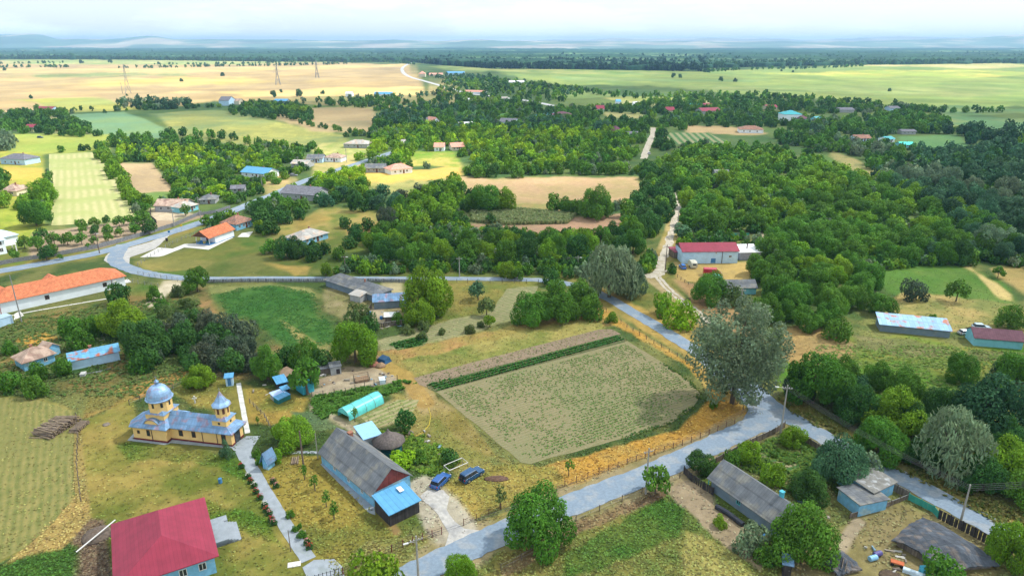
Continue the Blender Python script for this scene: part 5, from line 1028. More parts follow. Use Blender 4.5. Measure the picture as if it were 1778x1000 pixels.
T('tree', 385, 300, 40, MI, 'tree by the blue-roofed white house'); T('sapling', 988, 806, 22, MI, 'lone sapling in the golden verge'); T('sapling', 868, 855, 30, OL, 'sapling inside the wire fence'); T('bush', 1240, 700, 20, MI, 'shrub on the golden verge by the poplar'); T('bush', 1258, 675, 16, DK, 'dark shrub at the poplar foot')
for x, y, w in ((527, 815, 18), (545, 832, 20), (565, 860, 20), (578, 880, 22), (625, 957, 13), (446, 727, 10), (615, 715, 16)): T('sapling', x, y, w, MI, None, 1.1, 'saplings on the lawns around the long house')
# rounded bushes and roses along the church path
for x, y, w in ((445, 786, 17), (452, 800, 20), (504, 892, 18), (512, 918, 13), (520, 912, 10), (523, 928, 19)): T('bush', x, y, w, MI, None, .95, 'clipped round bushes along the church path')
# orchard behind the plank fence
for x, y, w in ((70, 405, 26), (62, 420, 26), (78, 437, 28), (92, 412, 26), (90, 432, 26), (115, 412, 24), (140, 412, 24), (162, 415, 16), (162, 400, 16), (185, 398, 22), (187, 410, 16), (207, 400, 18), (140, 388, 20), (142, 397, 14), (163, 384, 20), (165, 395, 14), (184, 380, 18), (205, 382, 20), (224, 380, 18), (232, 394, 24), (245, 378, 36), (258, 392, 26), (320, 362, 22), (24, 440, 22), (40, 418, 24), (103, 445, 12), (152, 426, 12)):
    T('fruit', x, y, w, rnd.choice((MI, DK, MI)), None, .95, 'orchard fruit trees behind the plank fence')
def zone(P, sp, rr, tints, kind='oak', note='wood', hr=(.85, 1.15), clear=True, seed=0, fill=1.0):
    """fills an outline with trees at least sp metres apart"""
    W_ = Gn(P); r = np.random.default_rng(900 + seed + len(TREES)); lo, hi = W_.min(0), W_.max(0)
    A_ = (hi - lo).prod(); n = int(A_ / (sp * sp) * 3.2); x = r.uniform(lo[0], hi[0], n); y = r.uniform(lo[1], hi[1], n)
    ins = sdist(x, y, W_) < 0; x, y = x[ins], y[ins]; grid = {}; c = sp
    for a, b in zip(x, y):
        if r.random() > fill: continue
        g_ = (int(a // c), int(b // c)); ok = True
        for i in (-1, 0, 1):
            for j in (-1, 0, 1):
                for q in grid.get((g_[0] + i, g_[1] + j), ()):
                    if (q[0] - a) ** 2 + (q[1] - b) ** 2 < sp * sp: ok = False
        if not ok: continue
        grid.setdefault(g_, []).append((a, b)); R = r.uniform(*rr)
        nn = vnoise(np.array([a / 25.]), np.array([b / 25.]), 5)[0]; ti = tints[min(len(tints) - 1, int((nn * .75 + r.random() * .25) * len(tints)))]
        TREES.append([a, b, R, kind, ti, None, note, r.uniform(*hr), False])
def row(P, sp, rr, tints, kind='oak', note='row', hr=(.9, 1.2), wob=1.5):
    W_ = [Vector(p) for p in Gn(P)]; r = np.random.default_rng(500 + len(TREES))
    for a, b in zip(W_, W_[1:]):
        n = max(1, int((b - a).length / sp))
        for i in range(n):
            q = a.lerp(b, (i + .5) / n); R = r.uniform(*rr); TREES.append([q.x + r.normal() * wob, q.y + r.normal() * wob, R, kind, tints[int(r.random() * len(tints))], None, note, r.uniform(*hr), False])
# --- woods and belts (outlines at ground level)
zone([(1330, 560), (1280, 500), (1330, 440), (1360, 405), (1420, 400), (1480, 450), (1520, 520), (1545, 560), (1470, 570), (1400, 572)], 5.6, (3.6, 5.2), [MI, MI, BR], 'tree', 'big walnut wood beside the crimson barn', (.95, 1.2))
zone([(1345, 430), (1370, 405), (1500, 408), (1660, 425), (1690, 450), (1680, 458), (1520, 465), (1480, 450), (1420, 420)], 6.5, (4.2, 5.8), [MI, MI, DK], 'tree', 'rounded walnuts above the eastern meadow', (.95, 1.15))
zone([(1190, 400), (1180, 350), (1170, 300), (1200, 270), (1330, 268), (1400, 285), (1500, 310), (1540, 320), (1600, 350), (1680, 380), (1760, 440), (1690, 425), (1520, 405), (1370, 398), (1330, 410)], 7.5, (4.0, 6.0), [MI, MI, BR, MI, BR], 'oak', 'dense wood across the dirt track', (.8, 1.1))
zone([(1120, 300), (1190, 262), (1290, 262), (1370, 275), (1400, 290), (1290, 300), (1170, 300)], 7.5, (3.6, 5.2), [BR, MI, BR], 'oak', 'bright wood top across the dirt track', (.8, 1.0))
zone([(1500, 300), (1620, 300), (1800, 310), (1950, 330), (1950, 470), (1778, 462), (1700, 440), (1620, 370), (1540, 330)], 8.5, (4.5, 6.5), [BG_, FD, BG_, GG, FD], 'oak', 'blue-green wood in the far east', (.85, 1.2))
zone([(1580, 268), (1700, 262), (1900, 262), (1950, 310), (1700, 310), (1600, 290)], 9, (4.5, 6.5), [FD, BG_, DK], 'oak', 'dark wood past the eastern gardens', (.8, 1.1))
zone([(1130, 400), (1090, 350), (1105, 318), (1130, 300), (1165, 320), (1160, 365), (1140, 410)], 6.8, (3.6, 5.0), [MI, DK, MI], 'oak', 'trees just west of the dirt track')
zone([(1180, 440), (1185, 365), (1230, 360), (1300, 400), (1240, 408), (1190, 412)], 7, (3.4, 4.8), [DK, MI, BG_], 'oak', 'trees behind the crimson barn')
row([(940, 365), (985, 372), (1020, 370), (1060, 375), (1100, 378)], 7, (3.6, 5.2), [MI, MI, DK], 'oak', 'tree line between the two tan fields')
T('tree', 1035, 350, 60, MI, 'tallest tree on the lower edge of the tan field', 1.05); T('tree', 985, 355, 34, MI, 'smaller tree on the lower edge of the tan field'); T('tree', 845, 342, 60, MI, 'twin-crowned tree on the west edge of the tan field', .9); T('tree', 873, 345, 46, BR, 'lighter tree against the twin-crowned one'); T('tree', 822, 350, 36, MI, 'third tree west of the tan field'); T('oak', 1230, 382, 56, MI, 'round tree right by the dirt track wires')
row([(440, 440), (520, 452), (600, 455)], 6.5, (3.4, 4.6), [MI, MI, DK], 'tree', 'trees above the western straight road', wob=2.5)
row([(650, 455), (760, 460), (860, 460), (960, 455), (1040, 445), (1120, 440)], 5.6, (4.2, 5.4), [MI, DK, MI, BR], 'tree', 'tall tree hedge above the straight road', (1.0, 1.25))
row([(640, 440), (760, 440), (900, 435), (1000, 430), (1080, 420), (1140, 400)], 6.5, (4.0, 5.4), [MI, MI, BR, DK], 'tree', 'rear hedge above the straight road', (.95, 1.2))
zone([(640, 440), (650, 400), (690, 370), (730, 345), (790, 320), (800, 350), (770, 390), (740, 440)], 6.5, (3.6, 5.0), [BR, MI, BR, MI], 'oak', 'diagonal belt above the straight road')
zone([(440, 395), (480, 352), (530, 355), (520, 385), (480, 415)], 6.5, (3.4, 4.8), [MI, DK, MI], 'oak', 'grove beside the brown-tiled house')
zone([(455, 345), (560, 345), (700, 345), (780, 330), (770, 355), (690, 368), (600, 372), (540, 360), (470, 360)], 7.2, (3.4, 4.8), [MI, DK, GR, DK, BG_], 'oak', 'mixed trees below the salmon-roofed houses')
zone([(540, 345), (560, 300), (600, 295), (640, 318), (640, 345)], 7, (3.4, 4.8), [BR, LM, BR, MI], 'oak', 'sunlit trees beside the main road')
zone([(590, 395), (640, 398), (640, 425), (600, 432)], 6.5, (2.6, 3.8), [DK, MI], 'oak', 'small trees in the clearing')
T('oak', 672, 378, 36, GR, 'bare-looking grey tree in the clearing', 1.3); T('bush', 620, 405, 34, DK, 'dark bush in the clearing')
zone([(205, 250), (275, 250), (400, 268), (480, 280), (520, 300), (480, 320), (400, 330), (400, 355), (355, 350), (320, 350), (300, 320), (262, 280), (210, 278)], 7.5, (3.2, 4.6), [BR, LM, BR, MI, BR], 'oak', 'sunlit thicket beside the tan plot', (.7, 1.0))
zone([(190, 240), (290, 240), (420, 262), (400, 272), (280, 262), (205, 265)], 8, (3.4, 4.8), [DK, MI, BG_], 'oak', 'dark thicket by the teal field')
zone([(400, 262), (520, 270), (560, 280), (520, 290), (440, 282)], 8, (3.2, 4.6), [BR, MI, BR], 'oak', 'green gardens by the long green field')
row([(178, 255), (195, 290), (215, 325), (235, 360)], 7.5, (3.0, 4.2), [BR, BR, MI], 'oak', 'tree row on the edge of the pale stubble')
row([(0, 310), (0, 355)], 7, (3.5, 5), [BR, MI], 'oak', 'trees at the western edge'); zone([(-60, 345), (50, 350), (40, 365), (-60, 362)], 6, (2.8, 3.8), [MI, BR], 'oak', 'trees around the cream house')
zone([(55, 345), (92, 320), (90, 365), (70, 380)], 6.5, (3.2, 4.4), [MI, BR], 'oak', 'trees on the lawn edge by the pale stubble')
zone([(-80, 262), (18, 262), (20, 240), (-80, 240)], 8, (4.5, 6), [GG, GG], 'oak', 'grey-green trees at the western edge')
row([(95, 265), (118, 264), (150, 262), (162, 262), (190, 262)], 16, (2.4, 4.2), [MI, DK], 'oak', 'scattered trees along the field boundary')
zone([(0, 200), (60, 196), (110, 200), (170, 235), (190, 238), (140, 238), (0, 232)], 9, (3.8, 5.4), [DK, MI, DK], 'oak', 'dark belt around the small crimson roof')
row([(100, 195), (140, 192), (165, 193)], 9, (2.8, 3.8), [DK, MI], 'oak', 'hedge beside the crimson farm'); row([(160, 197), (210, 196)], 14, (2.4, 3.4), [DK], 'oak', 'hedge above the teal field')
zone([(195, 180), (330, 178), (328, 190), (290, 192), (215, 188)], 10, (4.4, 6.6), [DK, FD, GG, DK], 'oak', 'round copse at the edge of the straw plain')
zone([(400, 193), (540, 200), (540, 212), (470, 208), (400, 200)], 9, (3.6, 5.2), [MI, DK], 'oak', 'hedge over the long green field')
zone([(415, 182), (500, 185), (540, 192), (520, 200), (440, 192)], 9, (4, 5.4), [MI, DK, BR], 'oak', 'copse by the tall grey farmhouse')
row([(280, 236), (330, 238), (380, 240), (420, 246)], 12, (3.6, 5), [MI, DK], 'oak', 'trees between the teal and green fields'); row([(420, 250), (520, 262), (560, 258)], 10, (3, 4.2), [BR, MI], 'oak', 'trees at the foot of the long green field')
row([(520, 215), (600, 230), (650, 240)], 11, (2.2, 3.2), [MI, DK], 'oak', 'hedge at the far side of the long green field')
zone([(560, 182), (690, 172), (700, 180), (620, 190)], 11, (4, 6), [BG_, MI, DK], 'oak', 'trees around the straw plain farms')
row([(505, 180), (560, 178), (600, 176), (660, 173), (720, 170), (765, 165)], 12, (3.6, 5.4), [DK, BG_, GG], 'oak', 'tree line at the edge of the straw plain')
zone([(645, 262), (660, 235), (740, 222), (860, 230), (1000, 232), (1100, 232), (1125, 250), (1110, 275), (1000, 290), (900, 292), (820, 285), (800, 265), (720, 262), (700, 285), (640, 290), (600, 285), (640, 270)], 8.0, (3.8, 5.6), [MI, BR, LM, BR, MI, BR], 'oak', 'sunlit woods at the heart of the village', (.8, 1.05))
row([(818, 308), (900, 310), (1000, 312), (1100, 313)], 6, (3.6, 5.0), [MI, DK, MI], 'oak', 'hedge above the tan field', (1.0, 1.3), 2.0)
row([(818, 300), (900, 300), (1000, 302), (1100, 302)], 7, (3.6, 5.0), [MI, BR, MI], 'oak', 'rear hedge above the tan field', (1.0, 1.2), 2.5)
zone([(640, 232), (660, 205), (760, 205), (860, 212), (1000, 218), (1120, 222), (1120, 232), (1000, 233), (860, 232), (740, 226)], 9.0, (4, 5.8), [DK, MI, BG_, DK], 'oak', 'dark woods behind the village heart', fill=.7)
zone([(900, 196), (1020, 192), (1040, 210), (1130, 215), (1130, 224), (1000, 220), (900, 212)], 11, (4, 6), [DK, MI], 'oak', 'trees around the purple-roofed house')
zone([(1140, 222), (1180, 205), (1280, 200), (1370, 208), (1500, 215), (1590, 225), (1560, 245), (1430, 235), (1350, 222), (1300, 222), (1180, 220)], 10, (4, 6), [DK, MI, BG_], 'oak', 'woods around the teal-roofed house')
zone([(1130, 250), (1140, 235), (1190, 225), (1180, 245), (1160, 262)], 8, (3.8, 5.2), [MI, DK], 'oak', 'trees at the top of the dirt track')
zone([(1330, 240), (1420, 238), (1530, 262), (1600, 275), (1640, 300), (1560, 300), (1500, 296), (1430, 262), (1350, 250)], 8.5, (4, 5.6), [BG_, DK, MI, GG], 'oak', 'grey-green belt past the vegetable rows')
zone([(1500, 215), (1560, 200), (1640, 215), (1640, 232), (1560, 235)], 9, (4, 6), [MI, MI, DK], 'oak', 'rounded grove beside the far green field')
zone([(1040, 195), (1180, 172), (1330, 168), (1500, 180), (1556, 186), (1500, 198), (1350, 195), (1150, 200)], 11.5, (4.2, 6.2), [MI, DK, MI, BR], 'oak', 'long grove at the edge of the eastern plain')
row([(1580, 194), (1630, 196), (1700, 196), (1745, 196)], 9, (4, 6), [DK, MI], 'oak', 'dark tree line on the eastern plain')
zone([(1560, 232), (1700, 228), (1900, 240), (1900, 262), (1700, 262), (1600, 250)], 11, (5, 7), [DK, FD, BG_], 'oak', 'dark copses of the eastern fields', fill=.5)
row([(925, 150), (1000, 158), (1060, 168), (1110, 172)], 10, (4.2, 6), [MI, DK], 'oak', 'belt curving round the northern field'); row([(1110, 172), (1200, 168), (1300, 168)], 11, (4, 6), [BR, MI], 'oak', 'bright belt above the northern gardens')
zone([(760, 165), (770, 140), (850, 138), (1000, 155), (1010, 165), (960, 182), (900, 190), (800, 185), (760, 178)], 14, (4.2, 6.4), [MI, DK, BR, BG_], 'oak', 'village gardens along the far road', fill=.5)
zone([(700, 205), (640, 185), (760, 180), (880, 190), (900, 210), (800, 208)], 13, (4, 6), [DK, MI, BG_], 'oak', 'sparse trees of the northern plots', fill=.4)
zone([(730, 130), (850, 135), (860, 142), (780, 142)], 18, (4.5, 7), [DK, BG_], 'oak', 'trees round the village edge warehouse', fill=.6)
zone([(1130, 215), (1150, 222), (1300, 240), (1200, 262), (1160, 240)], 16, (3.4, 4.6), [MI, DK], 'oak', 'scattered garden trees by the track top', fill=.4)
for x, y, w in ((220, 165, 4), (386, 129, 7), (475, 163, 12), (519, 161, 13), (315, 139, 6), (53, 168, 7), (141, 107, 7), (191, 106, 7), (8, 120, 6), (1252, 137, 8), (1277, 139, 7), (1169, 131, 8), (1181, 132, 7), (1545, 156, 6), (488, 158, 6), (560, 160, 7), (1357, 122, 4), (1377, 124, 4)):
    T('oak', x, y, w, BG_, None, 1.1, 'lone trees dotted over the far plain')
# scrub of the west side
zone([(258, 600), (300, 560), (345, 560), (440, 600), (450, 660), (400, 655), (300, 640), (250, 640)], 3.7, (2.4, 3.5), [GR, DK, GR, DK, MI], 'bush', 'dense grey-green scrub behind the churchyard', (.9, 1.2))
zone([(140, 615), (120, 580), (180, 570), (260, 580), (290, 630), (230, 650)], 5, (2.4, 3.6), [DK, MI, DK], 'bush', 'dark scrub beside the rusty blue shed', (.9, 1.3))
zone([(0, 590), (40, 640), (130, 650), (110, 680), (40, 690), (-80, 680), (-80, 600)], 4.5, (1.8, 3.0), [DK, MI, OL], 'bush', 'bushes around the brown cottage', (.8, 1.1))
zone([(270, 520), (330, 510), (350, 560), (290, 580)], 5, (1.6, 2.6), [MI, OL, DK], 'bush', 'bushes by the stony track', (.8, 1.1), fill=.7)
zone([(560, 500), (600, 530), (640, 560), (650, 590), (590, 570), (540, 520)], 4.6, (2.2, 3.2), [DK, OL, MI], 'bush', 'bushes under the farmhouse eaves', (.9, 1.1))
zone([(395, 480), (560, 488), (560, 495), (400, 492)], 6, (1.4, 2.4), [MI, OL], 'bush', 'roadside bushes above the clover', (.9, 1.2), fill=.6)
zone([(700, 575), (880, 560), (870, 572), (720, 590)], 4, (1.2, 2.0), [OL, OL, GR], 'bush', 'straw-tinted shrubs above the vegetable plot', (.7, .9), fill=.6)
zone([(1380, 690), (1500, 720), (1640, 800), (1800, 890), (1800, 820), (1660, 720), (1500, 660)], 6.5, (3.2, 4.6), [DK, MI, FD, MI], 'tree', 'shady row across the south-eastern road', (.9, 1.1), fill=.8)
zone([(1790, 620), (2000, 620), (2000, 860), (1800, 800)], 7, (3.6, 5), [DK, MI], 'tree', 'eastern edge trees', fill=.9)
zone([(1600, 640), (1760, 660), (1770, 720), (1640, 690)], 7.5, (2.8, 4.2), [MI, FD, DK], 'tree', 'trees beyond the shady row', fill=.6)
zone([(1560, 440), (1700, 440), (1800, 452), (1800, 462), (1600, 460)], 7, (3.4, 5), [DK, BG_, MI], 'tree', 'trees topping the eastern meadow')
zone([(1600, 690), (1490, 650), (1400, 700), (1420, 720)], 9, (1.8, 2.6), [MI], 'bush', 'undergrowth of the shady row', fill=.5)
# keep trees off roads and out of buildings
RDS = [(Gn(P), h) for P, h in (([(0, 471), (90, 455), (180, 437), (262, 414), (340, 390), (400, 368), (440, 352), (480, 336), (520, 318), (560, 304), (600, 291), (635, 280), (690, 262)], 3.6), ([(235, 470), (280, 479), (340, 484), (480, 484), (640, 484), (800, 484), (935, 486), (985, 493), (1040, 510), (1110, 549), (1165, 582), (1215, 614), (1262, 655), (1300, 690), (1335, 702), (1400, 742), (1470, 781), (1600, 848), (1740, 924), (1850, 985)], 3.4), ([(1318, 733), (1200, 790), (1000, 872), (890, 918), (700, 1008)], 3), ([(1146, 470), (1150, 452), (1160, 425), (1170, 392), (1176, 365)], 2.2), ([(1118, 276), (1128, 246), (1134, 222)], 3), ([(1140, 478), (1190, 527), (1250, 582)], 2), ([(700, 117), (700, 126), (712, 134), (740, 142), (768, 150), (810, 162), (860, 168), (920, 176), (975, 187)], 9))]
CLR = [Gn(P) for P in ([(1415, 268), (1460, 268), (1530, 306), (1500, 312), (1440, 296)], [(1160, 228), (1330, 228), (1350, 250), (1150, 254)], [(805, 310), (1105, 310), (1110, 345), (900, 350), (812, 328)], [(1545, 236), (1660, 234), (1690, 262), (1600, 262)])]
keepT = []
for t in TREES:
    x, y, R = t[0], t[1], t[2]; bad = False
    if not t[8]:
        for W_, h in RDS:
            if pdist(np.array([x]), np.array([y]), W_)[0] < h + R * (.8 if y < 135 else .35): bad = True
        for cx, cy, rz, hl, hd in FOOT:
            dx, dy = x - cx, y - cy; lx = dx * math.cos(rz) + dy * math.sin(rz); ly = -dx * math.sin(rz) + dy * math.cos(rz)
            if abs(lx) < hl + R * .5 and abs(ly) < hd + R * .5: bad = True
            # nothing tall right before a wall one can see
            elif abs(lx) < hl + 1 and -hd - R - 7 < ly < -hd and cy > 150 and (hl > 1): bad = True
    for W_ in CLR:
        if not t[8] and sdist(np.array([x]), np.array([y]), W_)[0] < R * .5: bad = True
    if not bad: keepT.append(t)
TREES = keepT
def psize(t):
    px, py = proj(t[0], t[1], 3); d = t[1] * CP + 67 * SP
    vis = -40 < px < 1818 and py < 1060
    return (2 * t[2] * FPX / d) if vis else 0
TREES.sort(key=lambda t: (-t[8], -psize(t)))
# cap of individually built trees per kind, the largest in the photo first
CAP = {'broadleaf_tree': 295, 'bush': 150, 'fruit_tree': 60, 'sapling': 20}
cnt = {}; SINGLE = []; MASS = []
for t in TREES:
    n = NAME[t[3]]
    if cnt.get(n, 0) < CAP.get(n, 99) and (t[8] or psize(t) > 0): cnt[n] = cnt.get(n, 0) + 1; SINGLE.append(t)
    else: MASS.append(t)
TINTW = {BR: 'bright green', MI: 'mid green', DK: 'dark green', GG: 'grey-green', BG_: 'blue-green', LM: 'lime green', OL: 'olive', GR: 'greyish', SV: 'silvery', FD: 'blackish-green'}
ORD = 'first second third fourth fifth sixth seventh eighth ninth tenth eleventh twelfth thirteenth fourteenth fifteenth sixteenth seventeenth eighteenth nineteenth twentieth'.split() + ['twenty-' + s for s in 'first second third fourth fifth sixth seventh eighth ninth'.split()] + ['thirtieth'] + ['thirty-' + s for s in 'first second third fourth fifth sixth seventh eighth ninth'.split()] + ['fortieth'] + ['forty-' + s for s in 'first second third fourth fifth sixth seventh eighth ninth'.split()] + ['fiftieth'] + ['fifty-' + s for s in 'first second third fourth fifth sixth seventh eighth ninth'.split()] + ['sixtieth'] + ['sixty-' + s for s in 'first second third fourth fifth sixth seventh eighth ninth'.split()] + ['seventieth']
seen = {}
for t in sorted([t for t in SINGLE if not t[5]], key=lambda t: proj(t[0], t[1], 0)[0]):
    k = (t[3] if t[3] != 'tree' else 'oak', t[4], t[6]); seen.setdefault(k, []).append(t)
for (kd, ti, gp), L_ in seen.items():
    nm = {'oak': 'tree', 'bush': 'bush', 'fruit': 'tree', 'sapling': 'sapling', 'poplar': 'poplar', 'willow': 'willow'}[kd]
    for i, t in enumerate(L_):
        g_ = t[6]; short = g_; q_ = ORD[i] if i < len(ORD) else ''
        t[5] = f'{TINTW[ti]} {nm}, {"only one" if len(L_) == 1 else ORD[i] + " from west"}, in {short}' if i < len(ORD) else f'{TINTW[ti]} {nm} of the {short}'
rt = random.Random(11)
def put_tree(t, k):
    x, y, R, kind, tint, note, group, hr, _ = t; cs, hw, tb, trk = SP_[kind]; w_ = psize(t)
    if cs == 'big' and w_ < 55: cs = 'mid'
    if cs == 'mid' and w_ < 30: cs = 'small'
    if cs == 'bush' and w_ < 30: ms = CM['small']
    else: ms = CM[cs]
    if kind == 'poplar': ms = [CM['poplar'][0]]
    H_ = 2 * R * hw * hr; rz = rt.uniform(0, 6.28)
    v = .88 + rt.random() * .26; hu = rt.uniform(-.12, .12)
    c = (tint[0] * v * (1 + hu), tint[1] * v, tint[2] * v, 1)
    if kind == 'bush':
        o = bpy.data.objects.new('bush', ms[k % len(ms)]); o.location = (x, y, -.1 * H_); o.scale = (R, R * rt.uniform(.85, 1.1), H_ * 1.15); o.rotation_euler = (0, 0, rz); o.color = c; link(o)
        return tag(o, note, 'bush', group)
    e = empty(NAME[kind], (x, y, 0), rz); tag(e, note, CATG[kind], group)
    o = bpy.data.objects.new('crown', ms[k % len(ms)]); o.location = (0, 0, H_ * tb); o.scale = (R, R * rt.uniform(.88, 1.08), H_ * (1 - tb)); o.color = c; link(o, e)
    tr = bpy.data.objects.new('trunk', trk[k % len(trk)]); tr.scale = (H_ * (.5 if kind == 'poplar' else .75), H_ * (.5 if kind == 'poplar' else .75), H_ * .9); link(tr, e); return e
for k, t in enumerate(SINGLE): put_tree(t, k)
# the rest of the woods: one mass per neighbourhood, each tree still a tree of leaf clumps
def mass(name, L_, label, lod=None):
    Vs, Cs = [], []; r = np.random.default_rng(3)
    for t in L_:
        x, y, R, kind, tint, note, group, hr, _ = t; d = math.hypot(x, y); s = lod or ('big' if d < 420 else 'mid' if d < 900 else 'small')
        V, c = LOW[s][int(r.integers(5))]; hw = SP_[kind][1]; H_ = 2 * R * hw * hr; a = r.uniform(0, 6.283); ca, sa = math.cos(a), math.sin(a)
        X = V[..., 0] * R; Y = V[..., 1] * R * r.uniform(.85, 1.1); Vs.append(np.stack([x + X * ca - Y * sa, y + X * sa + Y * ca, V[..., 2] * H_ * .95 + .02 * H_], -1))
        v = r.uniform(.85, 1.17); hu = r.uniform(-.12, .12); Cs.append(c * np.array([tint[0] * v * (1 + hu), tint[1] * v, tint[2] * v]))
    V = np.concatenate(Vs); c = np.concatenate(Cs); n = len(V)
    o = mesh_np(name, V.reshape(-1, 3), np.arange(n * 4).reshape(n, 4), LEAFB, attr={'tint': np.repeat(c, 4, 0)}); return tag(o, label, 'trees', kind='stuff')
mass('woodland', [t for t in MASS if t[1] < 420], 'leafy woods filling the gardens beyond the single trees')
mass('woodland', [t for t in MASS if 420 <= t[1] < 900], 'belts of woodland around the distant village gardens')
mass('woodland', [t for t in MASS if t[1] >= 900], 'far tree belts at the edge of the open plain')
def undergrowth():
    r = np.random.default_rng(42); n = 16000; px = r.uniform(-80, 1860, n); py = 186 + 300 * r.random(n) ** 1.3; W_ = Gn(np.stack([px, py], 1)); x, y = W_[:, 0], W_[:, 1]; c, d = cover(x, y)
    k = (c[:, 1] > c[:, 0] * 1.02) & (c[:, 1] < .22) & (fbm(x / 22, y / 22, 91, 3) > .50)
    for P in ([(85, 262), (180, 258), (240, 380), (85, 395)], [(118, 196), (380, 188), (600, 232), (600, 254), (280, 245)], [(0, 232), (190, 234), (190, 262), (0, 264)], [(1515, 470), (1700, 455), (1790, 470), (1790, 540), (1540, 540)], [(240, 470), (300, 425), (440, 400), (450, 440), (330, 482)], [(655, 182), (890, 195), (880, 206), (690, 192)], [(1555, 230), (1700, 236), (1700, 265), (1600, 262)], [(1640, 185), (1900, 185), (1900, 235), (1640, 228)], [(-90, 415), (360, 362), (360, 480), (250, 505), (-90, 530)]): k &= sdist(x, y, Gn(P)) > 0
    for P in CLR: k &= sdist(x, y, P) > 2
    for Wr, hw in RDS: k &= pdist(x, y, Wr) > hw + 1.5
    for cx, cy, rz, hl, hd in FOOT:
        dx, dy = x - cx, y - cy; lx = dx * math.cos(rz) + dy * math.sin(rz); ly = -dx * math.sin(rz) + dy * math.cos(rz); k &= ~((abs(lx) < hl + 2) & (ly > -hd - 5) & (ly < hd + 2))
    tt = (MI, DK, BR, MI, GG, DK); L_ = [[a, b, r.uniform(.9, 2.3) * (1 + b / 900), 'bush', tt[int(r.integers(6))], None, None, r.uniform(.8, 1.2), False] for a, b in zip(x[k], y[k])]
    mass('shrubbery', L_, 'low shrubs and young growth between the gardens and woods', 'mid'); print('UNDER', len(L_))
undergrowth()
print('TREES', len(SINGLE), len(MASS), cnt)
# ================================================================== far woods and hills
def far_forest():
    r = np.random.default_rng(5)
    ex = np.array([-1500, 0, 200, 420, 600, 705, 740, 800, 860, 1000, 1100, 1216, 1222, 1300, 1500, 1778, 3300]); ey = np.array([104, 103, 104, 107, 108, 107, 111, 116, 120, 121, 122, 125, 119, 117, 113, 110, 110])
    # canopy: a lumpy sheet lifted to tree height, dropping to the ground at its near edge
    cx = np.arange(-1100, 2900, 3.0); rows = []
    ye = np.interp(cx, ex, ey) + (vnoise(cx / 14, cx * 0, 2) - .5) * 2.4
    de = CAMH * FPX / ((ye - 76)) / (CP * CP)
    ks = np.concatenate([[1.0, 1.0, 1.004], 1.004 * np.cumprod(np.full(118, 1.0125))])
    DD = de[None, :] * ks[:, None]; U = ((cx - 889) / FPX)[None, :]; X = U * (DD * CP + CAMH * SP); Y = DD
    ht = 13 + 6 * (fbm(X / 55, Y / 70, 3, 3) - .5) * 2 + 7 * (fbm(X / 420, Y / 300, 8, 2) - .5) * 2
    band = fbm(X / 900, Y / 340, 19, 3); ht = np.where(band > .60, ht * .25, ht); ht[0] = 0; ht[1] *= .8
    k2 = np.clip((DD - 9000) / 9000, 0, 1); ht = ht * (1 - k2 * .3)
    n, m = X.shape; V = np.stack([X.ravel(), Y.ravel(), ht.ravel() + .3], 1); I = np.arange(n * m).reshape(n, m)
    Fc = np.stack([I[:-1, :-1].ravel(), I[:-1, 1:].ravel(), I[1:, 1:].ravel(), I[1:, :-1].ravel()], 1)
    t = fbm(X / 90, Y / 130, 31, 4); c = np.array((.010, .045, .03))[None, None] * (1 - t[..., None]) * 1.1 + np.array((.04, .11, .045))[None, None] * t[..., None] * 1.1
    open_ = (band > .60)[..., None]; c = np.where(open_, np.array((.17, .27, .12)), c)
    o = mesh_np('forest', V, Fc, attrmat('canopy', 'tint', var=.4, scales=(.03, .12), rough=.9), attr={'tint': c.reshape(-1, 3)}); tag(o, 'dark river forest closing the plain below the hills', 'forest', kind='stuff')
    # crowns standing up along its edge and through it
    L_ = []
    for i in range(5200):
        px = r.uniform(-300, 2100); e_ = float(np.interp(px, ex, ey)); d0 = CAMH * FPX / (e_ - 76) / (CP * CP); kk = 1 + abs(r.normal()) * .35 if r.random() < .8 else r.uniform(1, 2.2)
        if r.random() < .35: kk = 1 + r.uniform(-.012, .006)
        d = d0 * kk; x = (px - 889) / FPX * (d * CP + CAMH * SP); dark = 740 < px < 1225
        tint = (.022, .065, .035) if (dark and r.random() < .85) else (DK, (.05, .13, .05), FD, (.07, .16, .06), BG_)[int(r.integers(5))]
        L_.append([x, d, r.uniform(6, 11) * (1.1 if dark else 1), 'oak', tint, None, None, r.uniform(.9, 1.3), False])
    mass('forest', L_, 'tall crowns along the near edge of the river forest', 'small')
    # loose belts and thickets on the plains in front of it
    L_ = []
    for P, sp in (([(0, 118), (100, 117), (110, 118)], 14), ([(200, 119), (300, 118), (380, 116), (470, 115), (560, 113), (600, 112)], 16), ([(260, 113), (420, 112), (500, 109), (700, 108)], 22), ([(0, 112), (110, 110)], 20), ([(610, 110), (640, 107), (700, 110), (720, 113)], 18), ([(1225, 126), (1270, 122), (1400, 120), (1500, 116)], 22)):
        W_ = [Vector(p) for p in Gn(P)]
        for a, b in zip(W_, W_[1:]):
            for i in range(max(1, int((b - a).length / sp * 1.9))):
                q = a.lerp(b, r.random()); L_.append([q.x, q.y + r.normal() * 20, r.uniform(3.5, 6.5), 'oak', (DK, MI, BG_)[int(r.integers(3))], None, None, 1.1, False])
    mass('woodland', L_, 'strings of trees across the far plain', 'small')
far_forest()
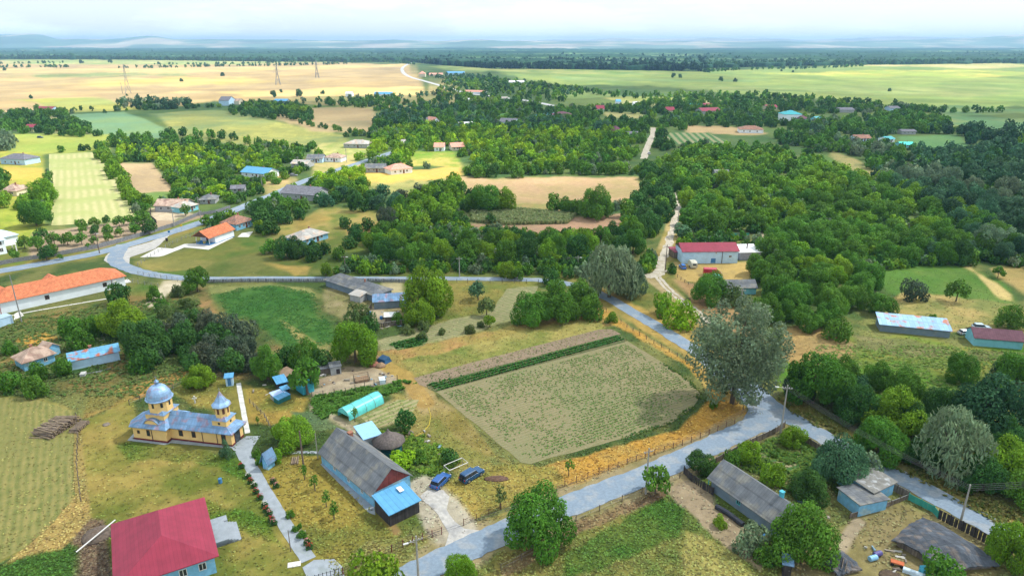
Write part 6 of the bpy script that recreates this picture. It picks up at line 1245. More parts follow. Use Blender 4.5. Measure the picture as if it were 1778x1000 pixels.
def hills(name, pts, d0, d1, col, label):
    """a rounded ridge: crest heights taken from its outline, sloping both ways"""
    xs_ = np.arange(-1500, 3300, 12.0); py = np.interp(xs_, [p[0] for p in pts], [p[1] for p in pts]); h = (76 - py) / FPX * (CP * CP) * d1
    h = h * (1 + .10 * (fbm(xs_ / 40, xs_ * 0, 4, 4) - .5)) + CAMH * np.clip((76 - py) / 3, 0, 1); h = np.minimum(h, 214); rows = []
    for k, s in ((0, 0), (.3, .42), (.55, .72), (.8, .94), (1, 1), (1.25, .7), (1.6, 0)):
        d = d0 + (d1 - d0) * k; U = (xs_ - 889) / FPX * (d * CP + CAMH * SP); rows.append(np.stack([U, np.full_like(U, d) + 300 * (vnoise(xs_ / 50, xs_ * 0 + k * 9, 6) - .5), h * s * (1 + .25 * (vnoise(xs_ / 22, xs_ * 0 + k * 5, 3) - .5) * (k not in (0, 1, 1.6))) - .2], 1))
    n, m = len(rows), len(xs_); V = np.concatenate(rows); I = np.arange(n * m).reshape(n, m); Fc = np.stack([I[:-1, :-1].ravel(), I[:-1, 1:].ravel(), I[1:, 1:].ravel(), I[1:, :-1].ravel()], 1)
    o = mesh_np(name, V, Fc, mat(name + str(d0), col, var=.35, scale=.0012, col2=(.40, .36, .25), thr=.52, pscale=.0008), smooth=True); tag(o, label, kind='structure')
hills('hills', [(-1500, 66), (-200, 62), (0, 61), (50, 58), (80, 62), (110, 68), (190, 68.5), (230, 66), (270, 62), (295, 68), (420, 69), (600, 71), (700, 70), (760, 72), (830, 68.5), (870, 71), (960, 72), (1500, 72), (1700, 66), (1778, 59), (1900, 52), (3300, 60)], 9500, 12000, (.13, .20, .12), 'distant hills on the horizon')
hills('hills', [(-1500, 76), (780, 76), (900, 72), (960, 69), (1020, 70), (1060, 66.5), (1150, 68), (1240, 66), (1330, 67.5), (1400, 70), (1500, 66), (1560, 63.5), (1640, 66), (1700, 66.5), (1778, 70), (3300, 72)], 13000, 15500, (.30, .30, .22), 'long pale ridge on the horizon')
# ================================================================== cloud layer that shades the village
LIT = [[(-300, 262), (0, 190), (190, 232), (300, 300), (345, 365), (300, 395), (60, 440), (-300, 470)], [(300, 270), (430, 265), (560, 232), (700, 235), (830, 250), (800, 300), (700, 325), (560, 345), (470, 330), (330, 320)],
       [(-900, 104), (700, 106), (770, 170), (500, 176), (200, 186), (-900, 200)], [(110, 200), (600, 215), (600, 250), (300, 245)], [(1180, 262), (1400, 270), (1560, 330), (1480, 370), (1300, 345), (1180, 300)], [(1180, 300), (1560, 320), (1600, 470), (1540, 560), (1280, 560), (1300, 470), (1180, 400)], [(1250, 118), (1780, 104), (2600, 104), (2600, 175), (1600, 172), (1300, 150)],
       [(800, 268), (1000, 265), (1080, 300), (1000, 312), (820, 312)], [(1000, 160), (1300, 160), (1300, 190), (1000, 185)]]
def clouds():
    hgt = 700.0; off = Vector((SDIR.x, SDIR.y)) / SDIR.z * hgt
    x = np.arange(-2600, 3400, 30.0); y = np.arange(-1200, 5200, 30.0); X, Y = np.meshgrid(x, y)
    d = np.full(X.shape, 1e9)
    for P in LIT: d = np.minimum(d, sdist(X, Y, Gn(P)))
    nzz = (fbm(X / 160, Y / 160, 9, 4) - .5) * 2
    M = d + nzz * (25 + np.clip(Y - 500, 0, 2500) * .1) > 0
    M &= ~((np.hypot(X, Y) > 1200) & (fbm(X / 700, Y / 500, 12, 3) > .56))
    th = 22 + 30 * fbm(X / 240, Y / 240, 15, 4); n, m = X.shape
    top = np.stack([(X + off.x).ravel(), (Y + off.y).ravel(), (hgt + th).ravel()], 1); bot = np.stack([(X + off.x).ravel(), (Y + off.y).ravel(), (hgt - th * .3).ravel()], 1)
    I = np.arange(n * m).reshape(n, m); q = M[:-1, :-1] & M[1:, :-1] & M[:-1, 1:] & M[1:, 1:]
    A = np.stack([I[:-1, :-1][q], I[:-1, 1:][q], I[1:, 1:][q], I[1:, :-1][q]], 1); F_ = [A, A[:, ::-1] + n * m]
    def side(mask, a, b): F_.append(np.stack([a[mask], b[mask], b[mask] + n * m, a[mask] + n * m], 1))
    z = np.zeros_like(q); up = z.copy(); up[1:] = q[:-1]; side(q & ~up, I[:-1, :-1], I[:-1, 1:]); dn = z.copy(); dn[:-1] = q[1:]; side(q & ~dn, I[1:, :-1], I[1:, 1:])
    lf = z.copy(); lf[:, 1:] = q[:, :-1]; side(q & ~lf, I[:-1, :-1], I[1:, :-1]); rg = z.copy(); rg[:, :-1] = q[:, 1:]; side(q & ~rg, I[:-1, 1:], I[1:, 1:])
    mt = bpy.data.materials.new('cloud'); mt.use_nodes = True; N = mt.node_tree.nodes; Lk = mt.node_tree.links; N.remove(N['Principled BSDF'])
    tr = N.new('ShaderNodeBsdfTransparent'); df = N.new('ShaderNodeBsdfDiffuse'); df.inputs['Color'].default_value = (.95, .95, .95, 1); tl = N.new('ShaderNodeBsdfTranslucent'); tl.inputs['Color'].default_value = (.95, .95, .95, 1)
    m1 = N.new('ShaderNodeMixShader'); m1.inputs[0].default_value = .5; Lk.new(df.outputs[0], m1.inputs[1]); Lk.new(tl.outputs[0], m1.inputs[2])
    m2 = N.new('ShaderNodeMixShader'); m2.inputs[0].default_value = .20; Lk.new(tr.outputs[0], m2.inputs[1]); Lk.new(m1.outputs[0], m2.inputs[2]); Lk.new(m2.outputs[0], N['Material Output'].inputs['Surface'])
    o = mesh_np('clouds', np.concatenate([top, bot]), np.concatenate(F_), mt, smooth=True); tag(o, 'thin broken cloud layer high over the village', 'clouds', kind='stuff')
clouds()
# ================================================================== haze
hz = MB().box(-45000, -2000, -4.2, 45000, 19500, 225).build('haze', mat('hz', (1, 1, 1))); tag(hz, 'pale summer haze over the plain', 'haze', kind='stuff')
mt = bpy.data.materials.new('haze_air'); mt.use_nodes = True; N = mt.node_tree.nodes; N.remove(N['Principled BSDF']); pv = N.new('ShaderNodeVolumePrincipled'); pv.inputs['Color'].default_value = (.33, .58, 1.0, 1); pv.inputs['Density'].default_value = 7.5e-5; pv.inputs['Anisotropy'].default_value = 0.1
mt.node_tree.links.new(pv.outputs[0], N['Material Output'].inputs['Volume']); hz.data.materials.clear(); hz.data.materials.append(mt)

# ================================================================== crops and low growth (things nobody could count)
def tufts(name, X, Y, h, r_, col, label, cat='plants', blades=3, seed=1):
    """small leafy tufts: each a few slanted blades"""
    r = np.random.default_rng(seed); n = len(X); Vs = []; Cs = []
    for b in range(blades):
        a = r.uniform(0, 6.283, n); ca, sa = np.cos(a), np.sin(a); hh = h * r.uniform(.6, 1.25, n); rr = r_ * r.uniform(.7, 1.25, n); ox, oy = r.normal(0, .25, n) * rr, r.normal(0, .25, n) * rr
        lx, ly = -sa * rr * .9, ca * rr * .9
        p0 = np.stack([X + ox - ca * rr * .5, Y + oy - sa * rr * .5, np.full(n, .02)], 1); p1 = np.stack([X + ox + ca * rr * .5, Y + oy + sa * rr * .5, np.full(n, .02)], 1)
        p2 = np.stack([X + ox + ca * rr * .45 + lx, Y + oy + sa * rr * .45 + ly, hh], 1); p3 = np.stack([X + ox - ca * rr * .45 + lx, Y + oy - sa * rr * .45 + ly, hh], 1)
        Vs.append(np.stack([p0, p1, p2, p3], 1)); Cs.append(col * r.uniform(.84, 1.16, n)[:, None])
    V = np.concatenate(Vs); c = np.concatenate(Cs); m = len(V)
    return tag(mesh_np(name, V.reshape(-1, 3), np.arange(m * 4).reshape(m, 4), LEAFB, attr={'tint': np.repeat(c, 4, 0)}), label, cat, kind='stuff')
def rows_in(P, ang, sp, step, jit, drop=0.0, seed=2):
    W_ = Gn(P); r = np.random.default_rng(seed); c = W_.mean(0); R = np.hypot(*(W_ - c).T).max() + 2; s = np.arange(-R, R, sp); t = np.arange(-R, R, step); S, T_ = np.meshgrid(s, t)
    S = S.ravel() + r.normal(0, jit * .4, S.size); T_ = T_.ravel() + r.normal(0, jit, T_.size); ca, sa = math.cos(ang), math.sin(ang)
    x = c[0] + T_ * ca - S * sa; y = c[1] + T_ * sa + S * ca; k = (sdist(x, y, W_) < -.2) & (r.random(len(x)) > drop); return x[k], y[k]
def cz(n, a, b, seed=1): r = np.random.default_rng(seed); t = r.random(n)[:, None]; return np.array(a) * (1 - t) + np.array(b) * t
x, y = rows_in([(768, 682), (1086, 596), (1150, 635), (1196, 668), (1206, 684), (1196, 704), (1160, 730), (1080, 757), (925, 798), (905, 792), (850, 745)], RA, .80, .36, .10, .15); k = fbm(x / 9, y / 9, 61, 4) + np.random.default_rng(4).normal(0, .13, len(x)) > .43; x, y = x[k], y[k]
tufts('crop', x, y, .14, .25, cz(len(x), (.10, .20, .045), (.16, .235, .07)), 'sparse young crop in rows across the big field', 'crop')
x, y = rows_in([(742, 668), (1072, 582), (1087, 590), (760, 679)], RA, 1.05, .28, .06, .03); tufts('crop', x, y, .28, .36, cz(len(x), (.035, .13, .025), (.055, .17, .035)), 'lush dark crop rows along the upper edge of the big field', 'crop', 4)
x, y = rows_in([(722, 657), (1040, 573), (1062, 574), (745, 668)], RA, 1.1, .9, .1, .2); tufts('crop', x, y, .12, .16, cz(len(x), (.10, .19, .04), (.16, .22, .07)), 'young seedlings dotted along the bare strip', 'crop')
x, y = rows_in([(676, 598), (735, 582), (744, 590), (733, 600), (690, 607)], gang((675, 600), (740, 585)), 1.15, .35, .08); tufts('crop', x, y, .4, .5, cz(len(x), (.03, .11, .02), (.05, .15, .03)), 'dark rows of the small vegetable plot', 'crop')
def edge_weeds():
    r = np.random.default_rng(8); W_ = Gn(FIELD + FIELD[:1]); X = []; Y = []
    for a, b, wd in [(W_[i], W_[i + 1], .9 if i > 0 and i < 8 else .25) for i in range(2, 7)]:
        n = int(np.hypot(*(b - a)) * 9); t = r.random(n)[:, None]; p = a + (b - a) * t + r.normal(0, wd * .35, (n, 2)); k = fbm(p[:, 0] / 2.5, p[:, 1] / 2.5, 14, 3) > .4; X.append(p[k, 0]); Y.append(p[k, 1])
    x, y = np.concatenate(X), np.concatenate(Y); tufts('weeds', x, y, .2, .22, cz(len(x), (.05, .14, .03), (.14, .20, .05)), 'ragged weeds along the margin of the big field', 'weeds')
edge_weeds()
def clump(P, n, h, r_, a, b, label, seed, name='ground_cover', cat='plants'):
    W_ = Gn(P); r = np.random.default_rng(seed); lo, hi = W_.min(0), W_.max(0); x = r.uniform(lo[0], hi[0], n); y = r.uniform(lo[1], hi[1], n); k = (sdist(x, y, W_) < 0) & (fbm(x / 2.5, y / 2.5, seed, 3) > .38)
    x, y = x[k], y[k]; tufts(name, x, y, h, r_, cz(len(x), a, b, seed), label, cat, 3, seed)
clump([(545, 688), (700, 660), (722, 665), (690, 680), (600, 712), (560, 728), (540, 712)], 4200, .3, .36, (.06, .17, .025), (.12, .24, .04), 'leafy vegetable beds beside the greenhouse', 21)
clump([(655, 750), (735, 755), (800, 800), (765, 828), (715, 818), (690, 790)], 2600, .3, .4, (.08, .18, .03), (.22, .34, .04), 'overgrown vegetable garden beside the long house', 22)
clump([(1240, 795), (1340, 762), (1400, 765), (1520, 830), (1450, 860), (1400, 870), (1330, 830)], 5000, .3, .4, (.06, .16, .03), (.18, .27, .05), 'vegetable garden greenery inside the plank fence', 23)
clump([(815, 366), (870, 363), (1000, 374), (985, 389), (880, 391), (818, 386)], 9000, 1.4, .6, (.20, .29, .11), (.42, .44, .22), 'pale reeds between the two tan fields', 24, 'reeds')
clump([(378, 512), (415, 500), (480, 495), (545, 508), (560, 545), (585, 580), (572, 598), (500, 608), (470, 580), (430, 555), (395, 552)], 9000, .12, .26, (.045, .15, .03), (.075, .19, .045), 'thick clover of the dark green field', 25, 'crop', 'crop')
clump([(1385, 690), (1420, 600), (1640, 600), (1800, 615), (1900, 640), (1900, 760), (1640, 700)], 9000, .2, .32, (.13, .25, .04), (.24, .30, .09), 'tall grass of the eastern meadow', 26, 'grass', 'grass')
clump([(0, 560), (250, 520), (345, 520), (400, 640), (240, 690), (130, 690), (0, 688)], 11000, .22, .36, (.08, .165, .035), (.17, .21, .07), 'rank weeds around the western cottage and scrub', 27, 'weeds', 'weeds')
clump([(1350, 690), (1560, 800), (1778, 890), (1900, 940), (1900, 985), (1740, 915), (1480, 775), (1370, 715)], 9000, .25, .34, (.09, .15, .03), (.27, .24, .08), 'rough verge grass along the eastern road', 29, 'grass', 'grass')
# turf tufts everywhere the ground is grassy, coloured like the cover they stand on
def turf():
    r = np.random.default_rng(77); n = 150000; px = r.uniform(-60, 1840, n); py = 470 + 560 * r.random(n) ** .8; W_ = Gn(np.stack([px, py], 1)); x, y = W_[:, 0], W_[:, 1]; c, d = cover(x, y)
    keep = (r.random(n) < d) & (sdist(x, y, Gn(FIELD)) > .3)
    for Wr, hw in RDS[:-2]: keep &= pdist(x, y, Wr) > hw + .1
    for P in ([(425, 770), (424, 786), (436, 810), (462, 856), (495, 910), (536, 972), (560, 1000)], [(414, 665), (421, 705), (430, 752)], [(1140, 478), (1190, 527), (1250, 582)], [(760, 850), (790, 930)]): keep &= pdist(x, y, Gn(P)) > 1.5
    for cx, cy, rz, hl, hd in FOOT:
        dx, dy = x - cx, y - cy; keep &= ~((abs(dx * math.cos(rz) + dy * math.sin(rz)) < hl) & (abs(-dx * math.sin(rz) + dy * math.cos(rz)) < hd))
    x, y, c = x[keep], y[keep], c[keep]; hue = r.uniform(.86, 1.10, len(x))[:, None]; c = c * hue * (np.array([.75, 1.0, .8]) * (r.random((len(x), 1)) < .45) + np.array([1.1, 1.0, .95]) * 1.0 * 0 + 1 * (1 - (r.random((len(x), 1)) < .0))) / 1.3
    tufts('grass', x, y, .13, .22, c, 'rough grass and weeds on the open ground', 'grass', 2, 5)
turf()

# ================================================================== fences
def fence(P, label, hh=1.2, sp=2.5, post=W_WOOD, panel=None, rails=2, mt=None, name='fence', pr=.06, cat='fence', gate=False):
    W_ = [G(x, y) for x, y in P]; e = tag(empty(name, W_[0]), label, cat); o = W_[0]; pts = []
    for a, b in zip(W_, W_[1:]):
        n = max(1, round((b - a).length / sp)); pts += [a.lerp(b, i / n) for i in range(n)]
    pts.append(W_[-1]); pts = pts[:101]
    base = None
    for p in pts:
        q = p - o
        if base is None: base = MB().box(-pr, -pr, 0, pr, pr, hh + .12).build('post', post, e); base.location = q
        else:
            c = base.copy(); COL.objects.link(c); c.parent = e; c.location = q
    if panel:
        m = MB(); r = random.Random(len(pts))
        for a, b in zip(pts, pts[1:]):
            d = (b - a); L = d.length; d = d / L; k = max(1, int(L / .45)) if panel != 'solid' else max(1, int(L / .8)); nrm = Vector((-d.y, d.x, 0)) * .03
            for i in range(k):
                s0 = a + d * (L * i / k + .02) - o; s1 = a + d * (L * (i + (.84 if panel == 'picket' else 1)) / k - .01) - o; z1 = hh * r.uniform(.9, 1.02)
                m.add([tuple(s0 - nrm + Vector((0, 0, .05))), tuple(s1 - nrm + Vector((0, 0, .05))), tuple(s1 + nrm + Vector((0, 0, .05))), tuple(s0 + nrm + Vector((0, 0, .05))), tuple(s0 - nrm + Vector((0, 0, z1))), tuple(s1 - nrm + Vector((0, 0, z1))), tuple(s1 + nrm + Vector((0, 0, z1))), tuple(s0 + nrm + Vector((0, 0, z1)))], [(0, 3, 2, 1), (4, 5, 6, 7), (0, 1, 5, 4), (1, 2, 6, 5), (2, 3, 7, 6), (3, 0, 4, 7)])
        m.build('plank', mt or W_WOOD, e)
    if rails:
        m = MB()
        for k in range(rails): m.tube([p - o + Vector((0, 0, hh * (k + 1) / rails - .06)) for p in pts], .028 if not panel else .045, 4)
        m.build('rail', mt or METAL, e)
    return e
PLK = mat('grey_plank_fence', (.19, .20, .22), var=.25, scale=2); MESH = mat('fence_wire', (.25, .24, .22)); RUSTY = mat('rusty_rail', (.20, .11, .07), var=.2); GRN = mat('green_fence', (.05, .33, .27), var=.2)
fence([(-30, 466), (30, 455), (90, 446), (170, 431), (240, 412), (300, 394), (350, 372)], 'long grey plank fence between the orchard and the main road', 1.5, 2.6, PLK, 'solid', 1, PLK)
fence([(805, 912), (870, 885), (960, 852), (1040, 823), (1120, 795), (1200, 768), (1275, 736)], 'rusty rail fence between the golden verge and the road', 1.15, 2.2, RUSTY, None, 3, RUSTY)
fence([(1290, 712), (1255, 668), (1190, 628), (1110, 582), (1068, 556), (1045, 535)], 'thin wire fence curving round the top of the golden verge', 1.0, 3.0, W_WOOD, None, 2, MESH)
fence([(596, 998), (640, 975), (700, 950), (767, 927)], 'black metal fence in front of the long house lawn', 1.2, 1.6, D_MAR, None, 3, W_PLANK)
gt = fence([(548, 1012), (575, 1004), (596, 998)], 'black entrance gate at the foot of the church path', 1.3, .5, W_PLANK, None, 2, W_PLANK, 'gate', .035, 'gate')
fence([(870, 990), (940, 955), (1000, 905), (1080, 870), (1180, 830)], 'sparse wire fence along the south side of the road', 1.1, 4, W_WOOD, None, 2, MESH)
fence([(1187, 822), (1200, 835), (1222, 850), (1238, 860)], 'dark picket gate-fence at the yard of the slate-blue house', 1.5, 2, W_PLANK, 'picket', 1, W_PLANK)
fence([(1230, 812), (1290, 778), (1345, 753), (1362, 742)], 'grey plank fence on the road side of the garden', 1.3, 2, W_WOOD, 'solid', 1)
fence([(1392, 766), (1450, 800), (1500, 826), (1577, 866)], 'weathered plank fence from the corner down the eastern road', 1.5, 2, W_WOOD, 'solid', 1)
fence([(1577, 868), (1620, 890), (1628, 900)], 'faded green mesh fence beside the eastern road', 1.3, 2, GRN, 'solid', 1, GRN)
fence([(1628, 900), (1690, 932), (1745, 962)], 'tall dark picket fence behind the ruined barn', 1.7, 2, W_PLANK, 'picket', 1, W_PLANK)
fence([(1475, 900), (1530, 884), (1577, 866)], 'low grey plank fence below the blue outbuildings', 1.0, 2, W_WOOD, 'solid', 1)
fence([(340, 492), (420, 490), (520, 490), (640, 490), (720, 491)], 'grey picket fence on the lower side of the straight road', 1.2, 2.6, PLK, 'picket', 1, PLK)
fence([(720, 491), (830, 491), (935, 492)], 'sparse post fence beside the eastern straight road', 1.2, 3.5, W_WOOD, None, 2, MESH)
fence([(240, 477), (290, 485), (318, 490)], 'thin wire fence round the junction corner', 1.1, 2.4, METAL, None, 2, MESH); fence([(195, 484), (240, 493), (275, 498)], 'low wire fence beside the white hall', 1.1, 2.5, METAL, None, 2, MESH)
fence([(240, 462), (262, 446), (300, 424), (345, 405), (362, 398)], 'pale wire fence fronting the small white house', 1.2, 2.5, METAL, None, 2, MESH)
fence([(225, 703), (280, 682), (340, 664), (385, 655)], 'wire fence behind the church', 1.1, 2.6, W_WOOD, None, 2, MESH)
fence([(133, 725), (136, 760), (134, 810), (141, 870)], 'half-fallen post fence between mown field and churchyard', 1.0, 2.2, W_WOOD, None, 1, W_WOOD)
fence([(542, 690), (600, 682), (650, 668), (690, 660)], 'wire fence along the barnyard track', 1.2, 2.4, W_WOOD, None, 2, MESH)
fence([(434, 700), (460, 725), (470, 745)], 'rickety fence by the chicken run', 1.0, 1.8, W_WOOD, None, 2, MESH)
fence([(657, 570), (680, 566), (712, 562), (728, 560)], 'board fence of the stony farmyard', 1.4, 2, W_WOOD, 'picket', 1)
fence([(645, 535), (636, 548), (642, 566), (655, 572)], 'curved board fence of the stony farmyard', 1.3, 2, W_WOOD, 'picket', 1)
fence([(262, 366), (262, 380), (272, 388)], 'dark board fence by the tan-roofed house', 1.6, 2, W_PLANK, 'solid', 1, W_PLANK); fence([(345, 375), (375, 370), (400, 362)], 'plank fence at the bend past the turquoise front', 1.4, 2.4, PLK, 'solid', 1, PLK)
fence([(1212, 410), (1260, 411), (1300, 411)], 'turquoise mesh fence behind the crimson barn', 1.4, 3, GRN, 'solid', 1, GRN); fence([(1176, 482), (1195, 495), (1215, 505)], 'rail fence at the entry to the crimson barn', 1.0, 2.4, W_WOOD, None, 2, MESH)
fence([(920, 204), (950, 200), (975, 198)], 'pale turquoise fence beside the far road', 2.2, 6, W_TURQ, 'solid', 1, W_TURQ)
# ================================================================== poles, wires, pylons
POLEC = mat('concrete_pole', (.33, .32, .30), var=.15); POLEW = mat('wooden_pole', (.16, .12, .10), var=.2); WIRE = mat('cable', (.10, .10, .11)); LAMP = mat('lamp_housing', (.6, .62, .62))
def pole(px, py, top, label, m=None, lamp=None, arm=True, dirr=0.0, r_=.14):
    p = G(px, py); h = None; lo, hi = 0, 40
    for _ in range(40):
        mid = (lo + hi) / 2
        if proj(p.x, p.y, mid)[1] > top: lo = mid
        else: hi = mid
    h = min(lo, 24); e = tag(empty('utility_pole', p, dirr), label, 'pole')
    MB().tube([(0, 0, 0), (0, 0, h)], r_ * 1.35, 7, r_ * .8).build('shaft', m or POLEC, e)
    if arm:
        MB().box(-.9, -.05, h - .75, .9, .05, h - .65).build('crossarm', m or POLEC, e)
        for x in (-.8, -.35, .35, .8): MB().lathe([(.05, h - .645), (.06, h - .55), (.03, h - .45)], (x, 0), 6).build('insulator', FR_W, e)
    if lamp is not None:
        l = MB().tube([(0, 0, h - 1.1), (lamp * .8, -.2, h - .6), (lamp * 1.6, -.3, h - .55)], .045, 5).build('lamp_arm', METAL, e); MB().box(lamp * 1.5 - .35, -.42, h - .62, lamp * 1.5 + .35, -.18, h - .50).build('lamp_head', LAMP, l)
    return Vector((p.x, p.y, h - .5))
pA = pole(727, 1012, 930, 'roadside lamp pole in front of the long house lawn', lamp=-1.0, dirr=.4); pB = pole(1121, 857, 778, 'roadside pole beside the small leafy tree', dirr=.4); pC = pole(1355, 752, 668, 'pole with a street lamp at the garden corner by the junction', lamp=-1.2, dirr=-.3)
pD = pole(1667, 908, 841, 'bare concrete pole beside the tall dark picket fence', dirr=-.6, arm=False); pE = pole(1284, 548, 500, 'pole half hidden behind the silver poplar', dirr=-.3); pF = pole(1155, 470, 425, 'pole beside the dirt track at the barn entry', m=POLEW); pF2 = pole(1003, 470, 444, 'pole among the hedge at the bend of the straight road', lamp=.6)
pG = pole(798, 481, 446, 'thin pole in the middle of the straight road', arm=True); pH = pole(600, 472, 443, 'pole on the straight road above the farmhouse', lamp=.6, m=POLEW); pI = pole(173, 440, 403, 'pole with white base by the plank fence', m=POLEW, lamp=.6); pJ = pole(303, 394, 362, 'short lamp pole near the road bend', lamp=.5); pK = pole(349, 384, 342, 'pole at the corner of the turquoise-fronted house')
pL = pole(527, 808, 748, 'dark wooden pole next to the church-side lawn', m=POLEW, arm=False); pM = pole(552, 796, 752, 'lamp post at the corner of the long house', arm=False, r_=.07); pN = pole(38, 560, 478, 'grey pole against the white hall wall', arm=False, m=METAL, r_=.13); pO = pole(456, 330, 303, 'concrete pole by the blue-roofed white house'); pP = pole(519, 300, 272, 'pole between the roofs along the road'); pQ = pole(602, 282, 258, 'tall thin pole by the main road'); pR = pole(1176, 400, 358, 'leaning pole beside the dirt track')
pS = pole(505, 957, 920, 'rusty post with a small white slab beside the church path', arm=False, m=POLEW, r_=.06)
def wires(a, b, label, n=4, sag=.9, far=None):
    e = tag(empty('power_line', a), label, 'power line'); d = (b - a); s = Vector((-d.y, d.x, 0)).normalized()
    for k in range(n):
        o = s * (k - (n - 1) / 2) * .45; pts = [o + d * t - Vector((0, 0, 4 * sag * t * (1 - t))) for t in np.linspace(0, 1, 13)]; MB().tube(pts, .018, 3).build('wire', WIRE, e)
pZ = Vector((106, 92, 8.0)); pY = Vector((-40, 55, 8.0))
wires(pC, pD, 'power line over the eastern road from the corner pole', 4); wires(pD, pZ, 'power line running out over the eastern road', 4); wires(pC, pE, 'power line passing behind the silver poplar', 4); wires(pB, pC, 'power line from the roadside pole to the corner pole', 2); wires(pA, pB, 'power line above the lower road', 2)
wires(pE, pF, 'power line across the track by the barn', 3); wires(pF2, pG, 'power line along the eastern straight road', 2); wires(pG, pH, 'power line along the western straight road', 2); wires(pI, pJ, 'power line over the plank fence', 2); wires(pJ, pK, 'short power line at the road bend', 2); wires(pF, pR, 'power line up the dirt track', 3); wires(pK, pO, 'power line crossing to the blue-roofed house', 2); wires(pO, pP, 'power line on towards the roofs', 2)
def pylon(px, py, top, wd, label):
    p = G(px, py); k = depth(p) / FPX; h = (py - top) * k * 1.06; b = wd * k * .5; e = tag(empty('pylon', p, .5), label, 'pylon'); m = MB(); t = .12 + .00018 * depth(p)
    lv = [(0, b), (h * .35, b * .55), (h * .62, b * .28), (h * .9, b * .16), (h, .1)]
    for sx_, sy_ in ((-1, -1), (1, -1), (1, 1), (-1, 1)): m.tube([(sx_ * r, sy_ * r, z) for z, r in lv], t, 4)
    for (z0, r0), (z1, r1) in zip(lv[:-1], lv[1:]):
        for a, b_ in (((-1, -1), (1, -1)), ((1, -1), (1, 1)), ((1, 1), (-1, 1)), ((-1, 1), (-1, -1))):
            m.tube([(a[0] * r0, a[1] * r0, z0), (b_[0] * r1, b_[1] * r1, z1)], t * .6, 3); m.tube([(b_[0] * r0, b_[1] * r0, z0), (a[0] * r1, a[1] * r1, z1)], t * .6, 3)
    m.build('tower', METAL, e); c = MB()
    for z, l in ((h * .62, .30), (h * .76, .26), (h * .9, .2)): c.tube([(-h * l * .6, 0, z), (0, 0, z + .3), (h * l * .6, 0, z)], t * .8, 4)
    c.build('crossarm', METAL, e)
pylon(223, 163, 117, 9, 'lattice pylon on the straw plain, larger and leaning near the lone copse'); pylon(483, 148, 116, 8, 'lattice pylon standing in the middle of the straw plain'); pylon(551, 136, 108, 6, 'smallest lattice pylon, far out before the forest')
pole(213, 163, 144, 'stubby pole beside the large pylon', arm=True, r_=.3)
